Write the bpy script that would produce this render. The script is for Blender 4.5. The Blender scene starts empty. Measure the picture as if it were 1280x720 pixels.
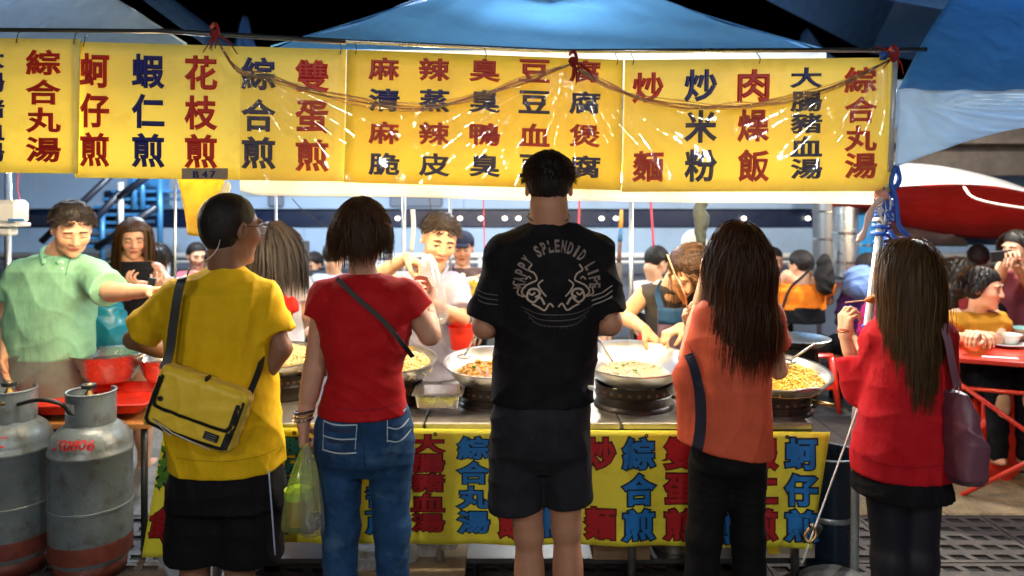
import bpy, math, random
import numpy as np
from mathutils import Vector, Matrix
from mathutils.bvhtree import BVHTree
rad = math.radians
sc = bpy.context.scene
C = sc.collection
random.seed(7); np.random.seed(7)

# ------------------------------------------------------------------ camera
CAMH = 1.65; FP = 950.0; HY = 250.0
cam_d = bpy.data.cameras.new("camera"); cam = bpy.data.objects.new("camera", cam_d); C.objects.link(cam)
sc.camera = cam
cam.location = (0, 0, CAMH); cam.rotation_euler = (rad(90), 0, 0)
cam_d.sensor_width = 36; cam_d.lens = FP/1280*36; cam_d.shift_y = -(360-HY)/1280
cam_d.clip_start = .05; cam_d.clip_end = 400
cam_d.dof.use_dof = True; cam_d.dof.focus_distance = 2.85; cam_d.dof.aperture_fstop = 1.7
# ------------------------------------------------------------------ world, exposure
sc.view_settings.view_transform = 'Standard'; sc.view_settings.look = 'None'
sc.view_settings.exposure = 0.18; sc.view_settings.gamma = 1.0
w = bpy.data.worlds.new("World"); sc.world = w; w.use_nodes = True
nt = w.node_tree; bg = nt.nodes['Background']
sky = nt.nodes.new('ShaderNodeTexSky'); sky.sky_type = 'NISHITA'; sky.sun_disc = False
sky.sun_elevation = rad(-6); sky.sun_rotation = rad(200)
nt.links.new(sky.outputs[0], bg.inputs[0]); bg.inputs[1].default_value = 0.05
sd = bpy.data.lights.new("sun", 'SUN'); so = bpy.data.objects.new("sun", sd); C.objects.link(so)
sd.energy = 0.10; sd.angle = rad(12); sd.color = (.8, .88, 1)
so.rotation_euler = (rad(52), 0, rad(-14))

# ------------------------------------------------------------------ helpers
def P(px, py, d):
    return np.array(((px-640)*d/FP, d, CAMH-(py-HY)*d/FP))
WM = {}
def norm(v):
    v = np.array(v, float); return v/(np.linalg.norm(v)+1e-9)

def tag(o, label=None, cat=None, group=None, kind=None):
    if label: o['label'] = label
    if cat: o['category'] = cat
    if group: o['group'] = group
    if kind: o['kind'] = kind
    return o
def thing(name, loc, label, cat, group=None, rz=0):
    o = bpy.data.objects.new(name, None); C.objects.link(o); o.empty_display_size = .1
    o.location = tuple(float(v) for v in loc); o.rotation_euler = (0, 0, rz)
    WM[o.name] = Matrix.Translation(o.location) @ Matrix.Rotation(rz, 4, 'Z')
    return tag(o, label, cat, group)
def link(o, parent, local=False):
    C.objects.link(o)
    if parent is not None:
        o.parent = parent
        if not local:
            o.matrix_parent_inverse = WM[parent.name].inverted(); WM[o.name] = Matrix.Identity(4)
        else: WM[o.name] = WM[parent.name].copy()
    else: WM[o.name] = Matrix.Identity(4)
    return o
def mesh(name, v, f, mat, parent=None, smooth=True, local=False, col=None):
    me = bpy.data.meshes.new(name)
    v = np.asarray(v, dtype=np.float32)
    if isinstance(f, np.ndarray) and f.ndim == 2:
        me.vertices.add(len(v)); me.vertices.foreach_set('co', v.ravel())
        k = f.shape[1]; me.loops.add(f.size); me.loops.foreach_set('vertex_index', f.ravel().astype(np.int32))
        me.polygons.add(len(f)); me.polygons.foreach_set('loop_start', np.arange(0, f.size, k, dtype=np.int32))
        me.update(calc_edges=True)
    else:
        me.from_pydata([tuple(map(float, p)) for p in v], [], [tuple(int(i) for i in q) for q in f]); me.update()
    if smooth: me.polygons.foreach_set('use_smooth', np.ones(len(me.polygons), bool))
    if col is not None:
        a = me.color_attributes.new('Col', 'FLOAT_COLOR', 'POINT'); a.data.foreach_set('color', col.astype(np.float32).ravel())
    if isinstance(mat, (list, tuple)):
        for m in mat: me.materials.append(m)
    else: me.materials.append(mat)
    o = bpy.data.objects.new(name, me)
    return link(o, parent, local)

class B:                                            # collects simple solids for one mesh
    def __init__(s): s.v = []; s.f = []; s.n = 0
    def add(s, v, f):
        v = np.asarray(v, float); s.v.append(v); s.f += [tuple(int(i)+s.n for i in q) for q in f]; s.n += len(v); return s
    def box(s, c, size, rz=0, R=None, bev=0.0):
        hx, hy, hz = [q/2 for q in size]
        if bev > 0:
            b = min(bev, hx*.9, hy*.9, hz*.9); pts = []; 
            for sx in (-1, 1):
                for sy in (-1, 1):
                    for sz in (-1, 1):
                        pts += [(sx*(hx-b), sy*(hy-b), sz*hz), (sx*(hx-b), sy*hy, sz*(hz-b)), (sx*hx, sy*(hy-b), sz*(hz-b))]
            v = np.array(pts)
            def ix(sx, sy, sz, k): return ((sx*2+sy)*2+sz)*3+k
            F = []
            for a in (0, 1):
                F.append([ix(0,0,a,0), ix(1,0,a,0), ix(1,1,a,0), ix(0,1,a,0)][::(1 if a else -1)])
                F.append([ix(0,a,0,1), ix(1,a,0,1), ix(1,a,1,1), ix(0,a,1,1)][::(-1 if a else 1)])
                F.append([ix(a,0,0,2), ix(a,1,0,2), ix(a,1,1,2), ix(a,0,1,2)][::(1 if a else -1)])
            for a in (0, 1):
                for b2 in (0, 1):
                    F.append([ix(0,a,b2,0), ix(1,a,b2,0), ix(1,a,b2,1), ix(0,a,b2,1)])
                    F.append([ix(a,0,b2,0), ix(a,1,b2,0), ix(a,1,b2,2), ix(a,0,b2,2)])
                    F.append([ix(a,b2,0,1), ix(a,b2,1,1), ix(a,b2,1,2), ix(a,b2,0,2)])
                    for c2 in (0, 1): F.append([ix(a,b2,c2,0), ix(a,b2,c2,1), ix(a,b2,c2,2)])
        else:
            v = np.array([(x, y, z) for x in (-hx, hx) for y in (-hy, hy) for z in (-hz, hz)])
            F = [(0,1,3,2), (4,6,7,5), (0,4,5,1), (2,3,7,6), (0,2,6,4), (1,5,7,3)]
        if R is not None: v = v @ np.array(R).T
        if rz: c_, s_ = math.cos(rz), math.sin(rz); v = v @ np.array([[c_, s_, 0], [-s_, c_, 0], [0, 0, 1]])
        return s.add(v+np.array(c), F)
    def tube(s, pts, r, n=8, cap=True):
        pts = [np.array(p, float) for p in pts]; m = len(pts)
        rs = r if hasattr(r, '__len__') else [r]*m
        V = []; prev = None
        for i, p in enumerate(pts):
            t = norm(pts[min(i+1, m-1)]-pts[max(i-1, 0)])
            if prev is None:
                a = np.array((0, 0, 1.)) if abs(t[2]) < .9 else np.array((1., 0, 0))
                u = norm(np.cross(t, a))
            else: u = norm(prev-t*np.dot(prev, t))
            prev = u; q = np.cross(t, u)
            for k in range(n):
                an = 2*math.pi*k/n; V.append(p+rs[i]*(math.cos(an)*u+math.sin(an)*q))
        F = [(i*n+k, i*n+(k+1) % n, (i+1)*n+(k+1) % n, (i+1)*n+k) for i in range(m-1) for k in range(n)]
        if cap: F += [tuple(range(n))[::-1], tuple((m-1)*n+k for k in range(n))]
        return s.add(V, F)
    def lathe(s, prof, c=(0, 0, 0), n=32, R=None):
        V = []; 
        for (r, z) in prof:
            for k in range(n):
                an = 2*math.pi*k/n; V.append((r*math.cos(an), r*math.sin(an), z))
        F = [(i*n+k, i*n+(k+1) % n, (i+1)*n+(k+1) % n, (i+1)*n+k) for i in range(len(prof)-1) for k in range(n)]
        V = np.array(V)
        if R is not None: V = V @ np.array(R).T
        return s.add(V+np.array(c), F)
    def ball(s, c, r, n=10, m=6):
        rr = np.array(r if hasattr(r, '__len__') else (r, r, r), float)
        V = [(math.sin(math.pi*i/m)*math.cos(2*math.pi*k/n), math.sin(math.pi*i/m)*math.sin(2*math.pi*k/n), math.cos(math.pi*i/m)) for i in range(m+1) for k in range(n)]
        F = [(i*n+k, (i+1)*n+k, (i+1)*n+(k+1) % n, i*n+(k+1) % n) for i in range(m) for k in range(n)]
        return s.add(np.array(V)*rr+np.array(c), F)
    def grid(s, P2):                                 # (a,b,3) array
        P2 = np.asarray(P2); a, b = P2.shape[:2]
        return s.add(P2.reshape(-1, 3), [(i*b+j, (i+1)*b+j, (i+1)*b+j+1, i*b+j+1) for i in range(a-1) for j in range(b-1)])
    def done(s, name, mat, parent=None, smooth=False, local=False, solid=0, auto=None):
        o = mesh(name, np.concatenate(s.v), s.f, mat, parent, smooth or auto is not None, local)
        if solid:
            md = o.modifiers.new('s', 'SOLIDIFY'); md.thickness = solid; md.offset = 0
        if auto is not None:
            o.data.set_sharp_from_angle(angle=rad(auto))
        return o

def rot(f, u=(0, 0, 1)):                               # columns r, f, u
    f = norm(f); r = norm(np.cross(f, u)); u = np.cross(r, f); return np.stack([r, f, u], 1)
def Rz(a):
    c, s = math.cos(a), math.sin(a); return np.array([[c, -s, 0], [s, c, 0], [0, 0, 1]])
def Ry(a):
    c, s = math.cos(a), math.sin(a); return np.array([[c, 0, s], [0, 1, 0], [-s, 0, c]])
def Rx(a):
    c, s = math.cos(a), math.sin(a); return np.array([[1, 0, 0], [0, c, -s], [0, s, c]])
def spline(pts, n=8):
    pts = [np.array(p, float) for p in pts]; out = []
    q = [2*pts[0]-pts[1]]+pts+[2*pts[-1]-pts[-2]]
    for i in range(1, len(q)-2):
        for k in range(n):
            t = k/n; a, b, c, d = q[i-1], q[i], q[i+1], q[i+2]
            out.append(.5*((2*b)+(-a+c)*t+(2*a-5*b+4*c-d)*t*t+(-a+3*b-3*c+d)*t**3))
    out.append(pts[-1]); return out

# ------------------------------------------------------------------ materials
MATS = {}
def mat(name, col, rough=.6, metal=0, bump=0, bscale=60, var=0, vscale=6, emit=0, spec=.5, trans=0, alpha=1, coat=0, sheen=0,
        bstretch=None, ridge=0, rstretch=(1.6, 1.6, .7), dirt_mottle=None, subsurf=0, vcol=False, transl=0, weave=0, detail=6, ecol=None, transc=None):
    if name in MATS: return MATS[name]
    m = bpy.data.materials.new(name); m.use_nodes = True; N = m.node_tree.nodes; L = m.node_tree.links
    b = N['Principled BSDF']; b.inputs['Roughness'].default_value = rough; b.inputs['Metallic'].default_value = metal
    b.inputs['Specular IOR Level'].default_value = spec
    b.inputs['Transmission Weight'].default_value = trans; b.inputs['Alpha'].default_value = alpha
    b.inputs['Coat Weight'].default_value = coat; b.inputs['Sheen Weight'].default_value = sheen
    tc = N.new('ShaderNodeTexCoord')
    base = None
    if vcol:
        a = N.new('ShaderNodeVertexColor'); a.layer_name = 'Col'; base = a.outputs[0]
    else:
        rgb = N.new('ShaderNodeRGB'); rgb.outputs[0].default_value = (*col, 1); base = rgb.outputs[0]
    if var > 0:
        n1 = N.new('ShaderNodeTexNoise'); n1.inputs['Scale'].default_value = vscale; n1.inputs['Detail'].default_value = detail
        n1.inputs['Roughness'].default_value = .65
        L.new(tc.outputs['Object'], n1.inputs['Vector'])
        mr = N.new('ShaderNodeMapRange'); mr.inputs[1].default_value = .3; mr.inputs[2].default_value = .7
        mr.inputs[3].default_value = 1-var; mr.inputs[4].default_value = 1+var*.6
        L.new(n1.outputs[0], mr.inputs[0])
        mx = N.new('ShaderNodeVectorMath'); mx.operation = 'SCALE'
        L.new(base, mx.inputs[0]); L.new(mr.outputs[0], mx.inputs['Scale']); base = mx.outputs[0]
        rr = N.new('ShaderNodeMapRange'); rr.inputs[1].default_value = .3; rr.inputs[2].default_value = .7
        rr.inputs[3].default_value = min(1, rough*1.25); rr.inputs[4].default_value = rough*.8
        L.new(n1.outputs[0], rr.inputs[0]); L.new(rr.outputs[0], b.inputs['Roughness'])
    if dirt_mottle:                                            # (colour, amount, scale): blotches with a shape of their own
        n2 = N.new('ShaderNodeTexNoise'); n2.inputs['Scale'].default_value = dirt_mottle[2]; n2.inputs['Detail'].default_value = 9
        n2.inputs['Roughness'].default_value = .7
        L.new(tc.outputs['Object'], n2.inputs['Vector'])
        m2 = N.new('ShaderNodeMapRange'); m2.inputs[1].default_value = .52; m2.inputs[2].default_value = .68; m2.inputs[4].default_value = dirt_mottle[1]
        L.new(n2.outputs[0], m2.inputs[0])
        mix = N.new('ShaderNodeMix'); mix.data_type = 'RGBA'; L.new(m2.outputs[0], mix.inputs[0])
        L.new(base, mix.inputs[6]); mix.inputs[7].default_value = (*dirt_mottle[0], 1); base = mix.outputs[2]
    L.new(base, b.inputs['Base Color'])
    if subsurf:
        b.inputs['Subsurface Weight'].default_value = subsurf; b.inputs['Subsurface Scale'].default_value = .01
        b.inputs['Subsurface Radius'].default_value = (1, .35, .2)
    if emit:
        b.inputs['Emission Color'].default_value = (*(ecol or col), 1); b.inputs['Emission Strength'].default_value = emit
    last = None
    if bump:
        n3 = N.new('ShaderNodeTexNoise'); n3.inputs['Scale'].default_value = bscale; n3.inputs['Detail'].default_value = detail
        mp = N.new('ShaderNodeMapping'); mp.inputs['Scale'].default_value = bstretch or (1, 1, 1)
        L.new(tc.outputs['Object'], mp.inputs[0]); L.new(mp.outputs[0], n3.inputs['Vector'])
        bp = N.new('ShaderNodeBump'); bp.inputs['Strength'].default_value = 1; bp.inputs['Distance'].default_value = bump
        L.new(n3.outputs[0], bp.inputs['Height']); last = bp
    if ridge:
        rn = N.new('ShaderNodeTexNoise'); rn.noise_type = 'RIDGED_MULTIFRACTAL'; rn.normalize = True
        rn.inputs['Scale'].default_value = 4.2; rn.inputs['Detail'].default_value = 2.5; rn.inputs['Roughness'].default_value = .35; rn.inputs['Distortion'].default_value = .55
        rm = N.new('ShaderNodeMapping'); rm.inputs['Scale'].default_value = rstretch; rm.inputs['Rotation'].default_value = (.3, .5, 0)
        L.new(tc.outputs['Object'], rm.inputs[0]); L.new(rm.outputs[0], rn.inputs['Vector'])
        rb = N.new('ShaderNodeBump'); rb.inputs['Strength'].default_value = 1; rb.inputs['Distance'].default_value = ridge
        L.new(rn.outputs[0], rb.inputs['Height'])
        if last: L.new(last.outputs[0], rb.inputs['Normal'])
        last = rb
    if weave:
        wv = N.new('ShaderNodeTexNoise'); wv.inputs['Scale'].default_value = 900; wv.inputs['Detail'].default_value = 1
        L.new(tc.outputs['Object'], wv.inputs['Vector'])
        b2 = N.new('ShaderNodeBump'); b2.inputs['Strength'].default_value = 1; b2.inputs['Distance'].default_value = weave
        L.new(wv.outputs[0], b2.inputs['Height'])
        if last: L.new(last.outputs[0], b2.inputs['Normal'])
        last = b2
    if last: L.new(last.outputs[0], b.inputs['Normal'])
    if transl:
        out = N['Material Output']; tl = N.new('ShaderNodeBsdfTranslucent'); ms = N.new('ShaderNodeMixShader')
        if transc: tl.inputs[0].default_value = (*transc, 1)
        else: L.new(base, tl.inputs[0])
        ms.inputs[0].default_value = transl
        L.new(b.outputs[0], ms.inputs[1]); L.new(tl.outputs[0], ms.inputs[2]); L.new(ms.outputs[0], out.inputs[0])
    MATS[name] = m; return m
def film(name, tint, opac, rough=.12, bump=0.004, bscale=9, stretch=(1, 1, 1)):
    if name in MATS: return MATS[name]
    m = bpy.data.materials.new(name); m.use_nodes = True; N = m.node_tree.nodes; L = m.node_tree.links
    N.remove(N['Principled BSDF']); out = N['Material Output']
    t = N.new('ShaderNodeBsdfTransparent'); t.inputs[0].default_value = (*tint, 1)
    g = N.new('ShaderNodeBsdfGlossy'); g.inputs['Roughness'].default_value = rough
    d = N.new('ShaderNodeBsdfDiffuse'); d.inputs[0].default_value = (*[.3+.5*q for q in tint], 1)
    tl = N.new('ShaderNodeBsdfTranslucent'); tl.inputs[0].default_value = (*[.3+.5*q for q in tint], 1)
    tc = N.new('ShaderNodeTexCoord'); mp = N.new('ShaderNodeMapping'); mp.inputs['Scale'].default_value = stretch
    n = N.new('ShaderNodeTexNoise'); n.inputs['Scale'].default_value = bscale; n.inputs['Detail'].default_value = 5
    L.new(tc.outputs['Object'], mp.inputs[0]); L.new(mp.outputs[0], n.inputs['Vector'])
    bp = N.new('ShaderNodeBump'); bp.inputs['Distance'].default_value = bump; bp.inputs['Strength'].default_value = 1
    L.new(n.outputs[0], bp.inputs['Height']); L.new(bp.outputs[0], g.inputs['Normal'])
    a = N.new('ShaderNodeMixShader'); a.inputs[0].default_value = .5; L.new(d.outputs[0], a.inputs[1]); L.new(tl.outputs[0], a.inputs[2])
    c = N.new('ShaderNodeMixShader'); c.inputs[0].default_value = .5; L.new(a.outputs[0], c.inputs[1]); L.new(g.outputs[0], c.inputs[2])
    e = N.new('ShaderNodeMixShader'); e.inputs[0].default_value = opac; L.new(t.outputs[0], e.inputs[1]); L.new(c.outputs[0], e.inputs[2])
    L.new(e.outputs[0], out.inputs[0]); MATS[name] = m; return m
def cloth(name, col, rough=.85, wr=.004, var=.12, transl=0, sheen=None):
    return mat(name, col, rough, bump=wr*1.2, bscale=16, bstretch=(1.2, 1, .55), var=var, vscale=14, sheen=sheen or 0, weave=.0007, transl=transl, detail=5, spec=.25 if max(col) > .08 else .15, ridge=wr*2.6)

M_steel = mat('steel', (.62, .62, .6), .28, 1, bump=.0006, bscale=40, var=.25, vscale=7)
M_steel_dirty = mat('steel_dirty', (.42, .40, .36), .38, .9, bump=.001, bscale=30, var=.35, vscale=5, dirt_mottle=((.12, .09, .06), .7, 9))
M_chrome = mat('chrome', (.75, .75, .75), .12, 1)
M_black_iron = mat('black_iron', (.025, .022, .02), .42, .6, bump=.002, bscale=40, var=.4, vscale=12, dirt_mottle=((.10, .06, .035), .5, 14))
M_rail = mat('rail_paint', (.06, .065, .07), .35, .5, var=.2)
M_gas = mat('cylinder_paint', (.165, .205, .22), .34, .15, bump=.0015, bscale=60, var=.22, vscale=9, dirt_mottle=((.08, .06, .045), .8, 15), spec=.6)
M_rust = mat('rust_red', (.15, .03, .018), .6, 0, bump=.001, bscale=60, var=.4, vscale=18)
M_red_plastic = mat('red_plastic', (.72, .03, .012), .3, 0, bump=.0006, bscale=30, var=.1, vscale=8)
M_red_table = mat('red_table', (.62, .035, .015), .3, 0, var=.12, vscale=6, coat=.3)
M_white = mat('white_plastic', (.78, .78, .76), .45, var=.06)
M_black = mat('black_plastic', (.012, .012, .013), .45, var=.2)
M_brass = mat('brass', (.55, .36, .12), .35, 1, var=.3, vscale=30)
M_darkred_str = cloth('red_string', (.22, .015, .02), .8)
M_pole = mat('galvanised', (.5, .52, .54), .35, .9, var=.25, vscale=12)

# ------------------------------------------------------------------ distance fields -> one continuous surface
class Field:
    def __init__(s, lo, hi, h):
        s.lo = np.array(lo, float); s.h = h; s.n = np.ceil((np.array(hi, float)-s.lo)/h).astype(int)+1
        s.D = np.full(tuple(s.n), 1.0, np.float32); s.ax = [(s.lo[i]+np.arange(s.n[i])*h).astype(np.float32) for i in range(3)]
    def win(s, lo, hi):
        a = np.clip(np.floor((np.array(lo)-s.lo)/s.h).astype(int), 0, s.n-1); b = np.clip(np.ceil((np.array(hi)-s.lo)/s.h).astype(int)+1, 1, s.n)
        if np.any(b <= a): return None, None
        sl = tuple(slice(int(a[i]), int(b[i])) for i in range(3))
        return sl, (s.ax[0][sl[0]][:, None, None], s.ax[1][sl[1]][None, :, None], s.ax[2][sl[2]][None, None, :])
    def _put(s, sl, d, k, mode):
        o = s.D[sl]
        if mode == 'sub':
            a, b = o, -d
            if k > 0:
                h = np.clip(.5-.5*(a-b)/k, 0, 1); r = a*(1-h)+b*h+k*h*(1-h)
            else: r = np.maximum(a, b)
        else:
            if k > 0:
                h = np.clip(.5+.5*(o-d)/k, 0, 1); r = o*(1-h)+d*h-k*h*(1-h)
            else: r = np.minimum(o, d)
        s.D[sl] = r
    def cap(s, a, b, ra, rb, k=.02, mode='add', flat=None):
        a = np.array(a, float); b = np.array(b, float); m = max(ra, rb)+k+3*s.h
        sl, X = s.win(np.minimum(a, b)-m, np.maximum(a, b)+m)
        if sl is None: return s
        ba = b-a; L2 = float(ba@ba)+1e-9
        p = [X[i]-a[i] for i in range(3)]
        t = np.clip((p[0]*ba[0]+p[1]*ba[1]+p[2]*ba[2])/L2, 0, 1)
        q = [p[i]-t*ba[i] for i in range(3)]
        if flat is not None:                                   # (axis, factor): squash along an axis
            ax, fc = np.array(flat[0]), flat[1]
            dt = q[0]*ax[0]+q[1]*ax[1]+q[2]*ax[2]; q = [q[i]+dt*ax[i]*(fc-1) for i in range(3)]
        d = np.sqrt(q[0]**2+q[1]**2+q[2]**2)-(ra+t*(rb-ra))
        s._put(sl, d, k, mode); return s
    def ell(s, c, r, R=None, k=.015, mode='add'):
        c = np.array(c, float); r = np.array(r, float); m = r.max()+k+3*s.h
        sl, X = s.win(c-m, c+m)
        if sl is None: return s
        p = [X[i]-c[i] for i in range(3)]
        if R is not None: p = [p[0]*R[0, j]+p[1]*R[1, j]+p[2]*R[2, j] for j in range(3)]
        k0 = np.sqrt((p[0]/r[0])**2+(p[1]/r[1])**2+(p[2]/r[2])**2)
        k1 = np.sqrt((p[0]/r[0]**2)**2+(p[1]/r[1]**2)**2+(p[2]/r[2]**2)**2)+1e-6
        s._put(sl, k0*(k0-1)/k1, k, mode); return s
    def loft(s, rows, k=.03, n=2.3, shrink=0):              # rows: (z, cx, cy, w, dp)
        rows = sorted(rows); a = np.array(rows, float)
        m = .05+3*s.h; lo = (min(a[:, 1]-a[:, 3])-m, min(a[:, 2]-a[:, 4])-m, a[0, 0]-m); hi = (max(a[:, 1]+a[:, 3])+m, max(a[:, 2]+a[:, 4])+m, a[-1, 0]+m)
        sl, X = s.win(lo, hi)
        zi = np.clip(X[2], a[0, 0], a[-1, 0]).ravel()
        fr = lambda j: np.interp(zi, a[:, 0], a[:, j]).astype(np.float32)[None, None, :]
        cx, cy, w_, dp = fr(1), fr(2), np.maximum(fr(3)-shrink, .01), np.maximum(fr(4)-shrink, .01)
        q = ((np.abs(X[0]-cx)/w_)**n+(np.abs(X[1]-cy)/dp)**n)**(1/n)
        d = (q-1)*np.minimum(w_, dp)*1.05
        over = np.maximum(X[2]-a[-1, 0], a[0, 0]-X[2])
        d = np.where(over > 0, np.sqrt(np.maximum(d, 0)**2+over**2)+np.minimum(d, 0)*0, d)
        s._put(sl, d.astype(np.float32), k, 'add'); return s
    def cut(s, p, nrm, k=.006):                              # removes the side the normal points to
        nrm = norm(nrm); X = (s.ax[0][:, None, None], s.ax[1][None, :, None], s.ax[2][None, None, :])
        d = (X[0]-p[0])*nrm[0]+(X[1]-p[1])*nrm[1]+(X[2]-p[2])*nrm[2]
        h = np.clip(.5-.5*(s.D-d)/k, 0, 1); s.D = (s.D*(1-h)+d*h+k*h*(1-h)).astype(np.float32); return s
    def disp(s, fn, band=.05):
        i = np.where(np.abs(s.D) < band)
        s.D[i] += fn(s.ax[0][i[0]], s.ax[1][i[1]], s.ax[2][i[2]]).astype(np.float32); return s
    def polys(s):
        D = s.D; D[0] = D[-1] = 1; D[:, 0] = D[:, -1] = 1; D[:, :, 0] = D[:, :, -1] = 1
        I = D < 0
        c = [I[a:I.shape[0]-1+a, b:I.shape[1]-1+b, e:I.shape[2]-1+e] for a in (0, 1) for b in (0, 1) for e in (0, 1)]
        cnt = sum(x.astype(np.int8) for x in c); act = (cnt > 0) & (cnt < 8)
        idx = np.argwhere(act); ids = np.full(act.shape, -1, np.int64); ids[act] = np.arange(len(idx))
        offs = np.array([(a, b, e) for a in (0, 1) for b in (0, 1) for e in (0, 1)])
        val = np.stack([D[idx[:, 0]+o[0], idx[:, 1]+o[1], idx[:, 2]+o[2]] for o in offs], 1)
        acc = np.zeros((len(idx), 3)); n = np.zeros(len(idx))
        for i in range(8):
            for j in range(i+1, 8):
                if np.abs(offs[i]-offs[j]).sum() != 1: continue
                x = (val[:, i] < 0) != (val[:, j] < 0)
                t = np.where(x, val[:, i]/(val[:, i]-val[:, j]+1e-12), 0)
                acc += np.where(x[:, None], offs[i]+t[:, None]*(offs[j]-offs[i]), 0); n += x
        V = s.lo+(idx+acc/np.maximum(n, 1)[:, None])*s.h
        Q = []
        for ax in range(3):
            sl0 = [slice(None)]*3; sl1 = [slice(None)]*3; sl0[ax] = slice(0, -1); sl1[ax] = slice(1, None)
            ch = I[tuple(sl0)] != I[tuple(sl1)]; e = np.argwhere(ch); ins = I[tuple(sl0)][ch]
            b, c2 = [(1, 2), (2, 0), (0, 1)][ax]
            def cell(db, dc):
                q = e.copy(); q[:, b] += db; q[:, c2] += dc; return ids[q[:, 0], q[:, 1], q[:, 2]]
            f = np.stack([cell(-1, -1), cell(0, -1), cell(0, 0), cell(-1, 0)], 1)
            f[~ins] = f[~ins][:, ::-1]; Q.append(f)
        return V, np.concatenate(Q)

def noise3(seed):
    r = np.random.RandomState(seed); K = r.normal(size=(7, 3)); K /= np.linalg.norm(K, axis=1)[:, None]; ph = r.rand(7)*6.28; fr = 1+r.rand(7)*1.6
    def fn(x, y, z, f):
        o = 0
        for i in range(7): o = o+np.sin(f*fr[i]*(K[i, 0]*x+K[i, 1]*y+K[i, 2]*z)+ph[i])
        return o/7
    return fn
def folds(seed, amp, freq, dirv, amp2=None, warp=1.6):
    n1 = noise3(seed); n2 = noise3(seed+50); n3 = noise3(seed+90); dirv = np.array(dirv, float)
    n4 = noise3(seed+130)
    def fn(x, y, z):
        ph = 1.7*freq*(dirv[0]*x+dirv[1]*y+dirv[2]*z)+warp*5*n1(x, y, z, 8)
        a = np.abs(np.sin(ph*.5)); m = np.clip(.55+1.6*n2(x, y, z, 8), 0, 1)
        ph2 = 1.3*freq*(-dirv[2]*x+dirv[1]*y+dirv[0]*z+.4*z)+warp*5*n4(x, y, z, 7); a2 = np.abs(np.sin(ph2*.5))
        return 1.15*amp*m*(.6-np.sqrt(a))*-1+.8*amp*(1-m)*(np.sqrt(a2)-.6)+(amp2 if amp2 is not None else amp*.35)*n3(x, y, z, 38)
    return fn
# ------------------------------------------------------------------ people
SKIN = mat('skin', (1, 1, 1), .52, vcol=True, bump=.0010, bscale=160, subsurf=.12, spec=.4)
HAIRS = mat('hair_strand', (1, 1, 1), .5, vcol=True, spec=.22, transl=.25, transc=(.16, .055, .012))
HTONE = {'hair_black': (.012, .008, .006), 'hair_brown': (.085, .042, .014), 'hair_chestnut': (.045, .015, .006), 'hair_greying': (.045, .036, .030)}
HAIRM = mat('hair_black', (.010, .007, .006), .6, spec=.3, bump=.003, bscale=55, bstretch=(1, 1, .12), var=.3, vscale=30)
HAIRB = mat('hair_brown', (.045, .020, .009), .55, spec=.3, var=.45, vscale=22, bump=.003, bscale=60, bstretch=(1, 1, .1))
HAIRO = mat('hair_chestnut', (.025, .010, .005), .55, spec=.3, var=.45, vscale=22, bump=.003, bscale=60, bstretch=(1, 1, .1))

def head_sdf(F, c, R, s, jaw=1.0, k=.014):
    H = lambda *p: c+R @ (np.array(p, float)*s)
    F.ell(H(0, -.014, .032), np.array((.074, .092, .084))*s, R, k)
    F.ell(H(0, .022, -.018), np.array((.062*jaw, .066, .086))*s, R, .03*s)
    F.ell(H(0, .032, -.078), np.array((.044*jaw, .044, .034))*s, R, .03*s)
    F.ell(H(0, .07, -.1), np.array((.018, .016, .014))*s, R, .02*s)
    for q in (-1, 1):
        F.ell(H(q*.037, .058, -.022), np.array((.026, .026, .026))*s, R, .02*s)
        F.ell(H(q*.03, .079, .031), np.array((.024, .012, .008))*s, R, .012*s)
        F.ell(H(q*.031, .098, .006), np.array((.019, .015, .012))*s, R, .012*s, 'sub')
        F.ell(H(q*.031, .0755, .006), np.array((.0155, .012, .0115))*s, R, .003*s)
        F.ell(H(q*.076, -.006, -.004), np.array((.009, .018, .031))*s, R @ Rz(-q*.35), .006*s)
        F.ell(H(q*.082, .0, .0), np.array((.005, .009, .016))*s, R @ Rz(-q*.35), .004*s, 'sub')
    F.cap(H(0, .082, .02), H(0, .101, -.024), .0075*s, .0115*s, .012*s)
    for q in (-1, 1): F.ell(H(q*.0125, .092, -.028), np.array((.0085, .009, .007))*s, R, .005*s)
    F.ell(H(0, .083, -.052), np.array((.023, .011, .0062))*s, R, .006*s)
    F.ell(H(0, .081, -.063), np.array((.02, .0115, .0068))*s, R, .006*s)
    F.ell(H(0, .099, -.0575), np.array((.022, .006, .0018))*s, R, .002*s, 'sub')

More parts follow.
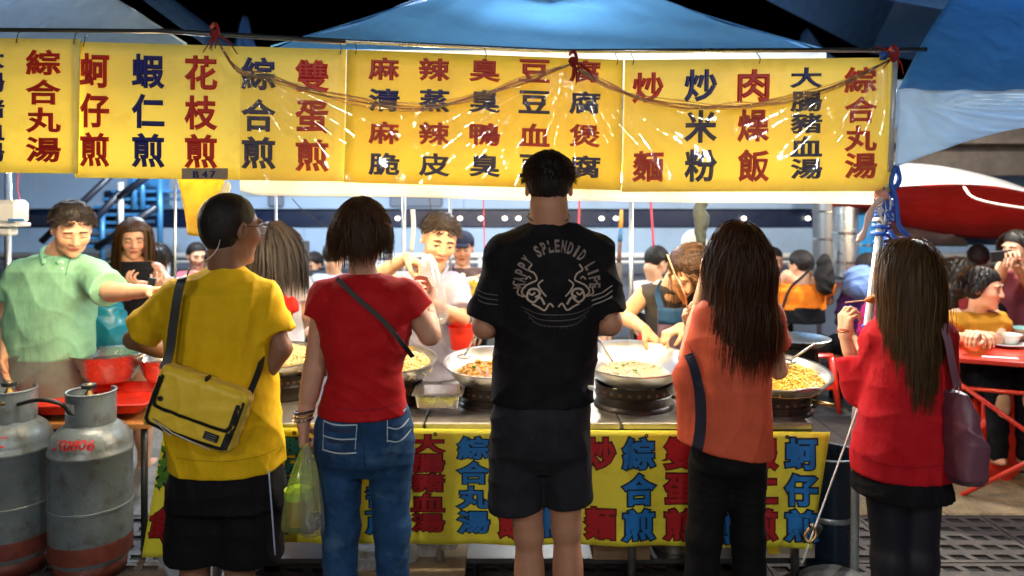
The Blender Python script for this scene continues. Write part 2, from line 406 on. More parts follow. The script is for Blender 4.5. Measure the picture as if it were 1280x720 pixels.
def head_color(V, c, R, s, tone, eyes='open'):
    q = (V-c) @ R/s; x, y, z = q[:, 0], q[:, 1], q[:, 2]; ax = np.abs(x)
    col = np.tile(np.array(tone), (len(V), 1)); fr = y > .045
    n = noise3(3)
    col *= (1+.07*n(V[:, 0], V[:, 1], V[:, 2], 40))[:, None]
    ch = np.exp(-(((ax-.038)/.018)**2+((z+.025)/.018)**2))*(y > .04)+.8*np.exp(-((x/.012)**2+((z+.025)/.012)**2))*(y > .08)
    col = col*(1+ch[:, None]*np.array((.10, -.12, -.12)))
    lip = fr & ((x/.023)**2+((z+.058)/.0115)**2 < 1); col[lip] = np.array(tone)*np.array((.78, .42, .42))
    ln = fr & (ax < .022) & (np.abs(z+.0572) < .0016); col[ln] = (.10, .02, .02)
    bz = .031-9*(ax-.028)**2
    br = fr & (ax > .013) & (ax < .048) & (np.abs(z-bz) < .0048-.05*np.maximum(ax-.03, 0)); col[br] = (.03, .018, .012)
    if eyes == 'down':
        e = fr & (((ax-.031)/.0165)**2+((z-.0005+.0*ax)/.0026)**2 < 1); col[e] = (.015, .01, .01)
        lid = fr & (((ax-.031)/.019)**2+((z-.012)/.0025)**2 < 1); col[lid] *= .6
    else:
        e = fr & (((ax-.031)/.0165)**2+((z-.0055)/.0052)**2 < 1); e2 = fr & (((ax-.031)/.0145)**2+((z-.0045)/.0030)**2 < 1)
        col[e] = (.02, .012, .01); col[e2] = (.42, .36, .32); col[e2 & ((ax-.031)**2+(z-.005)**2 < .0058**2)] = (.02, .01, .008)
    ns = (y > .075) & (((ax-.0105)/.005)**2+((z+.0345)/.003)**2 < 1); col[ns] *= .25
    return col

CURL = {'relax': (25, 30, 18), 'grip': (70, 85, 45), 'open': (10, 12, 8), 'pinch': (50, 45, 20), 'hip': (35, 40, 20), 'cup': (40, 50, 30)}
def hand_sdf(F, w, d, n, thumb, curl='relax', s=1.0, simple=False):
    """w wrist, d direction of the fingers, n the way the palm faces, thumb +1/-1: which side of d x n the thumb leaves"""
    d = norm(d); n = norm(n-d*np.dot(n, d)) if isinstance(n, np.ndarray) else norm(np.array(n)-d*np.dot(np.array(n), d)); sd = np.cross(d, n)*thumb
    cu = CURL[curl] if isinstance(curl, str) else curl
    lat = [.031, .0105, -.0105, -.029]; mc = [.082, .086, .082, .074]
    L = [(.042, .027, .02), (.046, .031, .021), (.042, .029, .021), (.033, .021, .018)]
    for i in range(4):
        k = w+s*(d*mc[i]+sd*lat[i]-n*.002*(i % 2))
        F.cap(w+s*sd*lat[i]*.45, k, .0145*s, .0115*s, .012*s)
        ang = 0; p = k; rr = [.0095, .0085, .0075, .0062] if i < 3 else [.0082, .0073, .0065, .0055]
        for j in range(3):
            ang += rad(cu[j]*(1+.12*(i-1.5)*(1 if j == 0 else .4)))
            v = norm(d*math.cos(ang)+n*math.sin(ang)+sd*lat[i]*1.2*math.cos(ang)); q = p+v*L[i][j]*s
            F.cap(p, q, rr[j]*s, rr[j+1]*s, .0035*s); p = q
    F.ell(w+s*(d*.045+n*.006), np.array((.034, .046, .014))*s, np.stack([sd, d, n], 1), .012*s)
    b = w+s*(d*.02+sd*.02+n*.004); g = min(cu[0]/60., 1.)
    v1 = norm(d*.62+sd*.72+n*(.25+.35*g)); p1 = b+v1*.042*s; v2 = norm(d*.85+sd*(.35-.4*g)+n*(.2+.5*g)); p2 = p1+v2*.031*s; v3 = norm(d*.9+sd*(.1-.5*g)+n*(.2+.5*g)); p3 = p2+v3*.024*s
    F.cap(b, p1, .0165*s, .0115*s, .012*s); F.cap(p1, p2, .0112*s, .0095*s, .004*s); F.cap(p2, p3, .0095*s, .0075*s, .004*s)

class Person:
    """pixel-measured joints at depth d; every figure one continuous body, clothes and hair as children"""
    def __init__(s, label, d, x, group='people at the stall', tone=(.55, .30, .19), vox=.007, seed=1, foot=None, size=1.0, cat='person'):
        s.d = d; s.seed = seed; s.tone = np.array(tone); s.vox = vox; s.size = size
        s.root = thing('person', ((x-640)*d/FP, d, 0), label, cat, group)
        s.parts = []; s.arm = {}
        s.bodyprims = []
    def p(s, q, dz=0):
        return P(q[0], q[1], (s.d+(q[2] if len(q) > 2 else 0)))
    def setup(s, rows, nb, head, hdir, hup=(0, 0, 1), hs=1.0, arms={}, legs=(), hands={}, jaw=1., eyes='open', rarm=1.0, neck=.055, rleg=1.0, nox=0):
        s.rows = [(CAMH-(r[0]-HY)*s.d/FP, ((r[1]+r[2])/2-640)*s.d/FP, s.d+(r[4] if len(r) > 4 else 0), (r[2]-r[1])/2*s.d/FP, r[3]) for r in rows]
        s.nb = s.p(nb); s.hc = s.p(head); s.R = rot(hdir, hup); s.hs = hs; s.arms = {k: [s.p(q) for q in v] for k, v in arms.items()}
        s.hands = hands; s.ra = rarm; V = []; Q = []; Cc = []; off = 0
        def put(F, colf=None):
            nonlocal off
            v, q = F.polys(); V.append(v); Q.append(q+off); off += len(v)
            c = colf(v) if colf else s.tone*(1+.08*noise3(5)(v[:, 0], v[:, 1], v[:, 2], 25)+.06*noise3(9)(v[:, 0], v[:, 1], v[:, 2], 110))[:, None]*(1+noise3(15)(v[:, 0], v[:, 1], v[:, 2], 16)[:, None]*np.array((.02, -.12, -.12)))
            Cc.append(np.concatenate([np.clip(c, 0, 1), np.ones((len(v), 1))], 1))
        # head and neck
        hv = min(s.vox, .0032 if s.vox < .008 else .005); m = .16*hs
        nbl = s.nb+np.array((0, 0, -.03))
        lo = np.minimum(s.hc-m, nbl-.09); hi = np.maximum(s.hc+m, nbl+.09); F = Field(lo, hi, hv)
        chin = s.hc+s.R @ np.array((0, -.02, -.07))*hs
        F.cap(nbl, chin, neck, neck*.93, 0); head_sdf(F, s.hc, s.R, hs, jaw); put(F, lambda v: head_color(v, s.hc, s.R, hs, s.tone, eyes))
        # body
        pts = [s.nb]+[q for v in s.arms.values() for q in v]+[s.p(q) for l in legs for q in l]
        for r in s.rows: pts += [np.array((r[1]-r[3], r[2]-r[4], r[0])), np.array((r[1]+r[3], r[2]+r[4], r[0]))]
        pts = np.array(pts); F = Field(pts.min(0)-.1, pts.max(0)+.1, s.vox)
        F.loft(s.rows, 0, shrink=.016)
        F.cap(s.nb-np.array((0, 0, .06)), s.nb, neck*1.05, neck*.95, .03)
        for k, (a, b, c) in s.arms.items():
            F.cap(s.nb-np.array((0, 0, .05)), a, .045, .045, .03); s.armsdf(F, a, b, c)
            F.cut(b+(c-b)*.86, c-b) if False else None
        for l in legs:
            h, kn, an = [s.p(q) for q in l]
            F.cap(h, kn, .080*rleg, .052*rleg, .03); F.cap(kn, an, .050*rleg, .036*rleg, .02)
            F.ell(kn+(an-kn)*.28+np.array((0, -.018, 0)), (.054*rleg, .058*rleg, .12), None, .025)
            F.ell(an+np.array((0, .05, -.03)), (.045, .12, .035), None, .03)
        put(F)
        for k, hd in hands.items():
            a, b, c = s.arms[k]; st = b+(c-b)*.7
            d_ = norm(hd['d']); e = c+d_*.1; hvx = .0034 if s.vox < .008 else .0055
            F = Field(np.minimum(np.minimum(st, c), e)-.115, np.maximum(np.maximum(st, c), e)+.115, hvx)
            F.cap(st, c, .030*s.ra, .0235*s.ra, 0, flat=None)
            hand_sdf(F, c, hd['d'], np.array(hd['n'], float), hd.get('t', 1), hd.get('curl', 'relax'), s.size*hd.get('s', .95)); put(F)
        s.body = mesh('body', np.concatenate(V), np.concatenate(Q), SKIN, s.root, col=np.concatenate(Cc))
        return s
    def armsdf(s, F, a, b, c, o=0.0, k=.012):
        r = s.ra; F.cap(a, b, .046*r+o, .037*r+o, k); F.cap(b, c, .037*r+o, .0235*r+o, k)
        F.cap(b, b+(c-b)*.45, .036*r+o, .034*r+o, k)
    def garment(s, name, m, rows=None, infl=.006, sleeves={}, srad=(.062, .066), caps=(), cuts=(), fold=(.005, 60, (0, .3, 1)), vox=None, label=None,
                sh=True, shr=.058, k=.03, hem=None, n=2.3, neckcut=True, extra=None, amp2=None, bias=None):
        rows = s.rows if rows is None else [(CAMH-(r[0]-HY)*s.d/FP, ((r[1]+r[2])/2-640)*s.d/FP, s.d+(r[4] if len(r) > 4 else 0), (r[2]-r[1])/2*s.d/FP, r[3]) for r in rows]
        vox = vox or s.vox*.9
        pts = []
        for r in rows: pts += [np.array((r[1]-r[3], r[2]-r[4], r[0])), np.array((r[1]+r[3], r[2]+r[4], r[0]))]
        for kk, t in sleeves.items(): pts += list(s.arms[kk][:2])+([s.arms[kk][2]] if t > 1 else [])
        for c_ in caps: pts += [s.p(c_[0]), s.p(c_[1])]
        if sh: pts += [s.nb]+[v[0] for v in s.arms.values()]
        pts = np.array(pts); F = Field(pts.min(0)-.12, pts.max(0)+.12, vox)
        if rows: F.loft(rows, 0, n=n, shrink=-infl)
        if sh:
            for kk, (a, b, c) in s.arms.items():
                F.cap(s.nb-np.array((0, 0, .055)), a, shr, shr, k); F.cap(s.nb-np.array((0, 0, .03)), s.nb+(a-s.nb)*.55-np.array((0, 0, .005)), shr+.004, shr*.8, k)
        for kk, t in sleeves.items():
            a, b, c = s.arms[kk]; t1 = min(t, 1); e = a+(b-a)*t1; ext = e+norm(b-a)*.06 if t <= 1 else e
            G = Field(pts.min(0)-.12, pts.max(0)+.12, vox)
            G.cap(a, ext, srad[0], srad[1], 0)
            if t <= 1: G.cut(e, b-a)
            else:
                e2 = b+(c-b)*(t-1); G.cap(b, e2+norm(c-b)*.05, srad[1], srad[1]*.8, .015)
                # cut beyond the cuff, near the forearm only
                X = (G.ax[0][:, None, None], G.ax[1][None, :, None], G.ax[2][None, None, :]); dn = norm(c-b)
                pl = (X[0]-e2[0])*dn[0]+(X[1]-e2[1])*dn[1]+(X[2]-e2[2])*dn[2]
                near = np.sqrt((X[0]-e2[0])**2+(X[1]-e2[1])**2+(X[2]-e2[2])**2) < .10
                G.D = np.where(near, np.maximum(G.D, pl), G.D).astype(np.float32)
            h = np.clip(.5+.5*(F.D-G.D)/k, 0, 1); F.D = (F.D*(1-h)+G.D*h-k*h*(1-h)).astype(np.float32)
        for c_ in caps: F.cap(s.p(c_[0]), s.p(c_[1]), c_[2], c_[3], c_[4] if len(c_) > 4 else k)
        if extra: extra(F)
        if fold: F.disp(folds(s.seed, fold[0], fold[1], fold[2], amp2))
        if neckcut: F.cut(s.nb+np.array((0, 0, neckcut if not isinstance(neckcut, bool) else .005)), (0, 0, 1), .012)
        if hem: F.cut(s.p(hem[0]), hem[1], .008)
        for c_ in cuts: F.cut(s.p(c_[0]), c_[1], .008)
        v, q = F.polys(); o = mesh(name, v, q, m, s.root)
        if label: o['label'] = label
        return o, BVHTree.FromPolygons([tuple(x) for x in v.tolist()], q.tolist())
    def H(s, *p): return s.hc+s.R @ (np.array(p, float)*s.hs)
    def hair_short(s, m=None, t=.012, line=((-.1, -.062), (-.03, -.045), (0, -.002), (.03, .012), (.055, .05), (.075, .062), (.1, .07)), amp=.0035, vox=None, t0=.002, k=.004, extra=None, name='hair'):
        vox = vox or min(s.vox*.7, .0045); hs = s.hs; F = Field(s.hc-.17*hs, s.hc+.17*hs, vox)
        F.ell(s.H(0, -.014, .032), (np.array((.074, .092, .084))+t)*hs, s.R, 0)
        F.ell(s.H(0, -.02, -.01), (np.array((.066, .078, .075))+t*.6)*hs, s.R, .02)
        X = (F.ax[0][:, None, None]-s.hc[0], F.ax[1][None, :, None]-s.hc[1], F.ax[2][None, None, :]-s.hc[2])
        q = [(X[0]*s.R[0, j]+X[1]*s.R[1, j]+X[2]*s.R[2, j])/hs for j in range(3)]
        ly = [a[0] for a in line]; lz = [a[1] for a in line]
        hz = np.interp(q[1].ravel(), ly, lz).reshape(q[1].shape)+.012*noise3(s.seed+7)(q[0]+0*q[2], q[1]+0*q[2], q[2]+0*q[0], 60)*.6
        taper = np.clip((q[2]-hz)/.06, 0, 1)
        F.D = (F.D+(t-t0)*hs*(1-taper)).astype(np.float32)
        md = (hz-q[2])*hs*.8; h = np.clip(.5-.5*(F.D-md)/k, 0, 1); F.D = (F.D*(1-h)+md*h+k*h*(1-h)).astype(np.float32)
        if extra: extra(F)
        nn = noise3(s.seed+3)
        def f(x, y, z):
            a = np.arctan2(y-s.hc[1], x-s.hc[0]); return amp*(np.abs(np.sin(a*17+5*nn(x, y, z, 30)))-.5)+amp*.8*nn(x, y, z, 120)
        F.disp(f, .03); v, qd = F.polys(); return mesh(name, v, qd, m or HAIRM, s.root)
    def strands(s, n, length, m, width=.004, spread=.03, part=None, colliders=(), seed=0, front=.2, seg=16, lift=.10, name='hair_strands', curl=.0, low=-.02, tgt=None, parent=None, gain=.3, dens=2.4, tone=None, ymax=9):
        r = np.random.RandomState(s.seed*13+seed); n = int(n*dens)
        a = r.rand(n*4)*2*math.pi; ct = 1-r.rand(n*4)*1.15; st = np.sqrt(np.maximum(0, 1-ct**2)); u = np.stack([st*np.cos(a), st*np.sin(a), ct], 1)
        rr = np.array((.079, .097, .089))*s.hs; c0 = np.array((0, -.014, .032))*s.hs
        L = u*rr+c0; keep = ~((L[:, 1] > .05*s.hs) & (L[:, 2] < .06*s.hs)) & (L[:, 2] > low*s.hs) & ~((L[:, 1] > .015*s.hs) & (L[:, 2] < .03*s.hs) & (r.rand(n*4) > front))
        keep &= L[:, 1] < ymax*s.hs; L = L[keep][:n]; u = u[keep][:n]; n = len(L); p = s.hc+L @ s.R.T
        if part is None:                                  # combed down from the crown
            d0 = np.stack([u[:, 0]*.9, (u[:, 1]+.35)*.9, -.25*(1-u[:, 2])-.05], 1); d0[:, 1] = np.where(u[:, 1] > .25, d0[:, 1]*.3, d0[:, 1]); d0[:, 0] += np.sign(u[:, 0]+1e-6)*np.where(u[:, 1] > .1, .7, 0)
        else:
            side = np.sign(L[:, 0]-part+1e-6); d0 = np.stack([side*.8, -.35+0*side, .25-.5*(u[:, 2] < .5)], 1)
        d = d0 @ s.R.T; d /= np.linalg.norm(d, axis=1)[:, None]
        ln = length*(.78+.3*r.rand(n)) if np.isscalar(length) else length[0]+(length[1]-length[0])*r.rand(n)
        lay = lift*r.rand(n)[:, None]**1.5; cols = [(s.hc+s.R @ c0, rr*1.03, s.R)]+list(colliders)
        V = np.zeros((n, seg+1, 2, 3)); w0 = width*(.5+.9*r.rand(n)); tw = r.normal(size=(n, 3))*.28; ph = r.rand(n)*6.28
        step = (ln/seg)[:, None]; drift = r.normal(size=(n, 3))*spread; drift[:, 2] = 0
        for i in range(seg+1):
            for (cc, cr, cR) in cols:
                q = (p-cc) @ cR/cr; l = np.linalg.norm(q, axis=1)[:, None]; ins = (l < 1+lay)[:, 0]
                qq = q/np.maximum(l, 1e-6)*(1+lay); p = np.where(ins[:, None], cc+(qq*cr) @ cR.T, p)
            ctr = np.tile(s.hc, (n, 1)); ctr[:, 2] = p[:, 2]; o = p-ctr; o /= np.linalg.norm(o, axis=1)[:, None]+1e-9
            sd = np.cross(d, o+tw); sd /= np.linalg.norm(sd, axis=1)[:, None]+1e-9
            ww = (w0*(1-.9*(i/seg)**2.0))[:, None]
            V[:, i, 0] = p-sd*ww/2; V[:, i, 1] = p+sd*ww/2
            g = min(1, gain+.1*i); dn = np.array((0, 0, -1.))
            wob = curl*np.stack([np.sin(ph+i*.9), np.cos(ph*1.3+i*.8), 0*ph], 1)
            d = d*(1-g*.5)+dn*g*.5+drift*.25+wob
            if tgt is not None: d += (np.array(tgt)-p)*np.array((1, 1, 0))*.3
            d /= np.linalg.norm(d, axis=1)[:, None]; p = p+d*step
        base = (np.arange(n)*(seg+1)*2)[:, None]; i0 = np.arange(seg)*2
        Q = np.stack([base+i0, base+i0+1, base+i0+3, base+i0+2], 2).reshape(-1, 4)
        tone = np.array(tone if tone is not None else HTONE.get(m.name, (.03, .015, .01))); k = (.7+.65*r.rand(n)**1.5)[:, None, None, None]
        col = np.concatenate([np.broadcast_to(tone*k, (n, seg+1, 2, 3)), np.ones((n, seg+1, 2, 1))], 3).reshape(-1, 4)
        return mesh(name, V.reshape(-1, 3), Q, HAIRS, parent or s.root, col=col)

def body_blob(F, *a): pass
def project(o, bvh, direction=(0, 1, 0), off=.002, start=1.5):
    """lay the vertices of a flat thing onto a surface along a direction"""
    d = Vector(direction).normalized(); me = o.data
    for v in me.vertices:
        h = bvh.ray_cast(v.co-d*start, d)
        if h[0] is None:
            q = v.co.copy(); n_ = bvh.find_nearest(v.co+d*.25)
            h = n_
        v.co = h[0]-d*off
    me.update()

# ------------------------------------------------------------------ lettering
GLY = {}
def glyph(ch, bold=.02, res=3):
    key = (ch, bold)
    if key in GLY: return GLY[key]
    c = bpy.data.curves.new('letter', 'FONT'); c.body = ch; c.bevel_depth = bold; c.bevel_resolution = 0; c.resolution_u = res; c.align_x = 'LEFT'
    o = bpy.data.objects.new('letter', c); C.objects.link(o); dg = bpy.context.evaluated_depsgraph_get()
    me = bpy.data.meshes.new_from_object(o.evaluated_get(dg)); v = np.array([q.co[:] for q in me.vertices]);
    if len(v): v[:, 2] *= .02/bold
    f = [tuple(p.vertices) for p in me.polygons]
    bpy.data.objects.remove(o); bpy.data.meshes.remove(me); bpy.data.curves.remove(c)
    if len(v): lo, hi = v.min(0), v.max(0)
    else: lo = hi = np.zeros(3)
    GLY[key] = (v, f, lo, hi); return GLY[key]
def letter(name, ch, origin, ux, uz, w, h, m, parent, bold=.02, shape=(None)):
    """one character filling a w x h box centred on origin, in the plane ux, uz"""
    v, f, lo, hi = glyph(ch, bold); v0, f0, lo0, hi0 = glyph(ch, .02)
    c = (lo0+hi0)/2; sz = hi0-lo0; q = (v-c)/np.maximum(sz, 1e-6); q[:, 0] *= w; q[:, 1] *= h
    nz = np.cross(ux, uz); pts = np.array(origin)+q[:, :1]*np.array(ux)+q[:, 1:2]*np.array(uz)+q[:, 2:3]*.01*nz
    return mesh(name, pts, f, m, parent, smooth=False)
# ------------------------------------------------------------------ lamps that light the place
def lamp(name, loc, power, col, r=.05, label='', shade=True, group=None):
    t = thing(name, loc, label, 'lamp', group)
    em = mat('bulb_%d' % int(power*10), col, .3, emit=min(30, 2+power*.1), ecol=col)
    b = B(); b.ball(loc, .03, 10, 8); bo = b.done('bulb', em, t, smooth=True); bo.visible_shadow = True
    b = B(); b.lathe([(.0, .12), (.02, .12), (.022, .04), (.018, .03)], c=loc, n=14); b.tube([np.array(loc)+(0, 0, .12), np.array(loc)+(0, 0, .2)], .004, 5)
    b.done('socket', M_black, t)
    if shade:
        b = B(); b.lathe([(.03, .07), (.12, .01), (.125, .0), (.028, .075)], c=loc, n=24); b.done('lamp_shade', mat('enamel_white', (.75, .75, .72), .3), t, smooth=True)
    l = bpy.data.lights.new('lamp_light', 'POINT'); l.energy = power; l.color = col; l.shadow_soft_size = r
    o = bpy.data.objects.new('lamp_light', l); link(o, t); o.location = (loc[0], loc[1], loc[2]-.05)
    return t
WARM = (1, .80, .52)
def tube_light(x0, x1, y, z, strength, lab, col=(1, .89, .72)):
    t = thing('fluorescent_lamp', ((x0+x1)/2, y, z), lab, 'lamp', 'fluorescent tubes behind the menu boards')
    b = B(); b.tube([(x0, y, z), (x1, y, z)], .014, 8); b.done('tube', mat('tube_glow', col, .3, emit=strength, ecol=col), t, smooth=True)
    b = B(); b.box(((x0+x1)/2, y, z+.04), (x1-x0+.06, .05, .035), bev=.004)
    for x in (x0, x1): b.box((x, y, z+.01), (.02, .03, .05), bev=.003)
    b.done('housing', M_white, t)
TS = 118
tube_light(-2.15, -.98, 3.22, 1.78, TS, 'leftmost fluorescent tube hidden behind the yellow boards')
tube_light(-.86, .30, 3.15, 1.745, TS, 'middle fluorescent tube behind the white valance')
tube_light(.42, 1.42, 3.15, 1.74, TS, 'right fluorescent tube behind the white valance')
COOL = (.72, .86, 1)
lamp('hanging_lamp', (-2.6, 6.3, 2.55), 330, COOL, .08, 'white lamp under the far left tent', group='lamps over the eating area')
lamp('hanging_lamp', (.3, 6.6, 2.6), 320, (1, .93, .82), .08, 'white lamp under the middle tent behind the boards', group='lamps over the eating area')
lamp('hanging_lamp', (3.3, 5.2, 2.75), 330, (1, .93, .8), .06, 'warm lamp over the red dining tables', group='lamps over the eating area')
lamp('tent_lamp', (.25, 4.95, 2.72), 75, (.85, .93, 1), .08, 'white lamp under the peak of the middle blue tent', group='lamps inside the tents')
lamp('tent_lamp', (2.75, 4.1, 2.55), 110, (.85, .93, 1), .08, 'white lamp under the right blue tent', group='lamps inside the tents')
lamp('tent_lamp', (-2.9, 4.9, 2.72), 60, (.85, .93, 1), .08, 'white lamp under the grey blue tent', group='lamps inside the tents')
lamp('hanging_lamp', (-1.6, -1.3, 2.9), 100, (1, .96, .90), .12, 'lamp of the stall opposite, on the left', group='lamps of the stalls opposite')  # this and the next two: fill added for boards and customers' backs
lamp('hanging_lamp', (-.2, -2.3, 2.15), 140, (1, .97, .93), .12, 'lowest lamp of the stall opposite, in the middle', group='lamps of the stalls opposite')
lamp('hanging_lamp', (2.1, -1.0, 3.0), 118, (.93, .97, 1), .12, 'lamp of the stall opposite, on the right', group='lamps of the stalls opposite')

for x_, lb_ in ((-1.75, 'leftmost bare bulb hidden behind the boards'), (-.42, 'bare bulb hidden behind the tofu board'), (.22, 'second bare bulb behind the tofu board'), (1.02, 'rightmost bare bulb hidden behind the boards')):
    lamp('bare_bulb', (x_, 3.46, 2.02), 26, (1, .66, .32), .04, lb_, shade=False, group='bare bulbs over the woks')

# ------------------------------------------------------------------ ground
def sheet(name, x0, x1, y0, y1, z, m, n=60, amp=0, seed=3):
    X, Y = np.meshgrid(np.linspace(x0, x1, n), np.linspace(y0, y1, n), indexing='ij'); Z = np.full_like(X, z)
    if amp: Z = Z+amp*noise3(seed)(X, Y, 0*X, 3)
    b = B(); b.grid(np.stack([X, Y, Z], -1)); o = b.done(name, m, smooth=True); tag(o, kind='structure'); return o
M_ground = mat('concrete_ground', (.16, .135, .10), .55, bump=.012, bscale=26, var=.45, vscale=3.5, dirt_mottle=((.035, .03, .026), .75, 2.5), detail=11)
g = sheet('ground', -30, 30, -6, 60, -.012, M_ground, 90)
M_slab = mat('concrete_slab', (.32, .22, .11), .7, bump=.022, bscale=28, var=.5, vscale=5, dirt_mottle=((.10, .08, .06), .6, 3), detail=11)
M_slabd = mat('asphalt_slab', (.052, .05, .047), .42, bump=.006, bscale=36, var=.4, vscale=5, dirt_mottle=((.02, .02, .02), .5, 3), detail=11)
pav = thing('pavement', (1.5, 5, 0), None, None); tag(pav, kind='structure')
rnd = random.Random(4)
for i in range(9):
    for j in range(5):
        x = -.5+i*.62; y = 4.45+j*.92
        b = B(); sz = (.612, .908, .05); b.box((0, 0, 0), sz, bev=.008)
        o = b.done('slab', M_slab if y < 5.0 and x > 1.2 else M_slabd, pav, auto=40); o.location = (x, y, -.025+rnd.uniform(-.002, .003)); o.rotation_euler = (rnd.uniform(-.004, .004), rnd.uniform(-.004, .004), 0)
# perforated pavers: a grid of bars round open diamond holes
M_paver = mat('perforated_paver', (.038, .027, .022), .62, bump=.005, bscale=60, var=.4, vscale=9, dirt_mottle=((.12, .09, .06), .4, 6), detail=10)
tag(sheet('drain_soil', -4, 4, 1.2, 4.0, -.008, mat('dark_soil', (.008, .007, .006), .9)), kind='structure')
nx, ny = 6, 5; px_, py_ = .107, .1
def paver_mesh():
    b = B(); top, bot = .045, 0
    for i in range(nx):
        for j in range(ny):
            cx, cy = (i+.5)*px_, (j+.5)*py_; a, c = px_/2, py_/2
            out = [(-a, -c), (0, -c), (a, -c), (a, 0), (a, c), (0, c), (-a, c), (-a, 0)]
            hw, hh, sk = .034, .024, .012
            inn = [(-hw+sk*.3, -hh), (0, -hh-.002), (hw+sk, -hh), (hw, 0), (hw-sk*.3, hh), (0, hh+.002), (-hw-sk, hh), (-hw, 0)]
            v = [(cx+p[0], cy+p[1], top) for p in out]+[(cx+p[0], cy+p[1], top) for p in inn]+[(cx+p[0]*.92, cy+p[1]*.92, bot) for p in inn]
            f = [(k, (k+1) % 8, 8+(k+1) % 8, 8+k) for k in range(8)]+[(8+k, 8+(k+1) % 8, 16+(k+1) % 8, 16+k) for k in range(8)]
            b.add(v, f)
    W_, H_ = nx*px_, ny*py_
    b.add([(0, 0, top), (W_, 0, top), (W_, H_, top), (0, H_, top), (0, 0, bot), (W_, 0, bot), (W_, H_, bot), (0, H_, bot)], [(0, 1, 5, 4), (1, 2, 6, 5), (2, 3, 7, 6), (3, 0, 4, 7)])
    return b
pv = thing('paver_strip', (0, 3, 0), None, None); tag(pv, kind='structure')
o0 = None
for i in range(9):
    for j in range(3):
        if o0 is None: o0 = paver_mesh().done('paver', M_paver, pv); o = o0
        else: o = o0.copy(); C.objects.link(o)
        o.location = (-2.75+i*(nx*px_+.008)+rnd.uniform(-.002, .002), 2.44+j*(ny*py_+.008), -.045+rnd.uniform(-.003, .003)); o.rotation_euler = (0, 0, rnd.uniform(-.004, .004))

# ------------------------------------------------------------------ tents overhead
def tent(name, lab, corners, m, valance=None, vm=None, seed=0, seam=True):
    """corners: eave left, eave right, apex (3-D); canopy panel with creases fanning from the apex"""
    el, er, ap = [np.array(q, float) for q in corners]; n, mm = 50, 26
    t = thing(name, (el+er)/2, lab, 'tent', 'tents over the market'); nn = noise3(seed)
    def panel(a, b_, c, nm):
        nr = norm(np.cross(b_-a, c-a)); G = np.zeros((n, mm, 3))
        for i in range(n):
            for j in range(mm):
                u, v = i/(n-1), j/(mm-1); e = a+(b_-a)*u; p = e+(c-e)*v*.98
                fan = math.sin(u*34+3*nn(u*3, v*2, 0, 2))*.012*(1-v)*v*2.2+.03*nn(u*2, v*2, 1, 3)+.01*math.sin(u*9+v*22+4*nn(u, v, 2, 4))
                sag = -.10*math.sin(math.pi*u)*(1-v)*0-.05*math.sin(math.pi*v)
                G[i, j] = p+nr*fan+np.array((0, 0, sag))
        bb = B(); bb.grid(G); return bb.done(nm, m, t, smooth=True)
    panel(el, er, ap, 'canopy')
    for u in (.002, .998):
        e = el+(er-el)*u; nr = norm(np.cross(er-el, ap-el)); nr = nr if nr[1] < 0 else -nr
        b = B(); b.tube([e+(ap-e)*v*.97+nr*.018+np.array((0, 0, -.05*math.sin(math.pi*v))) for v in np.linspace(0, 1, 14)], .005, 5); b.done('seam', m, t, smooth=True)
    back = np.array((ap-(el+er)/2)); back[2] = 0; eb = er+2*back; fb = el+2*back
    panel(er, eb, ap, 'canopy'); panel(fb, el, ap, 'canopy'); panel(eb, fb, ap, 'canopy')
    if valance:
        G = np.zeros((60, 8, 3))
        for i in range(60):
            for j in range(8):
                u, v = i/59, j/7; G[i, j] = el+(er-el)*u+np.array((0, -.01-.02*math.sin(u*60)*v, -valance*v*(1-.35*math.sin(math.pi*u))))
        bb = B(); bb.grid(G); bb.done('valance', vm, t, smooth=True)
    return t
M_tb = mat('tarp_blue', (.085, .29, .66), .5, bump=.02, bscale=7, ridge=.02, var=.18, vscale=5, transl=.35, transc=(.12, .34, .62), spec=.4, detail=5)
M_tg = mat('tarp_grey', (.28, .40, .56), .5, ridge=.02, bump=.012, bscale=8, var=.2, vscale=4, transl=.3, detail=5)
M_td = mat('tarp_navy', (.02, .06, .15), .5, bump=.006, bscale=8, var=.2, transl=.2, detail=5)
M_tl = mat('tarp_pale', (.62, .76, .92), .42, bump=.008, bscale=12, ridge=.016, var=.12, transl=.4, transc=(.5, .65, .8), detail=5)
tent('market_tent', 'middle blue tent whose wide sloping roof rises above the boards', (P(338, 62, 4.0), P(1032, 66, 4.0), P(668, -62, 5.4)), M_tb, .3, M_tl, 1)
tent('market_tent', 'grey blue tent over the left end of the boards', (P(-560, 56, 3.9), P(236, 58, 3.9), P(-190, -240, 5.2)), M_tg, .25, M_tg, 2)
tent('market_tent', 'dark blue tent high behind the right corner of the boards', (P(880, -40, 6.2), P(1480, 60, 6.2), P(1240, -300, 8)), M_td, None, None, 3)
tent('market_tent', 'small grey peak of a tent far behind the left boards', (P(285, 78, 8), P(330, 78, 8), P(306, 20, 8.3)), M_td, None, None, 4)
tent('market_tent', 'small pointed tent peak far behind the right boards', (P(985, 75, 9), P(1045, 75, 9), P(1008, 36, 9.3)), M_td, None, None, 5)
# dark strip beside left tent
b = B(); G = np.zeros((12, 4, 3))
for i in range(12):
    for j in range(4): G[i, j] = P(168+i*9+j*13, -8+i*6.6, 4.3+.02*j)
b.grid(G); tag(b.done('tarpaulin_strip', M_td, None, smooth=True, solid=.002), 'dark blue strip of tarpaulin beside the grey blue tent', 'tarpaulin')

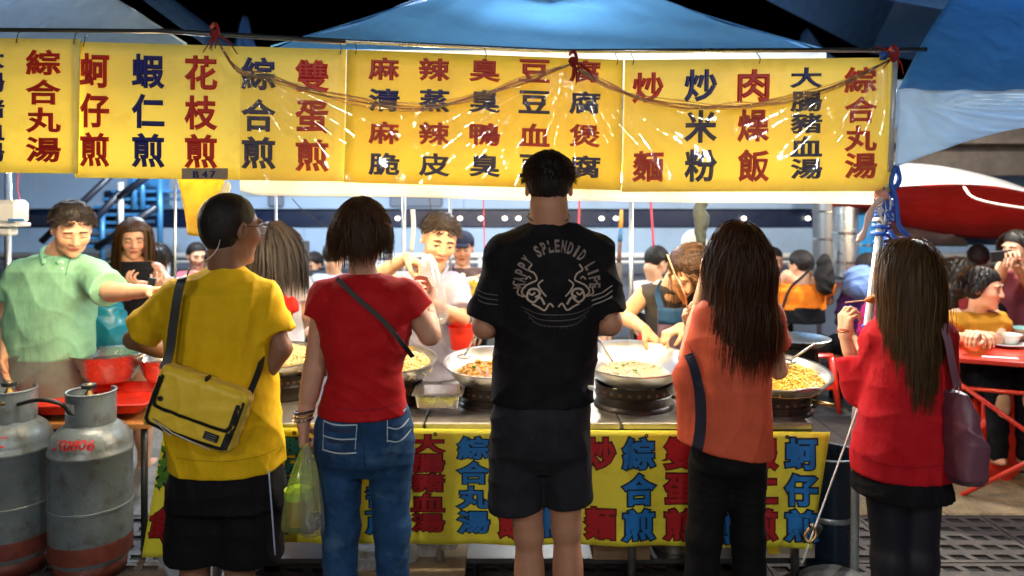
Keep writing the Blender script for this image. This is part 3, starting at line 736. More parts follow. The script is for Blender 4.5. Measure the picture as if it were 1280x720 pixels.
# nearer blue tent on the right: roof slope above, pale pleated valance below
t = thing('market_tent', P(1200, 120, 3.05), 'bright blue tent with pale wrinkled side cloth at the right edge', 'tent', 'tents over the market')
G = np.zeros((50, 20, 3)); nn = noise3(12)
for i in range(50):
    for j in range(20):
        u, v = i/49, j/19
        lo = P(1123+u*420, 112+u*6, 3.0); hi = P(1225+u*500, -70-u*20, 3.9); G[i, j] = lo+(hi-lo)*v+np.array((0, 0, .02*nn(u*3, v*3, 0, 2)+.008*math.sin(u*40+v*6)*(1-v)))
b = B(); b.grid(G); b.done('canopy', M_tb, t, smooth=True, solid=.003)
G = np.zeros((70, 26, 3))
for i in range(70):
    for j in range(26):
        u, v = i/69, j/25
        x = 1122+u*300; yb = 209-62*math.sin(min(1, u*1.25)*math.pi/2)**1.0+8*u
        a = math.atan2(v+.02, u+.02)
        G[i, j] = P(x-3*v, 112+u*6+(yb-112-u*6)*v, 2.99)+np.array((0, -.012*math.sin(a*38+3*nn(u*2, v*2, 0, 3))*min(1, 3*u+.1)-.008*nn(u*6, v*6, 1, 3), 0))
b = B(); b.grid(G); b.done('valance', M_tl, t, smooth=True, solid=.003)

# ------------------------------------------------------------------ steel rails
def rail(pts, r, lab, m=M_rail, n=10, name='steel_rail', cat='rail'):
    b = B(); b.tube([P(*q) for q in pts], r, n); c = P(*pts[0]); t = b.done(name, m, None, smooth=True); return tag(t, lab, cat)
rail([(-40, 37, 3.02), (200, 39, 3.02), (432, 53, 3.02)], .0085, 'dark steel rail carrying the left yellow boards')
rail([(200, 38, 3.08), (440, 52, 3.08), (700, 64, 3.06), (1158, 62, 3.04)], .009, 'long steel rail with a shine along the top of the menu boards', mat('rail_steel', (.3, .31, .32), .25, .9, var=.3))

# ------------------------------------------------------------------ menu boards
def ymat(n, c): return mat(n, c, .42, bump=.0012, bscale=5, var=.07, vscale=3, transl=.30, transc=(1, .86, .25), dirt_mottle=((.42, .28, .05), .35, 3.2), detail=6)
M_yel = ymat('board_yellow', (.90, .87, .27)); M_yel2 = ymat('board_yellow_deep', (.92, .82, .13))
I_red = mat('ink_red', (.68, .022, .012), .45, transl=.12); I_navy = mat('ink_navy', (.012, .016, .17), .45, transl=.05); I_dred = mat('ink_dark_red', (.54, .016, .010), .45)
def quad_board(lab, c4, d, m, cols, mat_edge=None, name='menu_board', dz=(0, 0, 0, 0)):
    """c4: pixel corners tl, tr, br, bl; cols: (chars, x, [y...], w, h, ink)"""
    tl, tr, br, bl = [P(q[0], q[1], d+dz[i]) for i, q in enumerate(c4)]
    t = thing(name, (tl+tr)/2, lab, 'menu board', 'yellow menu boards above the stall')
    n, k = 24, 10; G = np.zeros((n, k, 3)); nn = noise3(int(abs(c4[0][0]))+3)
    for i in range(n):
        for j in range(k):
            u, v = i/(n-1), j/(k-1); p = (tl*(1-u)+tr*u)*(1-v)+(bl*(1-u)+br*u)*v; p[1] += .0025*nn(u*3, v*2, 0, 2); G[i, j] = p
    b = B(); b.grid(G); o = b.done('panel', m, t, smooth=True, solid=.006)
    ux = norm(tr-tl); uz = norm(tl-bl)
    for (chs, x, ys, w_, h_, ink) in cols:
        for ch, y in zip(chs, ys):
            q = P(x, y, d-.0075); letter('character', ch, q, ux, uz, w_*d/FP, h_*d/FP, ink, t, bold=.032)
    for x, y in ((c4[0][0]+10, c4[0][1]+6), (c4[1][0]-8, c4[1][1]+6), ((c4[0][0]+c4[1][0])/2, (c4[0][1]+c4[1][1])/2+6)):
        b = B(); q = P(x, y, d-.012); b.tube(spline([q, q+(.004, 0, .02), q+(-.003, .02, .045), q+(.002, .03, .05)], 4), .0018, 5); b.done('wire_hook', M_rail, t)
    return t
quad_board('leftmost yellow board, cut off by the left edge of the photo', ((-60, 47), (100, 49), (97, 217), (-60, 215)), 2.975, M_yel,
    [('綜合丸湯', 54, (78, 115, 150, 187), 43, 31, I_dred), ('大腸豬血湯', -12, (73, 103, 135, 163, 190), 34, 24, I_navy)])
quad_board('yellow board offering oyster and shrimp omelettes in three rows', ((94, 52), (433, 62), (430, 227), (94, 222)), 3.0, M_yel,
    [('蚵仔煎', 118, (88, 138, 187), 36, 42, I_dred), ('蝦仁煎', 185, (89, 139, 188), 40, 42, I_navy), ('花枝煎', 251, (91, 141, 189), 40, 42, I_dred),
     ('綜合煎', 323, (92, 144, 191), 42, 40, I_navy), ('雙蛋煎', 390, (95, 146, 194), 41, 40, I_red)])
quad_board('deep yellow board with four rows of tofu dishes in the middle', ((434, 62), (779, 75), (776, 238), (430, 228)), 2.99, M_yel2,
    [(a, x, [y0+.0*x+(x-480)*.014 for y0 in (y,)], 38, 28, ink) for y, s_, ink in ((86, '麻辣臭豆腐', I_dred), (125, '清蒸臭豆腐', I_navy), (166, '麻辣鴨血煲', I_red), (205, '脆皮臭豆腐', I_navy))
     for a, x in zip(s_, (480, 543, 606, 668, 731))])
quad_board('rightmost yellow board listing fried noodles rice and soups', ((781, 75), (1117, 72), (1117, 239), (777, 240)), 3.0, M_yel,
    [('炒麵', 810, (110, 208), 38, 38, I_red), ('炒米粉', 876, (107, 158, 207), 40, 40, I_navy), ('肉燥飯', 942, (107, 157, 207), 39, 40, I_red),
     ('大腸豬血湯', 1008, (97, 127, 154, 183, 211), 39, 25, I_navy), ('綜合丸湯', 1076, (100, 137, 173, 207), 40, 32, I_red)])
# end edge of the right board (folded rim)
# white valance below the boards
M_val = mat('valance_white', (.86, .85, .82), .5, bump=.003, bscale=14, var=.08, transl=.62, transc=(1, .98, .93), detail=5)
G = np.zeros((80, 6, 3)); nn = noise3(4)
for i in range(80):
    for j in range(6):
        u, v = i/79, j/5; x = 300+u*812; G[i, j] = P(x, 224+u*12+(20+3*nn(u*5, 0, 0, 3))*v-(6*max(0, .03-u)/.03), 3.05)+np.array((0, .012*nn(u*9, v, 0, 4)-.008*math.sin(u*50)*v, 0))
b = B(); b.grid(G); tag(b.done('white_valance', M_val, None, smooth=True, solid=.002), 'glowing white strip of plastic sheet hanging under the yellow boards', 'valance')

# number card and papers
t = thing('number_card', P(256, 217, 2.97), 'grey cardboard tag hand marked with a stall number under the boards', 'tag')
b = B(); b.box(P(256, 217, 2.968), (.18, .003, .042), bev=.001); b.done('card', mat('card_grey', (.33, .27, .2), .8, var=.2, vscale=30), t)
for ch, x in zip('B47', (245, 256, 266)): letter('character', ch, P(x, 218, 2.964), (1, 0, 0), (0, 0, 1), .022, .028, I_navy, t, .012)
def paper(lab, c4, d, m, seed, name='paper_sheet', cat='paper', bend=.02):
    tl, tr, br, bl = [P(q[0], q[1], d) for q in c4]; G = np.zeros((10, 12, 3)); nn = noise3(seed)
    for i in range(10):
        for j in range(12):
            u, v = i/9, j/11; p = (tl*(1-u)+tr*u)*(1-v)+(bl*(1-u)+br*u)*v; p[1] += bend*(math.sin(u*3+v*2)+nn(u*2, v*2, 0, 2)); G[i, j] = p
    b = B(); b.grid(G); o = b.done(name, m, None, smooth=True, solid=.002); return tag(o, lab, cat)
paper('yellow printed sheet hanging below the number tag', ((223, 224), (282, 224), (262, 296), (233, 294)), 3.1, mat('paper_yellow', (.80, .60, .12), .7, transl=.4, dirt_mottle=((.6, .3, .03), .6, 14)), 1)
paper('white paper cone hanging beside the yellow sheet', ((284, 226), (287, 240), (258, 300), (246, 268)), 3.06, mat('paper_white', (.7, .66, .58), .7, transl=.3), 2)

# ------------------------------------------------------------------ clear plastic sheet rolled up and tied over the boards
M_film = film('clear_film', (1, .95, .84), .17, .065, .006, 8, (1, 1, .35))
M_roll = film('rolled_film', (.92, .80, .60), .24, .15, .006, 30)
t = thing('plastic_curtain', P(715, 75, 2.93), 'clear plastic curtain rolled up and tied in front of the yellow boards', 'plastic sheet')
edge = [(266, 40), (285, 72), (300, 88), (330, 94), (380, 108), (433, 123), (520, 134), (590, 122), (650, 101), (712, 80), (716, 82), (760, 105), (800, 120), (860, 130), (920, 131), (980, 124), (1050, 104), (1112, 74)]
ex = np.array([q[0] for q in edge], float); ey = np.array([q[1] for q in edge], float)
rr = random.Random(3)
for k in range(7):
    off = [rr.uniform(-5, 5) for _ in edge]
    pts = [P(x, y+o*min(1, abs(x-715)/60, abs(x-1112)/60, abs(x-266)/60)+1, 2.93-.01*k/7) for (x, y), o in zip(edge, off)]
    b = B(); b.tube(spline(pts, 5), [.0018+.0025*abs(math.sin(i*.7+k)) for i in range((len(pts)-1)*5+1)], 6); b.done('rolled_fold', M_roll, t, smooth=True)
xs = np.linspace(300, 1110, 260); G = np.zeros((260, 34, 3)); nn = noise3(21)
for i, x in enumerate(xs):
    y0 = np.interp(x, ex, ey)+2; y1 = 246+(x-300)*.008
    for j in range(34):
        v = j/33; y = y0+(y1-y0)*v; dd = 0
        for tx, ty in ((715, 78), (1112, 72), (300, 80)):
            an = math.atan2(y-ty, x-tx); rd = math.hypot(x-tx, y-ty); dd += .017*math.sin(an*26+2.5*nn(an, 0, tx, 2))*math.exp(-rd/110)*min(1, rd/14)
        dd += .006*nn(x*.02, y*.02, 0, 2)+.004*nn(x*.06, y*.02, 3, 2)
        G[i, j] = P(x, y, 2.955+dd)
b = B(); b.grid(G); b.done('clear_sheet', M_film, t, smooth=True)
for (x, y, s_) in ((267, 38, 1), (715, 72, 1.1), (1116, 66, 1)):
    tt = thing('red_tie', P(x, y, 2.95), {267: 'dark red string knotted on the rail above the oyster omelette board', 715: 'dark red string tied at the middle of the plastic curtain', 1116: 'dark red string knotted at the right end of the rail'}[x], 'string', 'red strings tying the curtain')
    b = B(); r3 = random.Random(x)
    b.tube(spline([P(x-3, y-4, 3.0), P(x+2, y-8, 2.92), P(x+6, y+2, 2.91), P(x+1, y+10, 2.915), P(x-3, y+3, 2.92)], 5), .0075, 6)
    b.ball(P(x+1, y+4, 2.915), (.016, .014, .018)); b.done('knot', M_darkred_str, tt, smooth=True)
    for k in range(4):
        a = r3.uniform(-1.0, 1.0); L_ = r3.uniform(22, 48)*s_; dx = math.sin(a)*L_*.7; dy = abs(math.cos(a))*L_
        if k == 3: dx, dy = -22 if x > 1000 else 30, -8 if x > 1000 else 30
        b = B(); b.tube(spline([P(x, y+3, 2.915), P(x+dx*.5+3, y+dy*.45, 2.905), P(x+dx, y+dy, 2.91)], 5), [.005-.0003*i for i in range(11)], 5); b.done('string_end', M_darkred_str, tt, smooth=True)

# ------------------------------------------------------------------ counter
CY0, CY1, CT = 3.12, 3.95, .735; CX0, CX1 = -1.28, 1.24
t = thing('stall_counter', (0, 3.5, 0), 'long stainless steel cooking counter behind the yellow painted skirt', 'counter')
xs_ = [CX0, -.72, -.36, .0, .45, .86, CX1]
for i in range(6):
    b = B(); b.box(((xs_[i]+xs_[i+1])/2, (CY0+CY1)/2, CT-.015), (xs_[i+1]-xs_[i]-.006, CY1-CY0, .03), bev=.005); b.done('top_panel', M_steel_dirty, t, auto=40)
b = B(); b.box((0, CY0+.03, CT-.06), (CX1-CX0-.04, .02, .05)); b.box((0, CY1-.03, CT-.06), (CX1-CX0-.04, .02, .05)); b.done('under_frame', M_rail, t)
for x in (CX0+.05, -.3, .5, CX1-.06):
    for y in (CY0+.05, CY1-.06):
        b = B(); b.tube([(x, y, 0), (x, y, CT-.03)], .018, 10); b.done('leg', M_pole, t, smooth=True)
b = B(); b.box((0, 3.55, .13), (CX1-CX0-.1, .7, .02)); b.done('lower_shelf', M_rail, t)

M_skirt = mat('skirt_yellow', (.92, .86, .06), .5, bump=.002, bscale=6, var=.07, vscale=4, dirt_mottle=((.35, .25, .03), .4, 4), transl=.1)
S_blue = mat('ink_blue', (.01, .17, .50), .5); S_out = mat('ink_outline', (.006, .012, .04), .5); S_red = mat('ink_skirt_red', (.42, .008, .012), .5); S_outr = mat('ink_outline_red', (.10, .003, .006), .5)
S_green = mat('ink_green', (.10, .30, .03), .5)
def skirt(lab, xl, xr, top, bot, d, cols, seed, tape=True, xbr=None):
    t = thing('counter_skirt', P((xl+xr)/2, top, d), lab, 'banner'); nn = noise3(seed); n = 90; G = np.zeros((n, 20, 3))
    def surf(x, y): 
        u = (x-xl)/(xr-xl); v = (y-top)/(bot-top); return -.006-.010*nn(x*.012, v*.7, seed, 2)*(.3+v)-.008*math.sin(x*.05+2*nn(x*.01, 0, 0, 2))*v
    for i in range(n):
        for j in range(20):
            u, v = i/(n-1), j/19; x = xl+(xr-xl)*u; y = top+(bot-top)*v+.008*(x-xl); x -= (0 if xbr is None else (xr-xbr)*v*max(0, (u-.9)/.1)**1); G[i, j] = P(x, y, d)+np.array((0, surf(x, y), 0))
    b = B(); b.grid(G); b.done('cloth', M_skirt, t, smooth=True, solid=.002)
    for (chs, x, ys, w_, h_, ink, outl) in cols:
        for ch, y in zip(chs, ys):
            for bd, m_, of in ((.085, outl, .0045), (.035, ink, .0065)):
                q = P(x, y, d); o = letter('character' if m_ is ink else 'character_outline', ch, q, (1, 0, 0), (0, 0, 1), w_*d/FP*(1.0), h_*d/FP, m_, t, bd)
                for v_ in o.data.vertices:
                    X_ = v_.co.x*FP/v_.co.y+640; Y_ = HY-(v_.co.z-CAMH)*FP/v_.co.y; v_.co.y = d+surf(X_, Y_)-of
    for k in range(int((xr-xl)/90)+1):
        x = xl+18+k*88; b = B(); b.lathe([(.003, 0), (.008, 0), (.008, .003), (.003, .003)], c=(0, 0, 0), n=12, R=Rx(rad(90))); o = b.done('eyelet', M_rail, t, local=False)
        q = P(x, top+7+.008*(x-xl), d-.012); o.location = tuple(q)
    return t
R3 = (566, 611, 655)
R5 = (556, 580, 605, 630, 655)
BL, RD = (S_blue, S_out), (S_red, S_outr)
skirt('yellow skirt painted with blue and red dish names along the counter front', 350, 1037, 534, 678, 3.09,
      [('蚵仔煎', 1000, R3, 38, 38, *BL), ('蝦仁煎', 952, R3, 36, 38, *RD), ('花枝煎', 903, (566, 611, 658), 38, 38, *BL), ('雙蛋煎', 850, R3, 38, 38, *RD), ('綜合煎', 798, R3, 39, 38, *BL),
       ('炒麵', 750, (566, 653), 36, 38, *RD), ('炒米粉', 694, (564, 609, 652), 38, 36, *BL), ('肉燥飯', 642, (562, 607, 652), 38, 36, *RD), ('綜合丸湯', 592, (559, 590, 621, 652), 38, 27, *BL),
       ('大腸豬血湯', 535, (554, 578, 602, 627, 652), 39, 22, *RD), ('清蒸臭豆腐', 478, R5, 38, 22, *BL), ('麻辣臭豆腐', 425, R5, 38, 22, *RD), ('脆皮臭豆腐', 374, R5, 38, 22, *BL)], 5, xbr=1012)
# hanging cloth at the left end with green and red characters
t = thing('hanging_banner', P(205, 540, 3.05), 'yellow cloth with green and red characters hanging left of the yellow shirted boy', 'banner')
G = np.zeros((16, 24, 3)); nn = noise3(33)
def hb(u, v):
    x = 205-28*v+(75+20*v)*u; y = 537+(160-8*u)*v+4*u; return P(x, y, 3.03+.03*math.sin(u*5+v*2)+.02*nn(u*2, v*2, 0, 2))
for i in range(16):
    for j in range(24): G[i, j] = hb(i/15, j/23)
b = B(); b.grid(G); b.done('cloth', M_skirt, t, smooth=True, solid=.002)
def tilted(ch, x, y, w_, h_, ang, ink, outl):
    c_, s_ = math.cos(ang), math.sin(ang)
    for bd, m_, of in ((.085, outl, .020), (.035, ink, .024)):
        o = letter('character' if m_ is ink else 'character_outline', ch, P(x, y, 3.03-of-.03), (c_, 0, s_), (-s_, 0, c_), w_*3/FP, h_*3/FP, m_, t, bd)
        bv = BVHTree.FromPolygons([tuple(map(float, q)) for q in G.reshape(-1, 3)], [(i*24+j, i*24+j+1, (i+1)*24+j+1, (i+1)*24+j) for i in range(15) for j in range(23)])
        project(o, bv, (0, 1, 0), .003 if m_ is outl else .005, .5)
tilted('菇', 208, 592, 44, 58, rad(-14), S_green, S_out); tilted('可', 216, 650, 34, 38, rad(-10), *RD); tilted('食', 190, 664, 30, 38, rad(-12), *RD)
paper('pale bluish plastic sheet hanging beneath the left yellow cloth', ((190, 690), (240, 668), (244, 740), (214, 735)), 3.1, mat('pale_sheet', (.45, .5, .58), .5, transl=.3), 8, 'plastic_sheet', 'plastic sheet')

# ------------------------------------------------------------------ woks on drum burners
M_soup = mat('soup_pale', (.42, .34, .20), .18, bump=.003, bscale=40, var=.25, vscale=30, coat=.5)
M_soupr = mat('soup_brown', (.30, .13, .035), .15, bump=.003, bscale=40, var=.4, vscale=25, coat=.5)
M_noodle = mat('noodle', (.88, .60, .10), .4, var=.25, vscale=40, subsurf=.1); M_noodle2 = mat('noodle_pale', (.82, .62, .28), .4, var=.25, vscale=40)
M_tofu = mat('fried_tofu', (.62, .34, .07), .45, bump=.002, bscale=120, var=.4, vscale=60); M_green = mat('green_onion', (.12, .22, .03), .45, var=.3)
M_wok = mat('wok_steel', (.52, .51, .48), .33, 1, bump=.0012, bscale=22, var=.2, vscale=9, dirt_mottle=((.30, .22, .13), .5, 9))
def wok(cx, d, rim_z, R_, depth, lab, food, burner=True, bl='', tilt=rad(8), br=None, handles=(), bh=None):
    c = np.array((cx, d, rim_z)); t = thing('wok', (cx, d, rim_z-depth), lab, 'wok', 'woks along the counter')
    prof = [(R_*math.sin(a), -depth+depth*(1-math.cos(a))/(1-math.cos(1.25))) for a in np.linspace(0, 1.25, 14)]
    k = R_/prof[-1][0]; prof = [(p[0]*k, p[1]) for p in prof]; pr = prof+[(R_+.012, .002), (R_+.013, -.003), (R_+.002, -.006)]+[(p[0]+.004, p[1]-.005) for p in prof[::-1]]
    RR = Rx(tilt); b = B(); b.lathe(pr, c=c, n=56, R=RR); b.done('bowl', M_wok, t, smooth=True, auto=50)
    for a in handles:
        e = np.array((math.cos(a), math.sin(a), 0)); s_ = np.array((-math.sin(a), math.cos(a), 0)); b = B()
        b.tube(spline([c+RR@(e*(R_+.005)+s_*.05), c+RR@(e*(R_+.04)+s_*.035+np.array((0, 0, .02))), c+RR@(e*(R_+.04)-s_*.035+np.array((0, 0, .02))), c+RR@(e*(R_+.005)-s_*.05)], 5), .006, 7); b.done('handle', M_steel_dirty, t, smooth=True)
    fz = -depth*(.62 if food == 'soup' else .46); fr = np.interp(fz, [p[1] for p in prof], [p[0] for p in prof])
    r4 = random.Random(int(cx*100)+9)
    if food in ('soup', 'stew'):
        m = M_soup if food == 'soup' else M_soupr
        b = B(); b.lathe([(0.0001, fz+.002), (fr*.5, fz+.001), (fr, fz)], c=c, n=40, R=RR); tag(b.done('broth', m, None, smooth=True), ('pale cloudy broth in the ' if food == 'soup' else 'brown braising broth in the ')+lab.split(' beside')[0].split(' between')[0].split(' in front')[0].split(' behind')[0], 'soup')
        b = B(); b2 = B()
        for i in range(120 if food == 'stew' else 46):
            a = r4.uniform(0, 6.28); q = fr*.94*math.sqrt(r4.random()); s_ = r4.uniform(.010, .02)*(1 if food == 'stew' else .9)
            pz = fz+r4.uniform(-.003, .010)*(1 if food == 'stew' else .4); Rr = Rz(r4.uniform(0, 3)) @ Rx(r4.uniform(-.5, .5))
            (b if r4.random() < .84 else b2).box(c+RR @ np.array((q*math.cos(a), q*math.sin(a), pz)), (s_*1.6, s_*1.2, s_*.8), R=Rr, bev=s_*.22)
        tag(b.done('food_chunks', M_tofu if food == 'stew' else mat('oyster', (.66, .56, .40), .35, var=.3), None, smooth=True), ('golden tofu chunks simmering in the ' if food == 'stew' else 'pale chunks floating in the ')+lab, 'food', kind='stuff')
        tag(b2.done('green_onions', M_green, None), 'chopped green pieces in the '+lab, 'food', kind='stuff')
    if food in ('noodle', 'noodle2'):
        b = B(); fz = -depth*.35; fr = fr*1.1
        for i in range(420):
            a = r4.uniform(0, 6.28); q = fr*.95*math.sqrt(r4.random()); h = .055*(1-(q/fr)**2); a2 = r4.uniform(0, 6.28); L_ = r4.uniform(.03, .07)
            p0 = np.array((q*math.cos(a), q*math.sin(a), fz+h+r4.uniform(-.006, .008))); e = np.array((math.cos(a2), math.sin(a2), 0)); s_ = np.array((-e[1], e[0], 0))
            pts = [p0-e*L_/2-(0, 0, .008), p0-e*L_*.2+s_*r4.uniform(-.02, .02)+(0, 0, .004), p0+e*L_*.2+s_*r4.uniform(-.02, .02)+(0, 0, .005), p0+e*L_/2-(0, 0, .008)]
            b.tube([c+RR @ p for p in spline(pts, 2)], .0028, 4, False)
        b.lathe([(.0001, fz+.045), (fr*.5, fz+.035), (fr, fz-.006)], c=c, n=30, R=RR)
        tag(b.done('noodles', M_noodle if food == 'noodle' else M_noodle2, None, smooth=True), 'heap of yellow noodles in the '+lab, 'food', kind='stuff')
    if burner:
        rb = br or R_*.62; z1 = rim_z-depth*.88; z0 = CT; tb = thing('drum_burner', (cx, d, z0), bl, 'burner', 'black drum burners under the woks'); H_ = z1-z0
        # the drum is open at the top; rim ring, ribs and round vent holes
        b = B(); b.lathe([(rb*.96, H_), (rb*1.02, H_+.004), (rb*1.02, H_-.012), (rb, H_-.02), (rb, H_*.62), (rb*1.03, H_*.58), (rb, H_*.54), (rb*.99, H_*.2), (rb*1.05, H_*.12), (rb*1.06, .0), (rb*.9, .0), (rb*.93, H_*.5), (rb*.94, H_)], c=(cx, d, z0), n=44); b.done('drum', M_black_iron, tb, smooth=True, auto=50)
        for k in range(14):
            a = math.pi+.1+k*math.pi/13; e = np.array((math.cos(a), math.sin(a), 0)); B().lathe([(.0001, 0), (.007, 0), (.009, -.002)], c=np.array((cx, d, z0+H_*.78))+e*(rb+.0015), n=8, R=rot((-e[1], e[0], 0), e) @ np.eye(3)).done('vent_hole', mat('hole_glow', (.09, .05, .03), .8), tb)
        b = B(); b.lathe([(rb*.55, .0), (rb*.6, .02), (rb*.5, .02)], c=(cx, d-.0, z0+H_*.4), n=20); b.tube([(cx+rb*.9, d-.05, z0+.05), (cx+rb+.07, d-.09, z0+.04)], .009, 8); b.done('gas_ring', M_brass, tb, smooth=True)
    return t
wok(.545, 3.40, .945, .235, .125, 'wide wok of pale broth beside the man in black', 'soup', bl='black burner under the wide wok of pale broth', br=.17)
wok(-.10, 3.42, .925, .195, .12, 'smaller wok of tofu stew left of the man in black', 'stew', bl='black burner under the smaller wok of tofu stew', br=.135)
wok(-.52, 3.46, .93, .170, .12, 'wok behind the elbow of the woman in the red shirt', 'noodle2', bl='black burner mostly hidden by the woman in the red shirt', br=.11)
wok(1.15, 3.32, .905, .225, .11, 'wok heaped with yellow noodles right of the coral blouse', 'noodle', bl='black burner under the wok of yellow noodles', br=.15, handles=(rad(100), rad(280)))
wok(-1.07, 3.55, .93, .17, .10, 'wok partly hidden behind the yellow shirt', 'noodle2', bl='black burner behind the yellow shirted boy', br=.12)
# flat pan at the back right
t = thing('steel_pan', (1.42, 3.95, .85), 'flat steel pan on the far right behind the noodle wok', 'pan')
b = B(); b.lathe([(.0001, 0), (.13, 0), (.165, .03), (.172, .034), (.168, .036), (.128, .006), (.0001, .006)], c=P(995, 430, 3.95), n=40); b.done('dish', M_steel, t, smooth=True, auto=50)
b = B(); b.lathe([(.0001, 0), (.11, 0), (.11, .3)], c=P(995, 432, 3.95)-np.array((0, 0, .3)), n=24); b.done('stand', M_black_iron, t, smooth=True)
t = thing('steel_ladle', P(752, 440, 3.4), 'steel ladle resting in the wide wok of pale broth', 'ladle')
for a_, b_ in (((744, 418, 3.33), (766, 452, 3.42)), ((733, 412, 3.3), (741, 452, 3.36))):
    b = B(); b.tube([P(*a_), P(*b_)], .0055, 7); b.done('handle', M_steel, t, smooth=True)
softy = mat('crumpled_bag', (.62, .60, .58), .35, bump=.006, bscale=40, var=.15, transl=.3)
for (px_q, py_q, d_q, r_q, lb_q) in ((603, 408, 3.85, .075, 'crumpled white plastic bags heaped behind the tofu stew wok'), (520, 400, 3.85, .06, 'crumpled pale bag left of the cook in the white shirt'), (700, 425, 3.9, .06, 'crumpled pale bag behind the man in black')):
    c = P(px_q, py_q, d_q); F = Field(c-r_q*1.7, c+r_q*1.7, .006); F.ell(c, (r_q, r_q*.8, r_q*.8), None, 0); F.disp(folds(int(px_q), .016, 110, (.6, .3, .7), .008)); v, q = F.polys(); tag(mesh('plastic_bags', v, q, softy, None), lb_q, 'plastic bags')
for (a_, b_, lb_) in (((598, 412, 3.3), (580, 446, 3.42), 'steel ladle in the tofu stew wok'), ((1018, 430, 3.2), (985, 452, 3.3), 'steel spatula in the noodle wok')):
    tl = thing('steel_ladle', P(*b_), lb_, 'ladle'); b = B(); b.tube([P(*a_), P(*b_)], .005, 7); b.done('handle', M_steel, tl, smooth=True); b = B(); b.ball(P(*b_), (.035, .035, .012), 14, 6); b.done('ladle_bowl', M_steel, tl, smooth=True)
for (px_q, col_q, lb_q) in ((800, (.45, .05, .02), 'red sauce bottle behind the wide wok of broth'), (872, (.5, .33, .06), 'yellow oil bottle behind the coral blouse'), (320, (.35, .10, .03), 'brown sauce bottle left of the red apron bow')):
    c = P(px_q, 425, 3.85); c[2] = CT; tb_ = thing('sauce_bottle', c, lb_q, 'bottle'); B().lathe([(.0001, 0), (.034, 0), (.036, .01), (.036, .15), (.014, .19), (.012, .21)], c=c, n=20).done('bottle', mat('bottle_%d' % px_q, col_q, .2, coat=.6), tb_, smooth=True, auto=50); B().lathe([(.014, .205), (.015, .21), (.006, .25), (.0001, .252)], c=c, n=14).done('cap', M_red_plastic, tb_, smooth=True)
# steel tray with raised rim, food pan
def pan(c, sx, sy, h, m, lab, name='steel_tray', cat='tray', wall=.004, rim=.012, flare=.15, rz=0, food=None):
    t = thing(name, c, lab, cat); b = B()
    def rect(s, z, r=.02):
        out = []
        for qx, qy, a0 in ((1, 1, 0), (-1, 1, 90), (-1, -1, 180), (1, -1, 270)):
            for k in range(5):
                a = rad(a0+k*22.5); out.append(((sx*s-r)*qx+r*math.cos(a), (sy*s-r)*qy+r*math.sin(a), z))
        return out
    rings = [rect(1-flare, 0), rect(1, h)]
    g = rim/max(sx, sy); rings += [rect(1+g*1.2, h), rect(1+g*1.2, h-.004), rect(1+.02, h-.006), rect(1-flare+.02, -.003)]
    V = np.array([p for r in rings for p in r]) @ Rz(rz).T+np.array(c); n = 20
    F = [(i*n+k, i*n+(k+1) % n, (i+1)*n+(k+1) % n, (i+1)*n+k) for i in range(len(rings)-1) for k in range(n)]+[tuple(range(n))]
    b.add(V, F); b.done('shell', m, t, auto=45); return t
pan(P(549, 503, 3.30), .095, .085, .055, M_steel, 'empty rectangular steel pan left of the tofu stew burner', flare=.08)
b = B(); b.box(P(549, 520, 3.30)+np.array((0, 0, -.02)), (.17, .15, .05), bev=.004); tag(b.done('dark_box', M_black_iron, None), 'dark low box under the empty rectangular pan', 'box')
t = thing('red_cup', P(577, 425, 3.7), 'red plastic tub between the white shirted cook and the stew wok', 'tub')
b = B(); b.lathe([(.0001, 0), (.05, 0), (.065, .11), (.07, .112), (.066, .106), (.047, .006), (.0001, .006)], c=P(577, 436, 3.7), n=28); b.done('shell', M_red_plastic, t, smooth=True, auto=40)

# left side table with red tray, bowls
t = thing('side_table', P(120, 515, 3.75), 'low table with a plywood top under the red tray', 'table')
c = P(118, 519, 3.78); b = B(); b.box((c[0], 3.80, .61), (.82, .62, .025), bev=.003); b.done('table_top', mat('plywood_orange', (.42, .17, .04), .55, var=.3, vscale=8, bump=.001, bscale=30, bstretch=(1, 8, 1)), t)
for sx in (-.36, .36):
    for sy in (3.55, 4.05): b = B(); b.tube([(c[0]+sx, sy, 0), (c[0]+sx, sy, .6)], .016, 8); b.done('leg', M_rail, t, smooth=True)
pan((c[0]-.02, 3.74, .655), .37, .23, .045, M_red_plastic, 'shallow bright red plastic tray behind the gas cylinders', 'plastic_tray', 'tray', flare=.12, rz=.06)
def bowl(c, R_, h, m, lab, inner=None, outer_band=None, name='steel_bowl'):
    t = thing(name, c, lab, 'bowl', 'steel bowls on the left table')
    b = B(); b.lathe([(.0001, 0), (R_*.62, 0), (R_*.80, h*.3), (R_*.98, h*.95), (R_*1.04, h), (R_*1.04, h+.003), (R_*.95, h*.94), (R_*.77, h*.3), (R_*.6, .006), (.0001, .006)], c=c, n=40); b.done('shell', m, t, smooth=True, auto=50)
    if outer_band:
        b = B(); b.lathe([(R_*.70, h*.12), (R_*.82, h*.32), (R_*.965, h*.86)], c=np.array(c)*1, n=40); o = b.done('red_band', outer_band, t, smooth=True)
        for v in o.data.vertices: pass
        o.scale = (1, 1, 1)
        for v in o.data.vertices: v.co.x = c[0]+(v.co.x-c[0])*1.012; v.co.y = c[1]+(v.co.y-c[1])*1.012
    if inner:
        b = B(); b.lathe([(.0001, h*.72), (R_*.85, h*.7)], c=c, n=30); tag(b.done('sauce', inner, None, smooth=True), 'reddish brown sauce in the '+lab, 'sauce')
    return t
M_redband = mat('red_enamel', (.7, .03, .02), .25, 0)
bowl(P(137, 474, 3.95), .175, .14, M_steel, 'large steel bowl left of the yellow shirted boy', mat('sauce_dark', (.10, .03, .012), .2))
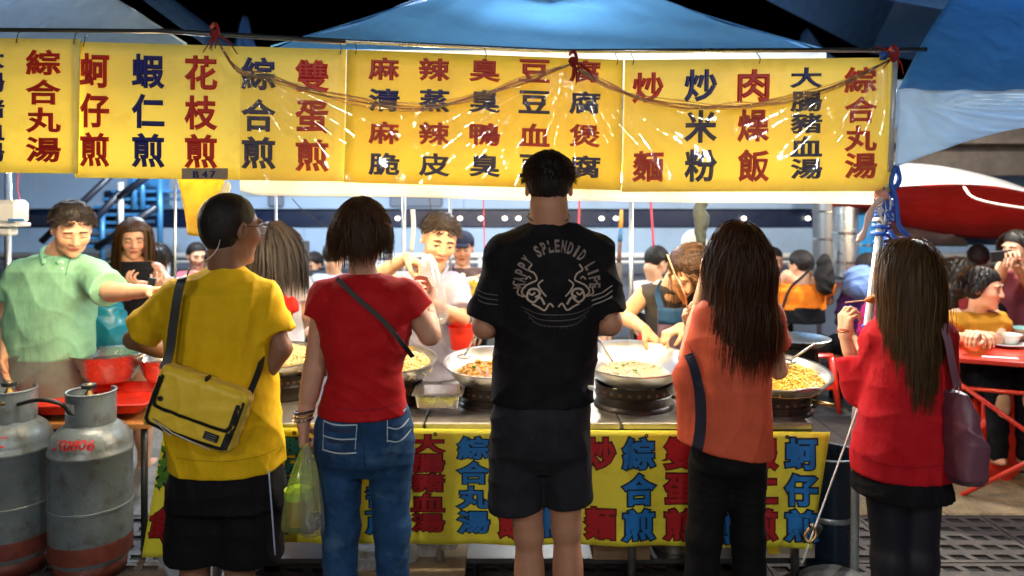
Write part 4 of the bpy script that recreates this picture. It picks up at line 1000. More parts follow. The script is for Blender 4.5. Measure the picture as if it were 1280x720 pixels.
bowl(P(205, 474, 4.0), .13, .115, M_steel, 'smaller steel bowl of red sauce beside the large steel bowl', M_soupr)
bowl(P(168, 454, 4.25), .12, .06, M_steel, 'low steel bowl behind the large steel bowl', mat('sauce_orange', (.5, .2, .03), .3))
t = thing('steel_tongs', P(175, 445, 3.95), 'steel tongs lying across the steel bowls', 'tongs')
for dx in (0, 9): b = B(); b.tube(spline([P(148+dx, 457, 3.9), P(165+dx, 447, 3.92), P(188+dx, 437, 3.98)], 4), .006, 6); b.done('arm', M_steel, t, smooth=True)

# ------------------------------------------------------------------ gas cylinders
I_paint = mat('paint_red', (.55, .02, .015), .5)
def cylinder(px, d, lab, txt, seed, rz=0., R_=.168, top=.80):
    x = (px-640)*d/FP; t = thing('gas_cylinder', (x, d, 0), lab, 'gas cylinder', 'gas cylinders left of the stall')
    b = B(); zs = .64
    pr = [(R_*.86, .06), (R_*.96, .085), (R_, .12), (R_, .30), (R_+.0035, .302), (R_+.0035, .312), (R_, .314), (R_, .535), (R_+.003, .538), (R_+.003, .550), (R_, .553), (R_*.985, .575), (R_*.93, .61), (R_*.80, .640), (R_*.62, .662), (R_*.4, .672), (.03, .676), (.0001, .676)]
    b.lathe([(.0001, .06)]+pr, c=(x, d, 0), n=64); body = b.done('tank', M_gas, t, smooth=True, auto=50)
    b = B(); b.lathe([(R_*.82, .0), (R_*.84, .0), (R_*.9, .075), (R_*.88, .075)], c=(x, d, 0), n=48); b.done('foot_ring', M_rust, t, smooth=True)
    b = B(); b.lathe([(R_+.0012, .095), (R_+.0015, .12), (R_+.0015, .165), (R_+.001, .168)], c=(x, d, 0), n=48); b.done('painted_band', M_rust, t, smooth=True)
    # collar: arc with two slots
    rc = R_*.58; z0, z1 = .655, top; b = B(); th = .004; N_ = 72
    def solid(a, zlo, zhi):                              # is the collar present here
        a = (a % (2*math.pi))
        if 1.1 < a < 2.05: return False                # open at the back
        for ca in (4.05+rz,):
            if abs((a-ca+math.pi) % (2*math.pi)-math.pi) < .48 and .715 < (zlo+zhi)/2 < .765: return False
        for ca in (4.9+rz,):
            if abs((a-ca+math.pi) % (2*math.pi)-math.pi) < .26 and (zlo+zhi)/2 < .67: return False
        return True
    zl = [z0, .67, .715, .765, z1]
    for k in range(N_):
        a0, a1 = 2*math.pi*k/N_, 2*math.pi*(k+1)/N_
        for j in range(4):
            if not solid((a0+a1)/2, zl[j], zl[j+1]): continue
            V = [(x+r_*math.cos(a), d+r_*math.sin(a), z) for a in (a0, a1) for z in (zl[j], zl[j+1]) for r_ in (rc, rc+th)]
            b.add(V, [(0, 1, 3, 2), (4, 6, 7, 5), (0, 4, 5, 1), (2, 3, 7, 6), (0, 2, 6, 4), (1, 5, 7, 3)])
    b.done('collar', M_gas, t)
    b = B(); b.tube([(x+rc*math.cos(a)+.002*math.cos(a), d+(rc+.002)*math.sin(a), top) for a in np.linspace(2.05, 2*math.pi+1.1, 50)], .0055, 6); b.done('collar_rim', M_gas, t, smooth=True)
    b = B(); b.lathe([(.018, .67), (.018, .71), (.012, .715), (.012, .77), (.018, .772), (.02, .785), (.010, .80), (.010, .82), (.016, .822), (.016, .832), (.0001, .834)], c=(x-.01, d, 0), n=14); b.tube([(x-.01, d, .735), (x-.06, d-.02, .738)], .010, 8); b.done('valve', M_brass, t, smooth=True)
    b = B(); b.lathe([(.0001, 0), (.03, 0), (.032, .008), (.03, .016), (.0001, .016)], c=(x-.01, d, .815), n=16); b.done('valve_knob', M_black, t, smooth=True, auto=40)
    bv = BVHTree.FromPolygons([v.co[:] for v in body.data.vertices], [p.vertices[:] for p in body.data.polygons])
    k = len(txt); rr_ = random.Random(seed)
    for i, ch in enumerate(txt):
        a = rad(-90)+rz*.3+(i-(k-1)/2)*(.20); e = np.array((math.cos(a), math.sin(a), 0)); s_ = np.array((-e[1], e[0], 0))
        q = np.array((x, d, .0))+e*(R_*.90)+np.array((0, 0, .628+rr_.uniform(-.006, .006)))
        up = norm(np.array((0, 0, 1))*.75-e*.65+s_*.22); o = letter('painted_mark', ch, q+(e+(0, 0, .4))*.05, s_, up, .030, .042, I_paint, t, .03)
        project(o, bv, tuple(-(norm(e+np.array((0, 0, .9))))), .0012, .12)
    return t
cylinder(114, 3.38, 'grey gas cylinder with red painted marks, nearest the stall', 'Lq0806', 3)
cylinder(14, 3.42, 'grey gas cylinder at the left edge of the photo', '191', 4, rz=.5, R_=.17)
cylinder(-60, 3.9, 'grey gas cylinder half hidden behind the leftmost one', '61', 5, rz=1.2)
t = thing('gas_hose', P(60, 505, 3.4), 'dark rubber gas hose between the two cylinders', 'hose')
b = B(); b.tube(spline([P(20, 506, 3.36), P(50, 500, 3.3), P(78, 506, 3.3), P(92, 520, 3.34), P(112, 498, 3.37)], 8), .009, 8); b.done('hose', M_black, t, smooth=True)
b = B(); b.box(P(14, 497, 3.38), (.07, .05, .03), bev=.008); b.done('regulator', mat('regulator_cream', (.5, .5, .36), .4), t)
# ------------------------------------------------------------------ behind the stall: the moored ship, gangway, gear
HD = 9.2
M_hull = mat('hull_pale_blue', (.36, .50, .70), .42, bump=.01, bscale=2.2, var=.10, vscale=1.2, dirt_mottle=((.22, .28, .36), .4, 1.3), spec=.5)
M_hstripe = mat('hull_navy', (.008, .016, .05), .3, var=.2)
M_hlow = mat('hull_grey', (.17, .21, .29), .5, bump=.006, bscale=3, var=.3, vscale=2, dirt_mottle=((.10, .08, .07), .5, 2))
M_railw = mat('rail_white', (.70, .70, .70), .4, var=.1)
t = thing('moored_ship', (0, HD+1, 0), 'large pale blue ship with a dark window band moored behind the market', 'ship')
def hbox(x0, x1, y0, y1, dd, th, m, nm, bev=.01):
    a = P(x0, y1, HD+dd); c = P(x1, y0, HD+dd); b = B(); b.box(((a[0]+c[0])/2, HD+dd+th/2, (a[2]+c[2])/2), (c[0]-a[0], th, c[2]-a[2]), bev=bev); return b.done(nm, m, t, auto=40)
for k in range(9):
    x0 = -500+k*270; hbox(x0, x0+269.6, 100, 261, .02, .5, M_hull, 'upper_plate', .002)
hbox(-520, 2000, 262, 284, .10, .4, M_hstripe, 'window_band')
for k in range(9):
    x0 = -430+k*270; hbox(x0, x0+269.6, 285, 317, .02, .5, M_hull, 'side_plate', .002)
for k in range(9):
    x0 = -460+k*270; hbox(x0, x0+269.6, 330, 350, .05, .5, M_hlow, 'lower_plate', .002); hbox(x0, x0+269.6, 350.6, 372, .07, .5, M_hlow, 'lower_plate', .002); hbox(x0, x0+269.6, 372.6, 427, .03, .5, M_hlow, 'lower_plate', .002)
hbox(-520, 2000, 318, 329, .12, .3, M_hstripe, 'rubbing_recess')
b = B()
for y in (319, 327): b.tube([P(-500, y, HD-.35), P(1900, y+1, HD-.35)], .035 if y == 319 else .02, 8)
b.done('hand_rail', M_railw, t, smooth=True)
for x in range(-440, 1900, 130): b = B(); b.tube([P(x, 319, HD-.35), P(x, 424, HD-.35)], .022, 8); b.done('rail_post', M_railw, t, smooth=True)
em = mat('deck_light', (1, .9, .7), .3, emit=7)
for x in (455, 497, 545, 575, 601, 631, 648, 752, 770, 930, 1010):
    b = B(); b.ball(P(x, 273, HD+.04), (.028, .03, .022), 10, 6); b.done('deck_light', em, t, smooth=True)
for x, w_ in ((147, 34), (520, 66), (345, 20), (690, 24)):
    b = B(); y = 246 if x == 147 else 249; b.box(P(x, y, HD-.0), (w_*HD/FP, .05, .16 if x == 147 else .2), bev=.024); b.done('vent_opening', M_hstripe if x == 147 else M_hlow, t, auto=40)
# gangway with dark stair rails on the left
t = thing('gangway', P(150, 300, 7.4), 'blue gangway stairs with dark handrails leading up to the ship at the left', 'gangway')
M_gw = mat('gangway_blue', (.05, .20, .42), .35, .3, var=.2); M_gd = mat('gangway_dark', (.012, .016, .03), .4)
for a_, b_ in (((52, 262+40), (142, 216)), ((96, 300), (150, 240)), ((148, 246), (196, 212)), ((120, 310), (196, 258))):
    b = B(); b.tube([P(a_[0], a_[1], 7.3), P(b_[0], b_[1], 7.3)], .035, 8); b.done('hand_rail', M_gd, t, smooth=True)
for k in range(8):
    b = B(); b.box(P(112+k*11, 306-k*9.5, 7.6), (.55, .5, .03), bev=.004); b.done('step', M_gw, t)
for x, y0, y1, m_ in ((151, 228, 298, M_railw), (178, 216, 262, M_gw), (168, 216, 262, M_gw), (200, 216, 320, M_gw), (128, 262, 330, M_gw)):
    b = B(); b.tube([P(x, y0, 7.35), P(x, y1, 7.35)], .028, 8); b.done('post', m_, t, smooth=True)
b = B(); b.box(P(186, 236, 7.7), (.34, .2, .42), bev=.01); b.done('platform_panel', M_gw, t)
b = B(); b.box(P(60, 276, 7.6), (1.4, .1, .10), bev=.01); b.done('side_beam', M_gd, t)

# thin poles of the stall frame and of the tents behind
for x, y0, y1, d, r, lab in ((219, 222, 328, 4.4, .008, 'thin steel pole behind the yellow printed sheet'), (345, 250, 335, 4.6, .008, 'thin steel pole above the long haired woman in white'), (505, 250, 332, 4.4, .012, 'steel pole left of the white shirted cook'),
     (563, 250, 300, 4.6, .009, 'thin steel pole just above the head of the white shirted cook'), (789, 252, 400, 4.3, .013, 'steel pole between the man in black and the cook in the apron'), (10, 215, 480, 4.6, .02, 'steel pole at the left edge behind the white dispenser')):
    b = B(); b.tube([P(x, y0-60 if y0 < 260 else y0, d), P(x, y1+ (160 if d > 4.25 else 60), d)], r, 8); tag(b.done('tent_pole', M_pole, None, smooth=True), lab, 'pole')
def cord(pts, r, m, lab, name='wire', cat='wire'):
    b = B(); b.tube(spline([P(*q) for q in pts], 5), r, 5); return tag(b.done(name, m, None, smooth=True), lab, cat)
M_pink = cloth('pink_cord', (.55, .08, .14)); M_wcord = cloth('white_cord', (.65, .65, .65)); M_bcord = cloth('blue_cord', (.02, .10, .5))
cord([(604, 235, 4.5), (605, 280, 4.5), (606, 330, 4.5)], .004, M_pink, 'pink cord hanging above the capped man', 'pink_ribbon', 'ribbon')
cord([(812, 240, 4.4), (814, 262, 4.4), (817, 308, 4.4)], .007, M_pink, 'pink ribbon hanging above the distant dark head', 'pink_ribbon', 'ribbon')
cord([(724, 240, 4.4), (724, 262, 4.4), (723, 284, 4.4)], .006, M_pink, 'short pink ribbon beside the man in black', 'pink_ribbon', 'ribbon')
cord([(536, 240, 4.5), (539, 270, 4.5), (536, 300, 4.5)], .003, M_black, 'thin dark wire above the white shirted cook')
cord([(24, 214, 4), (22, 235, 4), (28, 262, 4)], .003, M_pink, 'thin violet wire above the white dispenser')
cord([(365, 248, 4.7), (378, 262, 4.7), (402, 280, 4.7), (420, 290, 4.7)], .003, M_black, 'thin dark wire running behind the bob haired woman')
cord([(516, 262, 4.3), (517, 285, 4.3), (514, 315, 4.3)], .014, mat('spoon_white', (.6, .6, .58), .4), 'white long handled spoon hanging on the pole', 'long_spoon', 'spoon')
t = thing('hanging_umbrella', P(776, 330, 4.5), 'folded umbrella with orange and blue bands hanging by the steel pole', 'umbrella')
for (y0, y1, r0, r1, m_) in ((262, 285, .01, .014, mat('band_orange', (.6, .3, .05), .5)), (285, 302, .014, .014, mat('band_blue', (.04, .16, .4), .5)), (302, 332, .012, .012, mat('band_brown', (.10, .05, .04), .6)), (328, 376, .02, .035, mat('sack_grey', (.09, .08, .08), .8, bump=.004, bscale=20))):
    b = B(); b.tube([P(777-(y0-262)*.05, y0, 4.5), P(777-(y1-262)*.05, y1, 4.5)], [r0, r1], 10); b.done('wrapped_band', m_, t, smooth=True)
b = B(); r5 = random.Random(2); b.tube([P(876+r5.uniform(-2, 2), 248+i*6, 4.0) for i in range(11)], [.032+r5.uniform(-.008, .01) for i in range(11)], 12)
tag(b.done('tied_cloth', mat('cloth_dark_green', (.035, .045, .04), .7, bump=.012, bscale=26), None, smooth=True), 'dark crumpled cloth tied up above the cook in the apron', 'cloth')
t = thing('paper_dispenser', P(14, 268, 3.9), 'white plastic dispenser with a blue stripe hanging at the left edge', 'dispenser')
b = B(); b.box(P(14, 265, 3.9), (.135, .11, .125), bev=.02); b.box(P(12, 281, 3.9), (.15, .12, .02), bev=.005); b.box(P(10, 289, 3.9), (.07, .07, .045), bev=.01); b.done('housing', M_white, t, auto=40)
b = B(); b.box(P(20, 275, 3.83), (.075, .01, .012)); b.done('blue_stripe', mat('stripe_blue', (.02, .2, .5), .5), t)
t = thing('food_crate', P(586, 365, 4.9), 'yellow plastic basket of pale food behind the white shirted cook', 'crate')
b = B(); c = P(586, 362, 4.9)
for z in (0, .05, .1, .15): 
    for sy in (-1, 1): b.box(c+(0, sy*.12, z-.1), (.24, .01, .022))
    for sx in (-1, 1): b.box(c+(sx*.12, 0, z-.1), (.01, .24, .022))
for sx in (-1, -.33, .33, 1):
    for sy in (-1, 1): b.box(c+(sx*.12, sy*.12, -.02), (.012, .012, .2))
b.done('basket', mat('crate_yellow', (.62, .48, .03), .5), t)
b = B(); r5 = random.Random(9)
for i in range(24): b.ball(c+np.array((r5.uniform(-.1, .1), r5.uniform(-.1, .1), .05+r5.uniform(-.02, .03))), r5.uniform(.018, .03), 7, 5)
b.done('pale_buns', mat('bun_pale', (.72, .66, .5), .6), t, smooth=True)
# faint support under crate: a low trolley
b = B(); b.box(c+np.array((0, 0, -.14)), (.5, .4, .03)); b.box(c+np.array((0, 0, -.9)), (.45, .36, .02))
for sx in (-.22, .22):
    for sy in (-.17, .17): b.tube([c+np.array((sx, sy, -.14)), (c[0]+sx, c[1]+sy, 0)], .014, 7)
tag(b.done('metal_trolley', M_pole, None), 'metal trolley under the yellow plastic basket', 'trolley')

b = B(); b.box(P(372, 316, 6.6), (.16, .2, .2), bev=.01); b.box(P(372, 330, 6.6), (.05, .1, .06)); b.box(P(372, 342, 6.6), (.5, .4, .03)); b.tube([P(372, 342, 6.6), (P(372, 342, 6.6)[0], 6.6, 0)], .02, 8); tag(b.done('black_box', M_black, None), 'black box on a stand behind the woman with greying hair', 'box')
# stainless tanks and blue barrel behind the right pole
def tank(x, y0, y1, d, R_, m, lab, name='water_heater', cat='water heater', bands=3):
    a = P(x, y0, d); c = P(x, y1, d); t = thing(name, (a[0], d, c[2]), lab, cat, 'steel tanks behind the right pole'); H_ = a[2]-c[2]
    b = B(); b.lathe([(.0001, H_+.02), (R_*.6, H_+.015), (R_, H_-.01), (R_, 0), (.0001, 0)], c=(a[0], d, c[2]), n=28); b.done('body', m, t, smooth=True, auto=40)
    for k in range(bands):
        b = B(); z = c[2]+H_*(.15+.33*k); b.lathe([(R_+.001, z), (R_+.008, z+.005), (R_+.008, z+.018), (R_+.001, z+.022)], c=(a[0], d, 0), n=28); b.done('band', M_chrome, t, smooth=True, auto=40)
    return t
tank(1064, 236, 345, 6.7, .15, M_steel, 'tall steel tank just left of the leaning pole'); tank(1040, 246, 350, 7.1, .17, mat('tank_grey', (.25, .26, .27), .4, .8, var=.2), 'dull grey tank left of the tall steel tank')
tank(1088, 268, 345, 6.5, .085, mat('barrel_blue', (.01, .22, .5), .3), 'narrow bright blue barrel right behind the leaning pole', 'blue_barrel', 'barrel', 2)
b = B(); b.box(P(1062, 352, 6.7), (.6, .4, .05)); 
for sx in (-.27, .27): b.tube([P(1062, 352, 6.7)+np.array((sx, 0, 0)), (P(1062, 352, 6.7)[0]+sx, 6.7, 0)], .02, 8)
tag(b.done('tank_stand', M_pole, None), 'metal stand carrying the steel tanks', 'stand')
b = B(); r5 = random.Random(5)
b.tube(spline([P(1020, 238, 5.4), P(1045, 226, 5.4), P(1075, 224, 5.4), P(1100, 236, 5.4)], 5), .05, 8); tag(b.done('red_cloth_roll', cloth('red_dark', (.35, .03, .02)), None, smooth=True), 'dark red cloth rolled above the steel tanks', 'cloth')

# red, white and blue tarpaulin roof
t = thing('striped_tarpaulin', P(1180, 250, 6.5), 'sagging red tarpaulin with white and blue panels behind the right tent', 'tarpaulin')
Ms = [mat('tarp_red', (.50, .035, .03), .8, bump=.006, bscale=9, var=.15, transl=.2, detail=5), mat('tarp_white', (.40, .39, .40), .85, bump=.01, bscale=7, var=.15, transl=.2, detail=6), mat('tarp_royal', (.02, .07, .24), .45, bump=.006, bscale=9, var=.15, transl=.2, detail=5)]
nn = noise3(41)
def patch(fn, m, nm, n=40, k=16):
    G = np.zeros((n, k, 3))
    for i in range(n):
        for j in range(k):
            u, v = i/(n-1), j/(k-1); x, y, dd = fn(u, v); G[i, j] = P(x, y, dd+.05*nn(u*3, v*2, 0, 2.5)+.03*math.sin(u*26+2*v))
    b = B(); b.grid(G); b.done(nm, m, t, smooth=True, solid=.004)
def arc_top(x): return 203+34*((x-1110)/190)**2*1.15 if x > 1110 else 203+.04*(1110-x)
def arc_mid(x): return 234-4*math.sin((x-1110)/60)+(max(0, x-1200)/100)**2*10
def arc_bot(x): return 262+ (x-1030)*.19-(max(0, x-1200))*.12
patch(lambda u, v: (1040+300*u, arc_top(1040+300*u)*(1-v)+arc_mid(1040+300*u)*v, 6.3-.5*v), Ms[1], 'white_border')
patch(lambda u, v: (1040+300*u, (arc_mid(1040+300*u)+0)*(1-v)+(arc_bot(1040+300*u)+2)*v, 5.8+1.2*v), Ms[0], 'red_panel')
patch(lambda u, v: (1040+170*u, arc_bot(1040+170*u)*(1-v)+(306+2*u)*v, 7.0+.25*v), Ms[1], 'white_panel')
patch(lambda u, v: (1208+130*u-20*(1-v), arc_bot(1208+130*u)*(1-v)+(306)*v, 7.02+.25*v), Ms[2], 'blue_panel')
cord([(1205, 234, 5.6), (1215, 246, 5.5), (1240, 254, 5.5), (1290, 262, 5.5)], .009, mat('string_lights', (.8, .6, .5), .5), 'pale cord of string lights drooping over the red tarpaulin')
b = B(); b.box(P(1230, 190, 8), (3.2, .3, .5)); b.box(P(1180, 176, 7.6), (3.2, .08, .06)); tag(b.done('concrete_wall', mat('wall_brown', (.16, .13, .11), .8, var=.3), None), 'brown wall seen under the right blue tent', 'wall')

# leaning tent pole with ropes
t = thing('tent_pole', P(1060, 720, 2.95), 'leaning white tent pole wrapped with blue rope right of the boards', 'pole')
b = B(); b.tube([P(1119, 60, 3.0), P(1112, 215, 3.0)], .012, 12); b.tube([P(1108, 230, 3.02), P(1070, 520, 3.1), P(1068, 720, 3.15), (P(1066, 720, 3.15)[0], 3.2, 0)], .017, 14); b.done('tube', mat('pole_white', (.5, .56, .6), .3, .2, var=.15, vscale=12), t, smooth=True)
M_brope = mat('rope_blue', (.015, .10, .50), .55, bump=.002, bscale=200); M_wrope = mat('rope_white', (.62, .62, .66), .6, bump=.002, bscale=200)
r6 = random.Random(11)
for k in range(9):
    y = 236+k*7; x = 1107-(y-236)*.13; c = P(x, y, 3.03); b = B()
    b.tube([c+np.array((.028*math.cos(a)+r6.uniform(-.003, .003), .028*math.sin(a), .008*math.sin(a*.5+k)+a*.001)) for a in np.linspace(0, 6.6, 18)], .0085, 6); b.done('rope_coil', M_brope if k % 3 else M_wrope, t, smooth=True)
for k in range(6):
    pts = [P(1108, 238+k*4, 2.98)]; 
    for q in range(4): pts.append(P(1108+r6.uniform(-10, 14), 240+r6.uniform(-6, 40), 2.97))
    b = B(); b.tube(spline(pts, 6), .0042, 6); b.done('rope_loop', M_brope if k % 2 else M_wrope, t, smooth=True)
for y in (303, 408): b = B(); c = P(1112-(y-215)*.13, y, 3.06); b.tube([c+np.array((.026*math.cos(a), .026*math.sin(a), .004*a-.01)) for a in np.linspace(0, 7, 18)], .005, 6); b.done('rope_coil', M_brope, t, smooth=True)
b = B(); b.tube(spline([P(1120, 208, 2.96), P(1114, 228, 2.95), P(1120, 250, 2.95), P(1124, 282, 2.95), P(1136, 296, 2.95), P(1120, 298, 2.95), P(1112, 288, 2.96)], 6), .009, 7); b.done('rope_tail', M_brope, t, smooth=True)
b = B(); b.tube(spline([P(1104, 244, 2.97), P(1090, 262, 2.94), P(1080, 290, 2.93), P(1072, 302, 2.94)], 6), [.012+.003*math.sin(i) for i in range(19)], 7); b.done('rag_end', mat('rag_pinkish', (.66, .48, .46), .8), t, smooth=True)
b = B(); b.ball(P(1102, 244, 2.97), (.03, .022, .024), 10, 7); b.done('rag_knot', mat('rag_coral', (.72, .32, .25), .8, bump=.01, bscale=30), t, smooth=True)
b = B(); b.box(P(1104, 70, 2.96), (.02, .02, .03)); b.tube(spline([P(1120, 205, 3.0), P(1124, 225, 3.0), P(1116, 238, 2.98)], 5), .010, 6); b.done('rope_upper', M_brope, t, smooth=True)
t = thing('guy_rope', P(1008, 690, 2.9), 'white guy rope with a hook running down beside the yellow skirt', 'rope')
b = B(); b.tube([P(1080, 486, 3.06), P(1055, 560, 3.0), P(1017, 664, 2.95), P(1003, 704, 2.93)], .0036, 7); b.done('rope', M_wrope, t, smooth=True)
for y in (492, 499, 506, 513): b = B(); c = P(1076, y, 3.1); b.tube([c+np.array((.026*math.cos(a), .026*math.sin(a), .004*math.sin(a))) for a in np.linspace(0, 6.4, 16)], .007, 6); b.done('knot', M_wrope, t, smooth=True)
b = B(); b.tube(spline([P(1014, 655, 2.94), P(1020, 668, 2.93), P(1012, 678, 2.92), P(1006, 670, 2.93), P(1012, 660, 2.93)], 5), .006, 7); b.done('hook', M_brass, t, smooth=True)
b = B(); b.box(P(1020, 664, 2.97), (.035, .02, .06), R=Ry(.5), bev=.008); b.done('clamp', M_rail, t, auto=40)

# ------------------------------------------------------------------ under the counter
t = thing('tall_bucket', P(1042, 690, 3.25), 'tall dark blue bucket standing right of the yellow skirt', 'bucket')
c = P(1040, 0, 3.3); c = np.array((P(1038, 600, 3.35)[0], 3.38, 0)); b = B()
b.lathe([(.0001, .0), (.10, 0), (.125, .52), (.131, .525), (.131, .535), (.122, .53), (.098, .01), (.0001, .01)], c=c, n=36); b.done('shell', mat('bucket_navy', (.012, .025, .05), .3, var=.2), t, smooth=True, auto=50)
b = B(); b.tube([c+np.array((.131*math.cos(a), .131*math.sin(a), .53)) for a in np.linspace(0, 6.283, 40)], .005, 6); b.done('rim', mat('rim_silver', (.4, .45, .5), .3, .6), t, smooth=True)
b = B(); b.lathe([(.114, .25), (.118, .255), (.118, .27), (.115, .275)], c=c, n=36); b.done('hoop', mat('rim_silver', (.4, .45, .5)), t, smooth=True)
t = thing('carton', P(960, 660, 3.25), 'pale carton with a blue wave and yellow patch under the counter', 'box')
b = B(); c = P(962, 658, 3.3); c[2] = .27; b.box(c, (.30, .24, .24), bev=.003); b.done('box', mat('carton_pale', (.42, .36, .30), .7, var=.1), t)
G = np.zeros((24, 2, 3))
for i in range(24):
    u = i/23; z = .33+.03*math.sin(u*5.5+.5); G[i, 0] = (c[0]-.14+.28*u, c[1]-.1235, z); G[i, 1] = (c[0]-.14+.28*u, c[1]-.1235, z+.03+.012*math.sin(u*4))
b = B(); b.grid(G); b.done('blue_wave', mat('print_blue', (.01, .16, .40), .5), t); b = B(); b.add([(c[0]-.05, c[1]-.1235, .17), (c[0]+.0, c[1]-.1235, .17), (c[0]+.0, c[1]-.1235, .25), (c[0]-.05, c[1]-.1235, .25)], [(0, 1, 2, 3)]); b.done('yellow_patch', mat('print_yellow', (.7, .5, .02), .5), t)
M_cb = mat('cardboard', (.20, .13, .07), .85, bump=.002, bscale=40, var=.25, vscale=8)
t = thing('cardboard_box', P(770, 700, 3.2), 'brown cardboard box under the middle of the counter', 'box')
b = B(); c = P(772, 700, 3.3); c[2] = .23; b.box(c, (.24, .25, .17), bev=.002); b.done('box', M_cb, t)
b = B(); b.box(c+np.array((-.07, -.14, .09)), (.10, .07, .003), R=Rx(.5)); b.done('flap', M_cb, t)
t = thing('steel_pot', P(845, 695, 3.25), 'dull steel pot on the shelf behind the leggings', 'pot')
b = B(); c = P(845, 700, 3.35); c[2] = .142; b.lathe([(.0001, 0), (.12, 0), (.125, .2), (.13, .205), (.122, .2), (.0001, .19)], c=c, n=30); b.done('shell', M_steel_dirty, t, smooth=True, auto=40)
M_clear = film('clear_box', (.9, .93, .95), .42, .08, .003, 30)
r7 = random.Random(6)
for i in range(4):
    cx = 470+i*30; t = thing('takeaway_box', P(cx, 700, 3.1), ['clear ribbed takeaway box leftmost under the counter', 'clear ribbed takeaway box behind the legs of the woman in jeans', 'clear ribbed takeaway box lying right of the jeans', 'clear ribbed takeaway box rightmost of its row'][i], 'food box', 'clear takeaway boxes under the counter')
    c = P((468, 500, 528, 550)[i], 697, 3.12+.03*i); c[2] = .16+.012*i; b = B(); W_, D_, H_ = .17, .13, .045
    for s_, z0, z1 in ((1, 0, H_), (1.03, H_+.004, H_+.03)):
        n = 28; R0 = []
        for q, z in ((.88, z0), (1., z1)) if s_ == 1 else ((1., z0), (.9, z1)):
            for k in range(n):
                a = 2*math.pi*k/n; ca, sa = math.cos(a), math.sin(a); e = 1/(abs(ca)**6+abs(sa)**6)**(1/6); rb = 1-.03*(k % 2); R0.append((c[0]+W_/2*q*s_*ca*e*rb, c[1]+D_/2*q*s_*sa*e*rb, c[2]+z))
        b.add(R0, [(k, (k+1) % n, n+(k+1) % n, n+k) for k in range(n)]+[tuple(range(n)) if s_ == 1 else tuple(range(n, 2*n))])
    for k in range(5): b.box(c+np.array((-.05+.025*k, -D_/2*.95, .02)), (.008, .006, .03), bev=.002)
    b.done('shell', M_clear, t)
b = B(); c = P(500, 715, 3.16); b.box((c[0], 3.2, .135), (.55, .25, .02), bev=.004); tag(b.done('wooden_plank', mat('plank', (.25, .18, .10), .8, var=.3), None), 'wooden plank carrying the clear takeaway boxes', 'plank')
t = thing('tent_weight', P(1040, 715, 2.95), 'round dark weight at the foot of the leaning pole', 'weight')
c = np.array((P(1045, 715, 3.02)[0], 3.0, 0)); b = B(); b.lathe([(.0001, .17), (.03, .17), (.10, .165), (.145, .14), (.16, .10), (.16, .0)], c=c, n=36); b.done('weight', mat('rubber_dark', (.03, .03, .032), .5, bump=.002, bscale=40), t, smooth=True, auto=50)

# ------------------------------------------------------------------ dining area on the right
def stool(loc, lab, rz=0, first=[None]):
    if first[0] is None:
        t = thing('plastic_stool', (0, 0, 0), lab, 'stool', 'red plastic stools of the eating area'); b = B()
        b.box((0, 0, .44), (.28, .28, .03), bev=.012); b.done('seat', M_red_plastic, t, auto=40, local=True)
        for sx in (-1, 1):
            for sy in (-1, 1): b = B(); b.tube([(sx*.12, sy*.12, .43), (sx*.165, sy*.165, 0)], [.028, .02], 6); b.done('leg', M_red_plastic, t, smooth=True, local=True)
        b = B()
        for sx in (-1, 1): b.box((sx*.145, 0, .2), (.012, .26, .03)); b.box((0, sx*.145, .2), (.26, .012, .03))
        b.done('stretcher', M_red_plastic, t, local=True); first[0] = t
    else:
        t = first[0].copy(); C.objects.link(t)
        for ch in first[0].children: k = ch.copy(); k.parent = t; C.objects.link(k)
        t['label'] = lab
    t.location = loc; t.rotation_euler = (0, 0, rz); return t
stool((P(1010, 400, 6.0)[0], 6.0, 0), 'red stool under the man in the orange shirt', .2)
stool((P(1085, 400, 6.3)[0], 6.3, 0), 'red stool behind the leaning pole', .6)
stool((P(1232, 400, 4.75)[0], 4.8, 0), 'red stool under the woman in the ochre top', .1)
stool((P(1190, 400, 6.2)[0], 6.3, 0), 'red stool far behind the ochre top', .3)
def table(c, sx, sy, rz, lab, z=.72):
    t = thing('dining_table', (c[0], c[1], 0), lab, 'table', 'red dining tables', rz=rz)
    b = B(); b.box((0, 0, z-.015), (sx, sy, .03), bev=.006); b.done('table_top', M_red_table, t, auto=40, local=True)
    for qx in (-1, 1):
        for qy in (-1, 1): b = B(); b.tube([(qx*(sx/2-.12), qy*(sy/2-.06), z-.03), (-qx*(sx/2-.3), qy*(sy/2-.06), 0)], .013, 7); b.done('leg', M_red_table, t, smooth=True, local=True)
    b = B()
    for qy in (-1, 1): b.tube([(-sx/2+.1, qy*(sy/2-.06), z-.18), (sx/2-.1, qy*(sy/2-.06), z-.18)], .012, 7)
    b.done('cross_bar', M_red_table, t, smooth=True, local=True); return t
table((3.02, 4.35), 1.45, .72, rad(-24), 'red dining table with dishes beside the woman in the ochre top', .78)
table((3.7, 6.2), 1.6, .7, rad(-8), 'red dining table farther back on the right', .82)
def zt(x, y, z=.782): return np.array((x, y, z))
def px2(px, py, z): d = (CAMH-z)*FP/(py-HY); return P(px, py, d)
M_cer = mat('ceramic', (.70, .68, .62), .25, coat=.4)
def dish(c, prof, m, nm, lab, cat): t_ = B().lathe(prof, c=c, n=32).done(nm, m, None, smooth=True, auto=50); return tag(t_, lab, cat)
PL = [(.0001, 0), (.05, 0), (.10, .018), (.103, .02), (.10, .024), (.05, .006), (.0001, .006)]; BW = [(.0001, 0), (.035, 0), (.065, .055), (.067, .058), (.062, .056), (.033, .006), (.0001, .006)]
dish(px2(1258, 433, .782), PL, M_cer, 'plate', 'white plate under the bowl on the near red table', 'plate')
